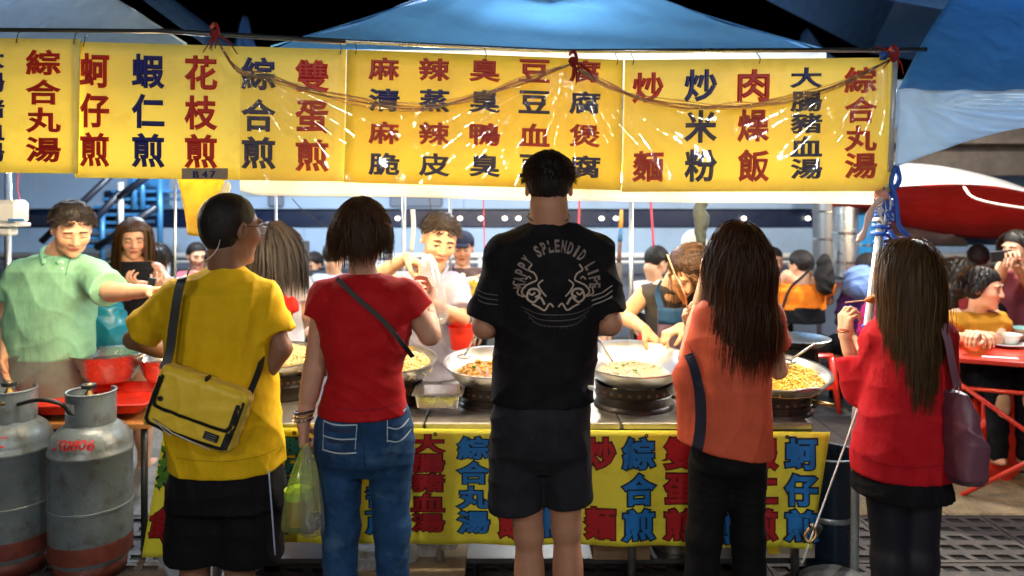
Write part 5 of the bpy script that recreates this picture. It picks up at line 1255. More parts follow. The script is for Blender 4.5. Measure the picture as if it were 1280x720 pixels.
dish(px2(1262, 430, .79)+np.array((0, 0, .002)), BW, M_cer, 'rice_bowl', 'off white bowl standing on the white plate', 'bowl')
dish(px2(1215, 418, .782), PL, M_cer, 'plate', 'white plate near the elbow of the ochre top', 'plate')
dish(px2(1278, 400, .80), [(.0001, 0), (.034, 0), (.047, .15), (.05, .155), (.044, .15), (.032, .01)], mat('cup_tan', (.55, .40, .28), .6), 'paper_cup', 'tan paper cup at the right edge of the photo', 'cup')
dish(px2(1282, 425, .79), [(.0001, 0), (.04, 0), (.09, .07), (.092, .074), (.086, .07), (.038, .006)], mat('bowl_mint', (.35, .55, .45), .4), 'mint_bowl', 'pale green bowl cut off by the right edge', 'bowl')
t = thing('glass_jar', px2(1233, 424, .782), 'small glass jar with a red lid on the near red table', 'jar')
c = px2(1233, 424, .782); b = B(); b.lathe([(.0001, 0), (.03, 0), (.032, .01), (.032, .085), (.025, .1)], c=c, n=20); b.done('jar', film('jar_glass', (.9, .85, .8), .45, .05, .001, 10), t, smooth=True)
b = B(); b.lathe([(.027, .1), (.029, .1), (.029, .125), (.0001, .127)], c=c, n=20); b.done('lid', mat('lid_coral', (.7, .16, .10), .4), t, smooth=True, auto=40)
b = B(); b.box(px2(1250, 447, .784), (.17, .035, .004), rz=-.35); tag(b.done('chopsticks_packet', M_white, None), 'white paper chopsticks packet in front of the plate', 'packet')
# crocs and sandalled feet are with the people; a folded red chair leans by the table
t = thing('folded_chair', P(1250, 540, 4.6), 'bright red folded plastic board leaning under the near table', 'chair')
b = B(); c = P(1256, 540, 4.5); c[2] = .22; b.box(c, (.36, .04, .62), R=Ry(rad(42)), bev=.015); b.done('board', M_red_plastic, t, auto=40)
t = thing('plastic_clogs', P(1222, 540, 5.3), 'pair of magenta plastic clogs on the ground behind the purple handbag', 'shoes')
M_mag = mat('clog_magenta', (.55, .02, .30), .45)
for x in (1212, 1234):
    F = Field(P(x, 540, 5.25)+(-.1, -.18, -.08), P(x, 540, 5.25)+(.1, .18, .12), .006); c = P(x, 540, 5.25); c[2] = .035
    F.ell(c+(0, -.04, .012), (.05, .075, .045), None, .02); F.ell(c+(0, .05, .0), (.042, .075, .035), None, .03); F.ell(c+(0, .06, .045), (.032, .05, .035), None, .01, 'sub'); F.cut((0, 0, .008), (0, 0, -1), .003)
    v, q = F.polys(); mesh('clog', v, q, M_mag, t)
# bags by the tables
def softbag(nm, lab, cat, c, r, m, seed, top=None):
    c = np.array(c); F = Field(c-np.array(r)*1.5, c+np.array(r)*1.5, max(r)/22); F.ell(c, r, None, 0); F.ell(c-np.array((0, 0, r[2]*.35)), (r[0]*1.1, r[1]*1.1, r[2]*.7), None, .04)
    F.disp(folds(seed, max(r)*.12, 60, (.5, .3, .6), max(r)*.05)); v, q = F.polys(); o = mesh(nm, v, q, m, None); return tag(o, lab, cat)
softbag('blue_bag', 'light blue and violet bag on a stool behind the leaning pole', 'bag', P(1076, 352, 5.9), (.13, .12, .13), cloth('bag_lightblue', (.16, .26, .55)), 3)
softbag('violet_coat', 'dark violet coat hanging behind the leaning pole', 'coat', P(1066, 385, 6.0), (.12, .10, .22), cloth('coat_violet', (.06, .02, .14)), 5)
softbag('magenta_jacket', 'magenta jacket on the stool just left of the leaning pole', 'jacket', P(1092, 405, 5.6), (.1, .1, .22), cloth('jacket_magenta', (.5, .02, .16)), 6)
# ================================================================== the customers, seen from behind
N_ = lambda *a: np.array(a, float)
def strip_on(bvh, pts2, m, parent, wid=.004, y0=1.0, off=.003, name='print_line', dirv=(0, 1, 0), n=12):
    """a thin printed line laid on cloth: pts2 are world points in front of it"""
    pts = spline(pts2, n); b = B(); V = []
    for i, p in enumerate(pts):
        t_ = norm(pts[min(i+1, len(pts)-1)]-pts[max(i-1, 0)]); s_ = norm(np.cross(t_, dirv)); V += [p-s_*wid/2, p+s_*wid/2]
    b.add(V, [(2*i, 2*i+1, 2*i+3, 2*i+2) for i in range(len(pts)-1)]); o = b.done(name, m, parent)
    project(o, bvh, dirv, off); return o
def strap(pts, wid, th, m, parent, name='strap', up=(0, 1, 0), n=6, cross=None):
    pts = spline(pts, n); b = B(); V = []; F = []
    for i, p in enumerate(pts):
        t_ = norm(pts[min(i+1, len(pts)-1)]-pts[max(i-1, 0)]); s_ = norm(np.cross(t_, up)); u_ = np.cross(s_, t_)
        V += [p-s_*wid/2-u_*th/2, p+s_*wid/2-u_*th/2, p+s_*wid/2+u_*th/2, p-s_*wid/2+u_*th/2]
    for i in range(len(pts)-1):
        for k in range(4): F.append((i*4+k, i*4+(k+1) % 4, i*4+4+(k+1) % 4, i*4+4+k))
    b.add(V, F); return b.done(name, m, parent, auto=50)

# ---- A: boy in the yellow T-shirt -------------------------------------------------
A = Person('boy in a yellow T-shirt and black shorts seen from behind with hand on hip', 2.75, 285, tone=(.20, .095, .05), seed=11, vox=.0065)
A.setup([(352, 235, 325, .07), (372, 212, 342, .10), (400, 212, 340, .115), (440, 214, 338, .12), (480, 214, 342, .115), (520, 216, 345, .12), (560, 222, 345, .125), (600, 224, 345, .125)],
        (283, 338), (289, 287, .01), (.62, .78, -.05), hs=1.09, arms={'L': ((222, 372), (168, 424, .05), (232, 450, .26)), 'R': ((328, 372), (352, 436, -.02), (322, 484, -.02))},
        legs=(((255, 600), (245, 700, .02), (242, 840, .02)), ((308, 600), (300, 700), (302, 840, .02))), hands={'R': dict(d=(-.35, .15, -.7), n=(-.9, .2, .3), t=-1, curl='hip'), 'L': dict(d=(.9, .3, -.1), n=(0, .3, -.9), t=1)}, neck=.064, eyes='open', rarm=.95)
M_ysh = cloth('tshirt_yellow', (.72, .44, .004), wr=.006, transl=.06)
_, bvA = A.garment('tshirt', M_ysh, rows=[(352, 238, 322, .08), (366, 214, 340, .115), (400, 207, 345, .13), (440, 210, 342, .135), (480, 208, 346, .14), (520, 210, 350, .15), (560, 213, 353, .155), (592, 215, 352, .155)],
          infl=.002, sleeves={'L': .80, 'R': .74}, srad=(.064, .080), fold=(.008, 44, (.9, .3, .25)), hem=((285, 582), (0, 0, -1)), neckcut=.03, shr=.064, amp2=.004)
M_blkcl = cloth('cloth_black', (.006, .006, .008), rough=.8, wr=.005)
A.garment('shorts', M_blkcl, rows=[(570, 222, 348, .14), (600, 216, 352, .15), (625, 215, 353, .15)], infl=0, sh=False, caps=(((252, 610), (247, 690, .02), .118, .118), ((315, 610), (312, 690, .01), .118, .120)), fold=(.008, 50, (.9, 0, .3)), neckcut=False, hem=((283, 698), (0, 0, -1)), k=.04)
b = B(); b.tube(spline([P(336, 588, 2.63), P(340, 640, 2.62), P(344, 694, 2.62)], 5), .003, 5); b.done('side_stripe', mat('stripe_pale', (.35, .42, .55), .7), A.root, smooth=True)
A.hair_short(t=.0065, t0=.0025, amp=.0008, line=((-.1, -.092), (-.03, -.075), (0, -.0), (.03, .01), (.055, .05), (.075, .064), (.1, .072)))
b = B(); Hh = A.H
b.tube([Hh(.078, -.012, .012), Hh(.077, .06, .014), Hh(.066, .088, .012)], .0022, 6); b.tube([Hh(-.078, -.012, .012), Hh(-.077, .06, .014), Hh(-.066, .088, .012)], .0022, 6)
for q in (-1, 1):
    ring = [Hh(q*.036+.025*math.cos(a)*1.05, .103-.2*abs(q*.036+.025*math.cos(a)-0)*.6, .004+.019*math.sin(a)) for a in np.linspace(0, 6.283, 20)]; b.tube(ring, .0020, 5)
b.tube([Hh(-.012, .108, .008), Hh(.012, .108, .008)], .002, 5)
gl = b.done('glasses_frame', M_black, A.root, smooth=True)
for q in (-1, 1):
    G = [Hh(q*.036+.024*math.cos(a), .1035-.12*abs(q*.036+.024*math.cos(a)), .004+.018*math.sin(a)) for a in np.linspace(0, 6.283, 20)][:-1]; b = B(); b.add(G, [tuple(range(19))]); b.done('lens', film('lens_film', (1, 1, 1), .25, .03, 0, 5), A.root)
cord([(238, 336, 2.66), (262, 322, 2.58), (272, 310, 2.60), (275, 300, 2.64)], .0018, M_wcord, 'thin pale earphone wire at the neck of the boy in yellow', 'earphone_wire', 'wire')
# messenger bag
strip_on(bvA, [P(218, 574, 2.6), P(285, 576, 2.6), P(348, 573, 2.6)], cloth('hem_yellow', (.45, .27, .004)), A.root, .003, off=.003, name='hem_seam')
t = thing('messenger_bag', P(250, 505, 2.52), 'yellow messenger bag with black trim slung on the back of the boy in yellow', 'bag')
M_bag = mat('bag_yellow', (.74, .50, .03), .5, bump=.006, bscale=9, var=.1, vscale=8, weave=.0003, detail=4, sheen=.1); M_trim = mat('bag_trim', (.010, .010, .011), .45)
bc = P(249, 509, 2.56); bR = Ry(rad(20)); F = Field(bc-.26, bc+.26, .0055)
def bagbox(F, c, R, h, rnd, k=0, mode='add'):
    X = (F.ax[0][:, None, None]-c[0], F.ax[1][None, :, None]-c[1], F.ax[2][None, None, :]-c[2]); q = [np.abs(X[0]*R[0, j]+X[1]*R[1, j]+X[2]*R[2, j])-(h[j]-rnd) for j in range(3)]
    o = np.sqrt(sum(np.maximum(a, 0)**2 for a in q)); d = o+np.minimum(np.maximum(np.maximum(q[0]+0*o, q[1]), q[2]), 0)-rnd; F._put((slice(None),)*3, d.astype(np.float32), k, mode)
bagbox(F, bc, bR, (.158, .04, .108), .022); F.disp(folds(5, .006, 60, (1, 0, .2), .0035)); v, q = F.polys(); bagm = mesh('bag_body', v, q, M_bag, t)
bvB = BVHTree.FromPolygons([tuple(x) for x in v.tolist()], q.tolist())
F = Field(bc-.26, bc+.26, .0055); bagbox(F, bc+bR @ N_(0, -.006, .030), bR, (.150, .041, .073), .022); F.disp(folds(8, .005, 70, (1, 0, .1), .003)); v, q = F.polys(); mesh('flap', v, q, M_bag, t)
bvF = BVHTree.FromPolygons([tuple(x) for x in v.tolist()], q.tolist())
def loc(x, z, y=-.3): return bc+bR @ N_(x, y, z)
strip_on(bvF, [loc(-.134, .080), loc(-.134, 0), loc(-.130, -.015), loc(-.112, -.026), loc(.0, -.029), loc(.112, -.026), loc(.130, -.015), loc(.134, .0), loc(.134, .07)], M_trim, t, .013, off=.006, name='flap_trim')
strip_on(bvB, [loc(-.143, .07), loc(-.143, -.06), loc(-.136, -.08), loc(-.115, -.090), loc(0, -.093), loc(.115, -.090), loc(.136, -.08), loc(.142, -.06), loc(.142, .06)], M_trim, t, .012, off=.006, name='body_trim')
strip_on(bvB, [loc(.134, -.09), loc(.138, 0), loc(.138, .08)], M_trim, t, .024, off=.003, name='side_trim')
o = B().box(loc(.083, -.062, -.044), (.05, .004, .026), R=bR, bev=.001).done('label_patch', M_black, t)
for k in range(3): B().box(loc(.083, -.054-.008*k, -.0475), (.036, .001, .0016), R=bR).done('label_line', mat('label_grey', (.2, .2, .2), .6), t)
B().lathe([(.0001, 0), (.008, 0), (.009, .004)], c=loc(-.115, .004, -.05), n=14, R=Rx(rad(90))).done('snap', M_trim, t); B().box(loc(.0, .104, -.02), (.012, .03, .03), R=bR, bev=.004).done('buckle', M_black, t, auto=40)
b = B(); b.tube([P(165+40+8, 545, 2.50), P(190, 523, 2.50), P(215, 541, 2.49), P(262, 562, 2.50)], .0018, 5); b.done('loose_cord', M_wcord, t, smooth=True)
strap([P(236, 340, 2.70), P(228, 348, 2.605), P(222, 370, 2.585), P(216, 410, 2.575), P(212, 440, 2.565), P(204, 462, 2.55)], .030, .004, M_trim, t)
strap([P(308, 500, 2.55), P(318, 478, 2.60), P(326, 455, 2.66), P(328, 430, 2.74)], .022, .004, M_trim, t)

# ---- B: woman in the red short sleeved shirt -------------------------------------
Bp = Person('woman with bobbed hair in a red short sleeved shirt and blue jeans', 2.7, 452, tone=(.50, .25, .16), seed=21, vox=.0065)
Bp.setup([(350, 420, 490, .06), (366, 398, 514, .085), (395, 402, 515, .10), (440, 410, 507, .10), (475, 412, 500, .10), (500, 405, 505, .11), (530, 396, 514, .125), (560, 396, 516, .125)],
         (455, 340), (453, 292, .01), (.12, .99, .0), hs=.98, arms={'L': ((408, 372), (393, 462, .0), (379, 530, -.02)), 'R': ((506, 372), (537, 418, .03), (535, 385, .14))},
         legs=(((430, 560), (424, 700), (420, 850)), ((484, 560), (491, 700), (492, 850))),
         hands={'L': dict(d=(.02, .05, -1), n=(.9, .1, 0), t=-1, curl=(60, 70, 40), s=.9), 'R': dict(d=(.12, .45, .85), n=(-.9, .1, .2), t=1, curl='cup', s=.9)}, neck=.048, rarm=1.02, rleg=.86)
M_rsh = cloth('shirt_red', (.42, .004, .008), wr=.004, transl=.05)
_, bvR = Bp.garment('shirt', M_rsh, rows=[(346, 425, 488, .065), (362, 398, 516, .10), (390, 394, 518, .115), (430, 402, 512, .122), (465, 411, 502, .12), (490, 404, 505, .132), (520, 396, 512, .155)], infl=0, sleeves={'L': .26, 'R': .42}, srad=(.066, .072), fold=(.007, 52, (.5, .2, .9)), hem=((452, 514), (0, 0, -1)), neckcut=-.004, shr=.05, amp2=.0025)
strip_on(bvR, [P(392, 506, 2.57), P(450, 512, 2.57), P(514, 508, 2.57)], cloth('hem_red', (.25, .006, .01)), Bp.root, .004, name='hem_seam')
M_jean = mat('denim', (.014, .055, .14), .8, spec=.2, ridge=.008, bump=.004, bscale=9, var=.42, vscale=9, weave=.001, dirt_mottle=((.10, .19, .30), .5, 7), detail=6)  # pale mottles are highlights put into the denim colour
_, bvJ = Bp.garment('jeans', M_jean, rows=[(500, 404, 506, .125), (525, 395, 515, .14), (552, 393, 518, .145), (572, 398, 516, .12), (590, 410, 506, .07)], infl=0, sh=False, fold=(.0035, 80, (.3, .1, 1)), neckcut=False, k=.03,
           caps=(((426, 572), (426, 660, .0), .082, .064), ((426, 660), (424, 840), .064, .056), ((487, 572), (490, 660), .080, .062), ((490, 660), (492, 840), .062, .054)), cuts=(((452, 505), (0, 0, 1)), ), amp2=.003)
M_stitch = mat('stitch_pale', (.38, .45, .50), .8)
for (x0, x1, ys) in ((402, 447, (528, 545, 562)), (483, 512, (520, 536, 552))):
    for k, y in enumerate(ys):
        strip_on(bvJ, [P(x0, y+(x0-450)*-.02, 2.57), P((x0+x1)/2, y+3, 2.57), P(x1, y+(2 if x0 < 450 else -6), 2.57)], M_stitch, Bp.root, .0045, off=.004, name='pocket_stitching')
    strip_on(bvJ, [P(x0, ys[0], 2.57), P(x0+1, ys[2]+2, 2.57)], M_stitch, Bp.root, .0025, off=.004, name='pocket_stitching'); strip_on(bvJ, [P(x1, ys[0]+2, 2.57), P(x1-2, ys[2]-2, 2.57)], M_stitch, Bp.root, .0025, off=.004, name='pocket_stitching')
    if x0 < 450:
        for k in range(3): strip_on(bvJ, [P(x0+6, ys[1]-8+k*14, 2.57), P(x1-5, ys[1]-7+k*13, 2.57)], mat('denim_dark', (.008, .02, .06), .8), Bp.root, .014, off=.001, name='pocket_panel')
strip_on(bvJ, [P(455, 512, 2.57), P(456, 590, 2.57)], mat('denim_dark', (.008, .02, .06), .8), Bp.root, .005, off=.001, name='seam')
strap([P(421, 348, 2.60), P(448, 374, 2.585), P(478, 400, 2.575), P(505, 432, 2.575), P(516, 446, 2.62)], .016, .004, M_trim, Bp.root, 'crossbody_strap')
# bob: base volume and locks
Bp.hair_short(HAIRB, t=.020, t0=.012, amp=.004, line=((-.12, -.085), (-.03, -.085), (0, -.07), (.04, -.05), (.055, .05), (.075, .06), (.12, .07)), k=.012,
    extra=lambda F: (F.ell(Bp.H(0, -.030, -.012), N_(.094, .080, .070), Bp.R, .02)), name='hair')
Bp.strands(1700, (.10, .15), HAIRB, width=.0035, spread=.05, gain=.8, lift=.16, seg=10, colliders=[(Bp.H(0, -.022, -.012), N_(.102, .090, .082), Bp.R)], front=.5, curl=.10, low=-.04, tone=(.045, .02, .008), tgt=(Bp.nb[0], Bp.nb[1]-.06, 0))
t_ = B()
for k, (dx, m_) in enumerate(((0, M_chrome), (.004, M_brass), (-.002, M_black))):
    c = P(379+k*.5, 524-k*5, 2.68); t_ = B(); t_.tube([c+N_(.034*math.cos(a), .030*math.sin(a), .004*math.cos(a)) for a in np.linspace(0, 6.283, 24)], .0042, 7); t_.done('bracelet', m_, Bp.root, smooth=True)
# shopping bag in her hand
t = thing('plastic_bag', P(378, 575, 2.66), 'thin plastic bag with a yellow drink held by the woman in red', 'bag')
def sack(c0, top, bot, rows, m, nm, seed, n=40):
    nn = noise3(seed); G = np.zeros((n+1, len(rows), 3))
    for i in range(n+1):
        a = 2*math.pi*i/n
        for j, (py, x0, x1, dp) in enumerate(rows):
            cx = (x0+x1)/2; w_ = (x1-x0)/2*c0/FP; r = 1+.07*math.sin(a*9+3*nn(a, j*.4, seed, 1.5))*(1 if j < len(rows)-1 else .3)
            G[i, j] = P(cx, py, c0)+N_(w_*math.cos(a)*r, dp*math.sin(a)*r, 0)
    b = B(); b.grid(G); return b.done(nm, m, t, smooth=True)
sack(2.64, 0, 0, [(556, 378, 386, .008), (572, 372, 390, .018), (592, 364, 394, .035), (615, 358, 395, .045), (640, 354, 396, .05), (656, 352, 396, .05), (661, 354, 394, .045), (663, 370, 380, .01)], film('bag_yellow_film', (.85, 1, .12), .45, .18, .008, 25, (1, 1, .3)), 'yellow_film', 3)
sack(2.61, 0, 0, [(558, 380, 388, .008), (575, 378, 394, .018), (600, 376, 399, .03), (630, 376, 403, .04), (655, 376, 405, .045), (666, 378, 404, .04), (669, 386, 396, .01)], film('bag_clear_film', (.95, .93, .9), .35, .15, .008, 25, (1, 1, .3)), 'clear_film', 6)
b = B(); c = P(372, 655, 2.66); b.lathe([(.0001, 0), (.034, 0), (.043, .095), (.045, .098), (.044, .105), (.0001, .108)], c=c, n=28); b.done('drink_cup', mat('drink_amber', (.80, .42, .02), .25, transl=.4, coat=.5), t, smooth=True, auto=50)
b = B(); c = P(372, 622, 2.66); b.lathe([(.0001, 0), (.045, 0), (.047, .03), (.0001, .034)], c=c, n=28); b.done('cup_lid', mat('lid_lime', (.6, .75, .1), .3), t, smooth=True, auto=50)
softb = Field(P(391, 650, 2.62)-.09, P(391, 650, 2.62)+.09, .004); softb.ell(P(391, 652, 2.62), (.035, .03, .035), None, 0); softb.disp(folds(4, .012, 120, (1, .4, .5), .006)); v, q = softb.polys(); mesh('foil_packet', v, q, M_chrome, t)

# ---- C: man in the black T-shirt ---------------------------------------------------
Cp = Person('tall man in a black printed T-shirt and dark shorts seen from behind', 2.67, 682, tone=(.42, .20, .12), seed=31, vox=.0065)
Cp.setup([(292, 650, 720, .07), (312, 622, 752, .10), (345, 622, 752, .12), (390, 625, 745, .12), (430, 625, 742, .115), (470, 622, 738, .12), (510, 618, 736, .13), (550, 618, 738, .13)],
         (686, 283), (686, 234, .01), (.04, 1, -.12), hs=1.0, arms={'L': ((632, 318), (606, 408, -.01), (640, 408, .20)), 'R': ((742, 318), (762, 404, -.01), (706, 412, .17))},
         legs=(((650, 560), (661, 668), (663, 850, .05)), ((704, 560), (708, 660), (714, 850, .05))), hands={'L': dict(d=(.7, .6, .1), n=(0, .2, -1), t=-1, curl='grip'), 'R': dict(d=(-.8, .5, .1), n=(0, .2, -1), t=1, curl='grip')}, neck=.071, rarm=1.13, rleg=.96)
M_btee = cloth('tee_black', (.0065, .0065, .008), rough=.82, wr=.006)
_, bvC = Cp.garment('tshirt', M_btee, rows=[(292, 652, 720, .075), (306, 622, 752, .115), (340, 616, 760, .135), (385, 620, 752, .135), (430, 618, 748, .13), (470, 614, 744, .135), (505, 612, 741, .145)], infl=0, sleeves={'L': .92, 'R': .86}, srad=(.066, .078), fold=(.010, 40, (.6, .2, .7)), hem=((682, 500), (0, 0, -1)), neckcut=.016, shr=.074, amp2=.0035)
M_short = cloth('shorts_charcoal', (.018, .018, .022), wr=.006, var=.25)
Cp.garment('shorts', M_short, rows=[(488, 620, 736, .135), (520, 613, 738, .145), (560, 613, 739, .13), (585, 622, 731, .08)], infl=0, sh=False, caps=(((646, 560), (645, 632, .0, .0), .098, .100, .008), ((706, 560), (710, 626, .005), .093, .092, .008)), fold=(.006, 46, (.9, .1, .2)), neckcut=False, hem=((680, 631), (.10, 0, -1)), k=.035)
Cp.hair_short(t=.014, t0=.002, amp=.0035, line=((-.1, -.05), (-.03, -.04), (0, .004), (.03, .02), (.055, .05), (.075, .064), (.1, .07)))
Cp.strands(900, (.016, .028), HAIRM, width=.003, spread=.06, lift=.09, seg=4, gain=.15, front=1, low=.0, name='hair_tips')
b = B(); b.tube([Cp.nb+N_(.075*math.cos(a), .073*math.sin(a)+.003, .036+.020*math.sin(a)) for a in np.linspace(0, 6.283, 40)], .0032, 7); b.done('neck_cord', M_black, Cp.root, smooth=True)
# back print: arc of letters, two curling flourishes, small arc below
M_print = mat('print_silver', (.30, .23, .20), .6, dirt_mottle=((.05, .04, .035), .5, 60)); M_print2 = mat('print_tan', (.40, .30, .23), .6, dirt_mottle=((.16, .11, .08), .5, 50)); M_print3 = mat('print_faint', (.06, .05, .045), .6)
cx, cy = 697, 356
txt = 'HAPPY SPLENDID LIFE'
for i, ch in enumerate(txt):
    if ch == ' ': continue
    a = rad(188-(i+.5)*(196/len(txt))) ; R1 = 48
    x = cx+R1*math.cos(a); y = cy-R1*math.sin(a)*1.0; e = N_(math.cos(a), 0, math.sin(a)); s_ = N_(math.sin(a), 0, -math.cos(a))
    o = letter('printed_letter', ch, P(x, y, 2.53), s_, e, (.007 if ch == 'I' else .0155), .040, M_print, Cp.root, .03); project(o, bvC, (0, 1, 0), .0065, .5)
def swirl(pts, w_, m=M_print2):
    for sx in (-1, 1):
        strip_on(bvC, [P(cx-2+sx*(-x), y, 2.53) for x, y in pts], m, Cp.root, w_, off=.003, name='printed_flourish', n=6)
swirl([(-14, 381), (-20, 372), (-28, 378), (-36, 373), (-33, 363), (-24, 362), (-20, 368), (-26, 372)], .007)
swirl([(-36, 373), (-43, 366), (-38, 358), (-31, 354), (-24, 350), (-27, 342), (-34, 338), (-30, 331)], .0055)
swirl([(-12, 371), (-18, 364), (-22, 356), (-16, 350)], .005); swirl([(-40, 372), (-48, 368), (-47, 360), (-53, 356), (-52, 352)], .005)
swirl([(-30, 380), (-22, 384), (-14, 388), (-8, 380), (-3, 384)], .0055); swirl([(-34, 366), (-30, 369), (-26, 366)], .006); swirl([(-38, 350), (-34, 346), (-31, 349)], .004)
for k in range(3): strip_on(bvC, [P(cx-46+k*5, 384+k*6, 2.53), P(cx-20, 393+k*7, 2.53), P(cx+20, 393+k*7, 2.53), P(cx+46-k*5, 384+k*6, 2.53)], M_print3, Cp.root, .003, off=.003, name='printed_flourish')
for k in range(12): a = rad(235+k*6.4); o = letter('printed_letter', 'CLASSICGOODS'[k] if 0 else 'o', P(cx+62*math.cos(a), 348-62*math.sin(a), 2.53), N_(-math.sin(a), 0, math.cos(a)), -N_(math.cos(a), 0, math.sin(a)), .006, .009, M_print3, Cp.root, .012); project(o, bvC, (0, 1, 0), .0065, .5)
for k in range(3):
    strip_on(bvC, [P(741, 372+k*6, 2.53), P(755, 368+k*6, 2.53), P(769, 360+k*6.5, 2.53)], mat('stripe_silver', (.34, .28, .24), .6), Cp.root, .0035, off=.003, name='sleeve_stripe')
    strip_on(bvC, [P(596, 366+k*6, 2.53), P(606, 370+k*6, 2.53), P(622, 372+k*6, 2.53)], M_print3, Cp.root, .003, off=.003, name='sleeve_stripe')
t = thing('paper_slip', P(738, 482, 2.6), 'small pale folded slip sticking out at the waist of the man in black', 'paper'); b = B(); b.box(P(735, 483, 2.6), (.045, .03, .012), R=Ry(rad(20)), bev=.003); b.box(P(733, 474, 2.61), (.012, .012, .03), R=Ry(-.3), bev=.003); b.done('slip', mat('slip_pale', (.6, .6, .52), .6), t, auto=40)

# ---- D: woman in the coral blouse ---------------------------------------------------
D = Person('woman with long dark hair in a coral blouse and black leggings', 2.75, 905, tone=(.60, .34, .20), seed=41, vox=.0065)
D.setup([(372, 895, 955, .06), (390, 880, 968, .085), (420, 878, 965, .10), (460, 882, 955, .095), (500, 876, 956, .105), (540, 868, 960, .12), (570, 866, 958, .12)],
        (925, 365), (921, 322, .01), (-.35, .92, -.05), hs=.97, arms={'L': ((888, 392), (860, 448, .06), (880, 352, .16)), 'R': ((958, 395), (972, 462, .08), (935, 420, .2))},
        legs=(((888, 570), (876, 690), (866, 850)), ((934, 570), (936, 690), (940, 850))), hands={'L': dict(d=(.05, .1, 1), n=(.8, -.3, 0), t=1, curl=(65, 80, 30), s=.95), 'R': dict(d=(-.8, .5, .2), n=(0, .1, -1), t=1, curl='grip', s=.9)}, neck=.046, rarm=.9, rleg=.76)
M_coral = cloth('blouse_coral', (.62, .10, .045), wr=.003, rough=.65, transl=.12); M_nav = cloth('blouse_navy', (.012, .014, .03), rough=.6)
def lobe(F):
    F.cap(D.p((884, 398)), D.p((862, 470, .02)), .050, .052, .035); F.cap(D.p((862, 470, .02)), D.p((858, 548, .0)), .052, .034, .035)
_, bvD = D.garment('blouse', M_coral, rows=[(378, 888, 958, .07), (398, 876, 968, .10), (430, 868, 966, .115), (470, 866, 962, .12), (510, 862, 962, .13), (550, 852, 963, .14), (580, 852, 963, .14)], infl=0, sleeves={'R': .55}, srad=(.062, .07), extra=lobe, fold=(.006, 36, (.9, .2, .15)), neckcut=-.01, cuts=(), hem=((905, 560), (-.17, 0, -1)), shr=.05, k=.035)
# dark side panel and the open side
strip_on(bvD, [D.p((862, 436, -.14)), D.p((874, 462, -.14)), D.p((881, 500, -.14)), D.p((880, 540, -.14)), D.p((872, 582, -.14))], M_nav, D.root, .030, off=.008, name='side_panel')
D.garment('leggings', cloth('leggings_black', (.006, .006, .007), rough=.75), rows=[(535, 868, 954, .12), (560, 864, 955, .13), (580, 864, 953, .12), (600, 872, 946, .07)], infl=0, sh=False, caps=(((889, 590), (880, 670), .080, .060), ((880, 670), (868, 850), .062, .064), ((932, 590), (935, 670), .076, .056), ((935, 670), (941, 850), .060, .062)), fold=(.0025, 90, (.1, 0, 1)), neckcut=False)
capD = [(D.H(0, -.03, -.02), N_(.082, .085, .09), D.R), (P(928, 412, 2.74), N_(.128, .10, .13), np.eye(3))]
D.hair_short(HAIRO, t=.016, t0=.010, amp=.003, line=((-.12, -.12), (-.03, -.12), (0, -.10), (.035, -.07), (.055, .055), (.075, .065), (.12, .07)), k=.01, extra=lambda F: F.ell(D.H(0, -.03, -.03), N_(.084, .085, .10), D.R, .02))
D.strands(1600, (.36, .50), HAIRO, width=.0042, spread=.05, lift=.16, gain=1.3, seg=18, colliders=capD, front=.35, curl=.16, tgt=None, low=-.04)
D.strands(350, (.30, .47), HAIRO, width=.003, spread=.12, lift=.25, gain=1.0, seg=18, colliders=capD, front=.3, curl=.10, seed=4, name='loose_hair', low=-.04)
t = thing('food_skewer', P(846, 350, 2.95), 'golden fried snack on a wooden stick held by the woman in coral', 'snack')
b = B(); b.tube([P(834, 318, 2.98), P(862, 392, 2.9)], .0035, 6); b.done('stick', mat('wood_stick', (.62, .40, .16), .6), t, smooth=True)
b = B(); b.tube([P(842, 344, 2.97), P(845, 352, 2.96), P(852, 368, 2.93), P(857, 380, 2.92)], [.008, .016, .014, .009], 10); b.done('fried_roll', mat('fried_golden', (.62, .22, .03), .5, bump=.004, bscale=90, var=.4, vscale=50), t, smooth=True)
F = Field(P(862, 400, 2.9)-.13, P(862, 400, 2.9)+.13, .0038); hand_sdf(F, P(862, 412, 2.95), (-.25, -.1, 1), N_(.7, -.4, .2), 1, (55, 60, 30), .85)
F.cap(P(862, 412, 2.95), P(876, 440, 2.86), .024, .03, .01); v, q = F.polys()
mesh('forearm', v, q, SKIN, D.root, col=np.concatenate([np.tile(D.tone, (len(v), 1)), np.ones((len(v), 1))], 1))

# ---- E: woman in the red cardigan -----------------------------------------------------
E_ = Person('woman with long straight hair in a red cardigan and black skirt eating a skewer', 2.8, 1130, tone=(.62, .36, .22), seed=51, vox=.0065)
E_.setup([(398, 1112, 1165, .06), (415, 1095, 1182, .085), (450, 1092, 1182, .10), (490, 1092, 1176, .10), (530, 1088, 1178, .11), (570, 1085, 1182, .125), (600, 1085, 1182, .125)],
         (1138, 392), (1131, 340, .01), (-.78, .62, -.02), hs=.97, arms={'L': ((1102, 420, .03), (1076, 486, .12), (1056, 420, .16)), 'R': ((1172, 420), (1176, 480, .1), (1118, 418, .24))},
         legs=(((1112, 600), (1112, 700), (1108, 850)), ((1154, 600), (1150, 700), (1152, 850))), hands={'L': dict(d=(.05, .0, 1), n=(.85, .3, 0), t=1, curl=(50, 60, 30), s=.92), 'R': dict(d=(-.3, .1, .9), n=(-.5, -.6, 0), t=1, curl='pinch', s=.85)}, neck=.046, rarm=.9, rleg=.9)
M_card = cloth('cardigan_red', (.46, .005, .012), wr=.006, transl=.05)
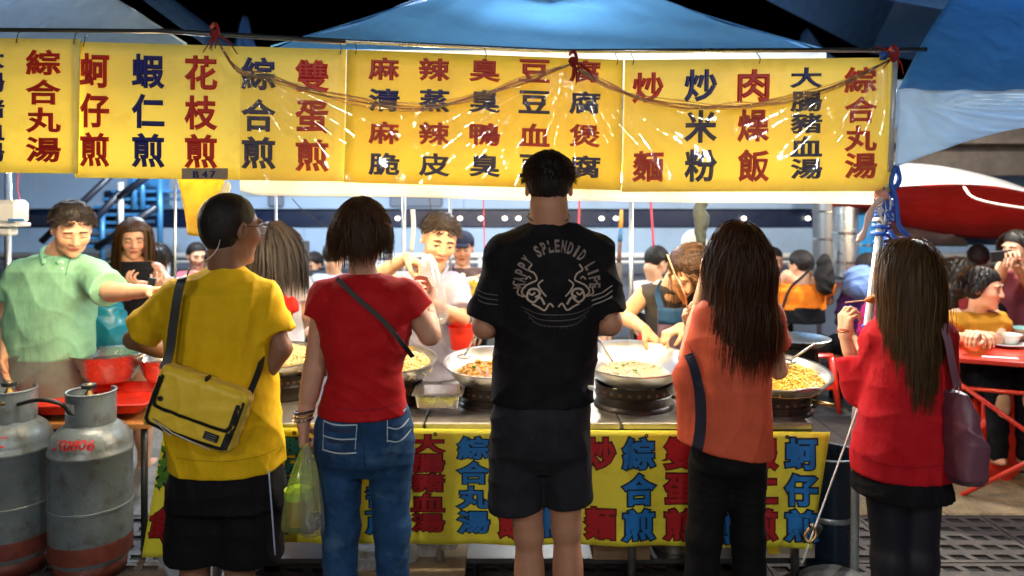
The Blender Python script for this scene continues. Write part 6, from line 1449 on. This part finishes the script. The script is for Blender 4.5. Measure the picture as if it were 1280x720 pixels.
_, bvE = E_.garment('cardigan', M_card, rows=[(402, 1108, 1168, .07), (418, 1092, 1186, .10), (450, 1088, 1188, .12), (490, 1082, 1186, .125), (530, 1075, 1186, .135), (565, 1069, 1186, .15), (600, 1068, 1187, .155)], infl=0, sleeves={'L': 1.62, 'R': 1.5}, srad=(.066, .070), fold=(.009, 34, (1, .3, .05)), hem=((1128, 590), (0, 0, -1)), neckcut=-.01, shr=.05, k=.025, amp2=.003)
strip_on(bvE, [P(1076, 582, 2.66), P(1128, 584, 2.66), P(1182, 581, 2.66)], cloth('hem_crimson', (.28, .004, .01)), E_.root, .004, off=.003, name='hem_seam')
strip_on(bvE, [P(1176, 430, 2.68), P(1182, 500, 2.66), P(1184, 575, 2.65)], cloth('hem_crimson', (.28, .004, .01)), E_.root, .003, off=.003, name='side_seam')
E_.garment('skirt', M_blkcl, rows=[(570, 1080, 1174, .12), (588, 1074, 1178, .145), (600, 1070, 1182, .158), (622, 1067, 1186, .165)], infl=0, sh=False, fold=(.006, 90, (1, .5, 0)), neckcut=False, hem=((1128, 614), (0, 0, -1)))
E_.garment('tights', mat('tights_black', (.008, .009, .016), .5, var=.2), rows=[(600, 1080, 1175, .12), (615, 1086, 1170, .10)], infl=0, sh=False, caps=(((1110, 610), (1113, 700), .080, .060), ((1113, 700), (1110, 850), .066, .060), ((1150, 610), (1148, 700), .076, .064), ((1148, 700), (1150, 850), .066, .060)), fold=None, neckcut=False)
capE = [(E_.H(0, -.035, -.02), N_(.072, .082, .09), E_.R), (P(1140, 445, 2.78), N_(.074, .10, .14), np.eye(3))]
E_.hair_short(HAIRB, t=.013, t0=.008, amp=.0025, line=((-.12, -.12), (-.03, -.12), (0, -.10), (.035, -.03), (.055, .055), (.075, .065), (.12, .07)), k=.01, extra=lambda F: F.ell(E_.H(0, -.045, -.03), N_(.070, .070, .10), E_.R, .02))
E_.strands(1600, (.42, .56), HAIRB, width=.004, spread=.015, gain=1.6, lift=.06, seg=18, colliders=capE, front=.1, curl=.05, low=-.04, tone=(.075, .04, .014), tgt=(P(1133, 440, 2.66)[0], 2.64, 0))
E_.strands(250, (.30, .58), HAIRB, width=.003, spread=.06, gain=1.0, lift=.2, seg=18, colliders=capE, front=.3, curl=.04, seed=4, name='loose_hair', low=-.04)
b = B(); c = P(1058, 413, 2.955); b.tube([c+N_(.027*math.cos(a), .024*math.sin(a), .003*math.cos(a)) for a in np.linspace(0, 6.283, 24)], .0022, 6); b.done('bracelet', M_brass, E_.root, smooth=True)
t = thing('food_skewer', P(1085, 378, 2.95), 'golden fried snack on a stick held by the woman in the red cardigan', 'snack')
b = B(); b.tube([P(1057, 378, 2.94), P(1108, 373, 2.97)], .003, 6); b.done('stick', mat('wood_stick'if 0 else 'stick_pale', (.70, .45, .35), .6), t, smooth=True)
b = B(); b.tube([P(1081, 376, 2.955), P(1087, 374.5, 2.958), P(1095, 373, 2.962), P(1104, 374, 2.968)], [.005, .015, .017, .008], 10); b.done('fried_piece', mat('fried_golden', (.62, .22, .03)), t, smooth=True)
# handbag
t = thing('handbag', P(1200, 540, 2.72), 'mauve leather handbag on the shoulder of the woman in the red cardigan', 'handbag')
M_hb = mat('leather_mauve', (.16, .055, .085), .45, bump=.004, bscale=12, var=.2, vscale=10, detail=5)
bc = P(1197, 545, 2.68); F = Field(bc-.24, bc+.24, .006)
F.loft([(bc[2]-.15, bc[0]+.004, bc[1], .050, .085), (bc[2]-.12, bc[0]+.003, bc[1], .062, .12), (bc[2], bc[0], bc[1], .056, .13), (bc[2]+.10, bc[0]-.008, bc[1], .044, .10), (bc[2]+.16, bc[0]-.014, bc[1], .030, .07)], 0, 2.6); F.disp(folds(9, .009, 55, (.6, .3, .3), .003)); v, q = F.polys(); mesh('bag_body', v, q, M_hb, t)
strap([P(1162, 398, 2.80), P(1174, 400, 2.71), P(1184, 424, 2.68), P(1190, 455, 2.66), P(1196, 484, 2.66)], .026, .005, M_hb, t)
b = B()
for y in (484, 490, 496): b.tube([P(1196, y, 2.655)+N_(.008*math.cos(a), 0, .008*math.sin(a)) for a in np.linspace(0, 6.283, 12)], .002, 5)
b.done('ring', M_chrome, t, smooth=True)

# ================================================================== behind the counter
# ---- F: man in the pale green polo shirt
G1 = Person('stocky man in a pale green polo shirt looking down at the left side table', 3.95, 70, tone=(.70, .37, .22), seed=61, vox=.0085)
G1.setup([(322, 45, 112, .08), (338, 18, 132, .12), (370, 14, 118, .15), (400, 12, 112, .16), (430, 10, 112, .155), (460, 14, 110, .15), (490, 16, 108, .15)],
         (74, 316), (90, 286, -.08), (.58, -.68, -.48), hs=1.10, arms={'L': ((28, 345), (6, 395, -.02), (8, 440, -.12)), 'R': ((116, 344, -.02), (140, 366, -.22), (185, 364, -.45))}, legs=(((40, 480), (40, 600), (40, 640)), ((86, 480), (88, 600), (88, 640))),
         hands={'L': dict(d=(.15, -.1, -1), n=(.9, -.2, 0), t=1, curl='relax', s=1.05), 'R': dict(d=(.95, -.2, .12), n=(0, -.2, -1), t=-1, curl='pinch', s=1.0)}, jaw=1.12, eyes='down', neck=.07, rarm=1.2)
M_mint = cloth('polo_green', (.24, .50, .31), wr=.006)
_, bvG = G1.garment('polo_shirt', M_mint, infl=.010, sleeves={'L': .62, 'R': .86}, srad=(.085, .092), fold=(.008, 40, (.6, .2, .5)), hem=((62, 446), (0, 0, -1)), neckcut=-.005, shr=.075, vox=.008, amp2=.004)
b = B()
for sx in (-1, 1):
    b.tube(spline([G1.nb+N_(.0, .06, .03), G1.nb+N_(sx*.075, .02, .025), G1.nb+N_(sx*.075, -.05, .0)+N_(.015, 0, 0), G1.nb+N_(sx*.03+.02, -.105, -.05)], 5), [.014]*16, 7)
b.done('collar', M_mint, G1.root, smooth=True)
strip_on(bvG, [P(75, 322, 3.78), P(75, 332, 3.78), P(76, 345, 3.78)], cloth('placket', (.12, .28, .17)), G1.root, .006, name='placket')
for y in (328, 336): B().ball(P(78, y, 3.735), .006, 8, 5).done('button', M_white, G1.root)
G1.garment('trousers', cloth('trousers_khaki', (.17, .20, .17)), rows=[(436, 12, 110, .15), (470, 14, 108, .16), (500, 16, 106, .15)], infl=.01, sh=False, caps=(((40, 490), (40, 600), .11, .09), ((86, 490), (88, 600), .11, .09)), neckcut=False, fold=(.01, 40, (.5, .2, .8)), vox=.009)
G1.hair_short(t=.018, t0=.002, amp=.004, line=((-.1, -.05), (-.03, -.035), (0, .012), (.03, .04), (.055, .068), (.08, .076), (.1, .08)))
G1.strands(600, (.02, .035), HAIRM, width=.0035, spread=.04, lift=.10, seg=4, gain=.15, front=1, low=.03, name='hair_tips')
# ---- G: woman in the black sleeveless top
G2 = Person('woman in a black sleeveless top looking at her phone behind the green polo', 4.75, 165, tone=(.62, .32, .19), seed=62, vox=.009)
G2.setup([(322, 148, 182, .06), (335, 132, 200, .09), (360, 138, 196, .10), (390, 140, 192, .10), (420, 136, 194, .11), (450, 132, 196, .12)],
         (163, 320), (167, 298, -.02), (.45, -.85, -.28), hs=1.0, arms={'L': ((136, 340), (136, 372, -.05), (178, 362, -.22)), 'R': ((196, 338), (208, 352, -.08), (188, 358, -.26))}, legs=(((150, 450), (150, 520), (150, 580)), ((180, 450), (180, 520), (180, 580))),
         hands={'L': dict(d=(.8, -.3, .3), n=(.1, .5, .8), t=-1, curl='cup', s=1.05), 'R': dict(d=(-.7, -.5, .2), n=(0, .5, .8), t=1, curl='cup', s=1.05)}, eyes='down', rarm=.95)
G2.garment('top', cloth('top_black', (.012, .012, .014)), infl=.01, fold=(.008, 40, (.4, .3, .8)), shr=.04, vox=.009, k=.02, neckcut=-.03)
G2.hair_short(HAIRB, t=.016, t0=.008, amp=.003, line=((-.12, -.11), (-.03, -.11), (0, -.09), (.03, .02), (.055, .055), (.075, .065), (.12, .07)), k=.01)
G2.strands(420, (.26, .42), HAIRB, width=.006, spread=.02, lift=.06, gain=1.6, seg=12, colliders=[(P(165, 350, 4.78), N_(.09, .08, .09), np.eye(3))], front=.0, curl=.01, part=0, ymax=.035)
b = B(); b.box(P(189, 356, 4.42), (.04, .02, .085), R=Ry(.2), bev=.005); tag(b.done('mobile_phone', M_black, None), 'dark mobile phone in the hands of the woman in the black top', 'phone')
softbag('teal_bag', 'shiny teal blue bag between the green polo and the black top', 'bag', P(126, 402, 4.35), (.14, .12, .17), mat('bag_teal', (.01, .20, .30), .3, bump=.004, bscale=12), 4)
t = G2
# ---- H: cook in the white shirt
H1 = Person('cook in a pale white collared shirt lifting food into a plastic bag', 3.95, 545, tone=(.58, .33, .18), seed=63, vox=.008)
H1.setup([(340, 510, 562, .07), (352, 494, 578, .11), (380, 496, 576, .125), (410, 500, 572, .12), (440, 500, 572, .12), (470, 498, 574, .13)],
         (541, 336), (549, 300, -.08), (.28, -.88, -.36), (.16, 0, 1), hs=1.10, arms={'L': ((504, 358), (470, 345, -.22), (508, 322, -.35)), 'R': ((568, 360), (576, 398, -.18), (552, 386, -.38))}, legs=(((520, 470), (520, 560), (520, 620)), ((556, 470), (556, 560), (556, 620))),
         hands={'L': dict(d=(.85, -.3, -.35), n=(.1, -.3, -.9), t=-1, curl='grip', s=1.12), 'R': dict(d=(-.6, -.5, .35), n=(-.3, 0, .9), t=1, curl='cup', s=1.1)}, eyes='open', neck=.062, rarm=1.08)
M_wsh = cloth('shirt_lavender', (.30, .29, .38), wr=.005)
_, bvH = H1.garment('shirt', M_wsh, infl=.015, sleeves={'L': .55, 'R': .88}, srad=(.078, .086), fold=(.010, 44, (.7, .2, .6)), neckcut=-.01, shr=.06, vox=.0078, amp2=.003)
b = B()
for sx in (-1, 1): b.tube(spline([H1.nb+N_(0, .05, .02), H1.nb+N_(sx*.068, .01, .018), H1.nb+N_(sx*.068, -.05, -.01), H1.nb+N_(sx*.045, -.10, -.055)], 5), .012, 7)
b.done('collar', M_wsh, H1.root, smooth=True)
strip_on(bvH, [P(541, 342, 3.82), P(541, 380, 3.82), P(540, 420, 3.82)], cloth('seam_lav', (.35, .33, .42)), H1.root, .006, name='placket')
H1.hair_short(t=.016, t0=.002, amp=.004, line=((-.1, -.04), (-.03, -.03), (0, .012), (.03, .04), (.055, .066), (.08, .072), (.1, .078)))
H1.strands(600, (.02, .035), HAIRM, width=.0035, spread=.05, lift=.12, seg=4, gain=.15, front=1, low=.04, name='hair_tips', tone=(.022, .016, .012))
t = thing('plastic_bag', P(540, 350, 3.5), 'thin white plastic bag being filled by the cook in the white shirt', 'bag')
sack(3.5, 0, 0, [(318, 528, 540, .012), (330, 526, 546, .03), (350, 524, 552, .04), (375, 524, 558, .05), (395, 528, 560, .05), (404, 532, 556, .04), (406, 540, 548, .01)], film('bag_white_film', (.95, .95, .95), .5, .2, .008, 25, (1, 1, .3)), 'film', 9)
# ---- I: cook in the apron
I1 = Person('woman cook bending forward in a dark sleeveless top and navy apron', 4.0, 838, tone=(.60, .33, .16), seed=64, vox=.0085)
I1.setup([(350, 818, 862, .07), (366, 800, 878, .11), (390, 808, 872, .13), (420, 812, 870, .13), (450, 808, 872, .13), (480, 806, 874, .13)],
         (842, 352, -.10), (857, 340, -.24), (.02, -.75, -.66), (.1, -.3, 1), hs=1.03, arms={'L': ((806, 368), (780, 396, -.10), (806, 412, -.32)), 'R': ((872, 372), (880, 410, -.1), (850, 410, -.36))}, legs=(((825, 480), (825, 560), (825, 620)), ((855, 480), (855, 560), (855, 620))),
         hands={'L': dict(d=(.5, -.4, -.5), n=(0, -.2, -1), t=-1, curl='cup', s=1.1), 'R': dict(d=(-.7, -.4, -.2), n=(0, -.2, -1), t=1, curl='cup', s=1.05)}, eyes='down', rarm=1.05)
I1.garment('top', cloth('top_grey', (.05, .045, .04)), infl=.008, fold=(.007, 40, (.4, .3, .8)), shr=.05, vox=.0085, neckcut=-.02)
M_apr = cloth('apron_navy', (.015, .06, .13), rough=.6); M_plaid = cloth('apron_plaid', (.16, .10, .14))
G = np.zeros((14, 18, 3))
for i in range(14):
    for j in range(18): u, v = i/13, j/17; G[i, j] = P(822+52*u, 384+84*v, 3.81)+N_(0, -.04*math.sin(math.pi*u)+.01*math.sin(u*14), 0)
B().grid(G).done('apron', M_plaid, I1.root, smooth=True, solid=.004)
G2_ = G[:, :5]+N_(0, -.008, 0); B().grid(G2_).done('apron_bib', M_apr, I1.root, smooth=True, solid=.004)
strap([P(826, 384, 3.80), P(822, 366, 3.86), P(828, 352, 3.95)], .03, .004, M_apr, I1.root, 'apron_strap'); strap([P(868, 384, 3.80), P(872, 366, 3.86), P(866, 352, 3.95)], .03, .004, M_apr, I1.root, 'apron_strap')
I1.hair_short(HAIRB, t=.014, t0=.006, amp=.003, line=((-.12, -.08), (-.03, -.07), (0, -.03), (.03, .02), (.055, .055), (.08, .06), (.12, .066)), k=.01)
I1.strands(130, (.26, .36), HAIRB, width=.006, spread=.05, lift=.12, seg=12, front=.0, part=.2, tgt=(P(812, 380, 3.95)[0], 4.02, 0), low=.0)
# ---- J: long haired woman in white with the red apron bow
J1 = Person('woman with long greying hair in a white shirt and red apron, back turned', 4.35, 342, tone=(.62, .36, .22), seed=65, vox=.009)
J1.setup([(335, 318, 368, .07), (350, 305, 378, .11), (380, 308, 376, .12), (410, 310, 374, .12), (450, 306, 378, .13)], (345, 325), (343, 306, -.03), (.45, .88, -.1), hs=.98, arms={'L': ((312, 352), (306, 395), (320, 420, .2)), 'R': ((372, 352), (384, 392), (370, 420, .2))}, legs=(((328, 450), (328, 540), (328, 600)), ((358, 450), (358, 540), (358, 600))), rarm=1.0)
J1.garment('shirt', cloth('shirt_white', (.72, .70, .70)), infl=.02, sleeves={'L': .6, 'R': .6}, srad=(.075, .08), fold=(.009, 40, (.5, .3, .7)), vox=.009, neckcut=-.01)
hs_ = mat('hair_greying', (.04, .033, .028), .4, var=.6, vscale=24)
J1.hair_short(hs_, t=.014, t0=.008, amp=.003, line=((-.12, -.12), (-.03, -.12), (0, -.08), (.03, .02), (.055, .055), (.075, .065), (.12, .07)), k=.01)
J1.strands(500, (.25, .42), hs_, width=.010, spread=.05, lift=.2, seg=12, colliders=[(P(343, 370, 4.35), N_(.14, .13, .17), np.eye(3))], front=.2, curl=.03)
F = Field(P(354, 385, 4.1)-.2, P(354, 385, 4.1)+.2, .009)
for (x, y, rx, rz_) in ((343, 380, .045, .05), (364, 382, .045, .05), (353, 396, .06, .07), (354, 375, .03, .04)): F.ell(P(x, y, 4.17), (rx, .035, rz_), None, .01)
F.disp(folds(3, .012, 70, (1, 0, .5))); v, q = F.polys(); mesh('apron_bow', v, q, cloth('apron_red', (.62, .02, .012)), J1.root)

# ================================================================== diners and passers-by, partly hidden and out of focus
def figure(lab, d, crown, wid, hem, facing, tone, shirt, hair, seed, arms=None, legs=None, extra=None, cap_=None, hair_len=None, trousers=None, hs=1.0, lean=0, group='diners and passers-by', sl=.6, hup=(0, 0, 1), hx=0, stripes=None):
    """crown: pixel of the top of the head; wid: shoulder width in pixels; hem: pixel row of the bottom of the torso"""
    s = FP/d; x, y = crown; hc = (x+hx, y+.118*s*hs, -.0-lean); nbp = (x, y+.25*s*hs); sy = nbp[1]+.055*s; w_ = wid/2
    Q = Person(lab, d, x, group=group, tone=tone, seed=seed, vox=.0115); ab = (hem-sy)/3
    rows = [(nbp[1]+.02*s, x-w_*.45, x+w_*.45, .08), (sy, x-w_*.92, x+w_*.92, .11), (sy+ab, x-w_*.85, x+w_*.85, .12), (sy+2*ab, x-w_*.82, x+w_*.82, .12), (hem, x-w_*.85, x+w_*.85, .13)]
    arms = arms or {'L': ((x-w_*.82, sy+.02*s), (x-w_*1.05, sy+.28*s), (x-w_*.6, sy+.40*s, -.15)), 'R': ((x+w_*.82, sy+.02*s), (x+w_*1.05, sy+.28*s), (x+w_*.6, sy+.40*s, -.15))}
    f = N_(*facing)
    Q.setup(rows, nbp, hc, f, hup, hs=hs, arms=arms, legs=legs or (), eyes='down' if f[1] < 0 else 'open', hands={k: dict(d=norm(np.array(Q.p(v[2]))-np.array(Q.p(v[1]))), n=(0, .1, -1), t=1, curl='cup', s=1.05) for k, v in arms.items()})
    g = Q.garment('shirt', shirt, infl=.016, sleeves={'L': sl, 'R': sl}, srad=(.075, .08), fold=(.007, 40, (.5, .3, .4)), vox=.0115, neckcut=-.005)
    if legs: Q.garment('trousers', trousers or M_blkcl, rows=[(hem-4, x-w_*.85, x+w_*.85, .14), (hem+.10*s, x-w_*.85, x+w_*.85, .15)], infl=.005, sh=False, caps=[c_ for l in legs for c_ in ((l[0], l[1], .095, .075), (l[1], l[2], .07, .055))], neckcut=False, fold=(.008, 40, (.4, .3, .7)), vox=.013)
    if hair_len:
        Q.hair_short(hair, t=.015, t0=.008, amp=.003, line=((-.12, -.10), (-.03, -.10), (0, -.07), (.03, .01), (.055, .05), (.075, .06), (.12, .07)), k=.01); Q.strands(160, (hair_len*.7, hair_len), hair, width=.014, spread=.04, lift=.16, seg=8, front=.0, ymax=.03, colliders=[(Q.nb-N_(0, 0, .12), N_(.13, .10, .13), np.eye(3))])
    else: Q.hair_short(hair, t=.014)
    return Q, g
# seated legs: hips at stool height, knees forward, feet down
def sit(x, d, dirx, diry, s, z0=.50):
    hy = HY+(CAMH-z0)*s; fy = HY+(CAMH-.06)*s; out = []
    for k in (-1, 1):
        hxp = x+k*.09*s*(abs(diry)+.3); kx = hxp+dirx*.40*s; out.append(((hxp, hy), (kx, hy-.02*s, diry*.40), (kx, fy, diry*.42)))
    return tuple(out)
def std(x, s): return tuple(((x+k*.09*s, HY+(CAMH-.9)*s), (x+k*.10*s, HY+(CAMH-.48)*s), (x+k*.10*s, HY+(CAMH-.08)*s)) for k in (-1, 1))
TAN = (.62, .34, .20)
# orange shirt diner, back turned
Q, g = figure('diner in a bright orange shirt with a black strap, back turned on a red stool', 6.0, (1001, 314), 66, 386, (-.5, .85, -.35), TAN, cloth('shirt_orange', (.80, .20, .01)), HAIRM, 71, arms={'L': ((984, 345), (968, 362, .1), (948, 372, .3)), 'R': ((1030, 348), (1036, 375, .1), (1015, 384, .35))}, legs=sit(1008, 6.0, -.3, .9, FP/6), lean=-.05)
strap([P(1016, 332, 5.95), P(1004, 345, 5.83), P(988, 360, 5.84), P(978, 385, 5.85)], .02, .006, M_trim, Q.root, 'shoulder_strap')
softbag('black_backpack', 'black bag worn at the side of the orange shirted diner', 'bag', P(1031, 342, 5.86), (.06, .09, .16), cloth('bag_black', (.02, .018, .018)), 8)
# ochre top
Q, g = figure('smiling woman in an ochre top leaning on the near red table', 4.75, (1222, 336), 76, 440, (.62, -.76, -.12), (.70, .38, .22), cloth('top_ochre', (.48, .20, .012)), HAIRM, 72, arms={'L': ((1196, 395), (1186, 425, -.12), (1216, 420, -.36)), 'R': ((1242, 395), (1252, 425, -.15), (1222, 418, -.40))}, legs=sit(1225, 4.75, .5, -.7, FP/4.75), hair_len=.09, hs=1.04, lean=.06, hx=8)
F = Field(P(1196, 372, 4.85)-.16, P(1196, 372, 4.85)+.16, .009); F.ell(P(1200, 362, 4.86), (.06, .06, .06), None, 0); F.ell(P(1188, 380, 4.88), (.045, .05, .08), None, .03); F.disp(folds(2, .008, 90, (.4, 0, 1))); v, q = F.polys(); mesh('hair_bun', v, q, HAIRM, Q.root)
figure('diner in dark clothes with a red sleeve behind the ochre top', 5.4, (1200, 326), 62, 430, (.5, -.5, -.6), TAN, cloth('shirt_dark_red', (.22, .015, .015)), HAIRM, 73, legs=sit(1200, 5.4, .5, -.7, FP/5.4), hair_len=.16)
figure('man with short black hair seated farthest back at the right tables', 6.6, (1223, 307), 52, 400, (.5, .8, -.1), TAN, cloth('shirt_greyish', (.12, .13, .15)), HAIRM, 74, legs=sit(1223, 6.6, .4, .7, FP/6.6))
Q, g = figure('person in white and maroon raising a phone at the right edge', 5.2, (1272, 290), 60, 420, (-.9, -.3, -.1), TAN, cloth('shirt_maroon', (.16, .03, .035)), HAIRM, 75, arms={'L': ((1254, 335), (1246, 352, -.1), (1258, 326, -.28)), 'R': ((1294, 335), (1290, 360, -.1), (1268, 330, -.3))}, legs=std(1272, FP/5.2), hair_len=.14)
b = B(); b.box(P(1252, 320, 4.85), (.15, .012, .07), R=Ry(-.1), bev=.006); tag(b.done('mobile_phone', M_black, None), 'dark phone held up sideways at the right edge', 'phone')
figure('diner in dark red bent over far behind the yellow paper sheet', 6.8, (268, 312), 46, 395, (.4, -.8, -.4), TAN, cloth('shirt_wine', (.25, .02, .03)), HAIRM, 86, legs=std(268, FP/6.8))
figure('diner in pale blue far behind the woman with greying hair', 7.4, (392, 316), 42, 395, (-.4, -.8, -.3), TAN, cloth('shirt_paleblue', (.25, .35, .5)), HAIRM, 87, legs=std(392, FP/7.4))
figure('diner in orange red seen between the man in black and the poles', 7.0, (744, 318), 44, 395, (.4, -.8, -.3), TAN, cloth('shirt_coral2', (.5, .12, .05)), HAIRM, 88, legs=std(744, FP/7.0))
# cap and striped polo
Q, g = figure('man in a dark cap and a brown striped polo behind the white shirted cook', 5.5, (578, 291), 56, 400, (0, -1, -.15), (.55, .27, .16), cloth('polo_brown', (.09, .045, .035)), HAIRM, 76, legs=std(578, FP/5.5), hs=.98)
for k in range(5): strip_on(g[1], [P(553, 344+k*8, 5.36), P(566, 347+k*8, 5.36), P(580, 348+k*8, 5.36), P(592, 347+k*8, 5.36), P(603, 344+k*8, 5.36)], cloth('stripe_cream', (.5, .42, .36)), Q.root, .018, off=.004, name='shirt_stripe')
F = Field(Q.hc-.17, Q.hc+.17, .007); F.ell(Q.H(0, -.01, .05), N_(.088, .108, .085), Q.R, 0); F.cut(Q.H(0, 0, .045), (0, 0, -1), .006); F.ell(Q.H(0, .12, .048), N_(.065, .06, .008), Q.R, .012); v, q = F.polys(); mesh('cap', v, q, cloth('cap_navy', (.02, .025, .05)), Q.root)
figure('passer-by in a pale grey shirt left of the bob haired woman, head down', 6.2, (418, 303), 50, 400, (.3, .9, -.3), TAN, cloth('shirt_lightgrey', (.42, .42, .46)), HAIRM, 77, legs=std(415, FP/6.2))
figure('black haired person in white beside the woman in the black top', 6.0, (196, 306), 50, 400, (.3, .95, -.1), TAN, cloth('shirt_offwhite', (.55, .50, .55)), HAIRM, 78, legs=std(200, FP/6.0), hair_len=.16)
figure('person in pale pink far behind the boy in yellow', 7.0, (246, 304), 44, 390, (.6, -.7, -.2), TAN, cloth('shirt_pink', (.5, .12, .15)), HAIRM, 79, legs=std(246, FP/7))
figure('dark haired person in white near the apron cook, face turned down', 5.8, (820, 309), 50, 390, (.6, .4, -.6), TAN, cloth('shirt_white2', (.6, .6, .58)), HAIRM, 80, legs=std(818, FP/5.8))
figure('person in black left of the orange shirted diner', 6.8, (966, 310), 44, 400, (.3, -.9, -.2), TAN, M_blkcl, HAIRM, 81, legs=std(966, FP/6.8))
figure('person in a grey top just above the apron cook', 5.2, (868, 289), 54, 400, (.3, .9, -.1), TAN, cloth('shirt_paper', (.5, .48, .45)), mat('hair_white', (.5, .47, .42), .6), 82, legs=std(868, FP/5.2))
figure('person in violet clothes seated behind the leaning pole', 6.0, (1086, 318), 50, 400, (.5, -.6, -.5), TAN, cloth('shirt_violet', (.10, .04, .20)), HAIRM, 83, legs=sit(1086, 6.0, -.4, .8, FP/6.0))
figure('person in a grey top far right of the middle boards, seated', 7.2, (906, 318), 42, 392, (.3, -.9, -.2), TAN, cloth('shirt_greyish', (.12, .13, .15)), HAIRM, 84, legs=std(906, FP/7.2))
# sandalled foot at the right edge
t = thing('person', px2(1300, 590, 0), 'sandalled foot of a diner just outside the right edge of the photo', 'person', 'diners and passers-by')
c = px2(1268, 588, .0); F = Field(c+N_(-.2, -.15, -.02), c+N_(.42, .2, .42), .006); c = c+N_(.02, 0, .035); F.cap(c, c+N_(.13, .02, .02), .036, .034, .03); F.cap(c+N_(-.05, -.0, -.008), c, .034, .036, .03); F.cap(c+N_(.15, .02, .03), c+N_(.17, .03, .34), .034, .045, .03)
for k in range(5): F.cap(c+N_(-.06, -.03+.015*k, -.008), c+N_(-.095+.006*k*(k-1)*.5, -.034+.016*k, -.012), .010, .008 if k else .011, .006)
v, q = F.polys(); mesh('body', v, q, SKIN, t, col=np.concatenate([np.tile(N_(.55, .30, .18), (len(v), 1)), np.ones((len(v), 1))], 1))
b = B(); b.box(c+N_(.03, 0, -.031), (.27, .085, .012), bev=.004); b.tube(spline([c+N_(-.04, -.04, -.02), c+N_(-.03, 0, .036), c+N_(-.02, .045, -.02)], 5), .008, 6); b.tube(spline([c+N_(-.075, .0, -.01), c+N_(-.03, 0, .03), c+N_(.06, .045, -.0)], 5), .006, 6); b.done('sandal', mat('sandal_dark', (.05, .03, .02), .6), t, auto=40)
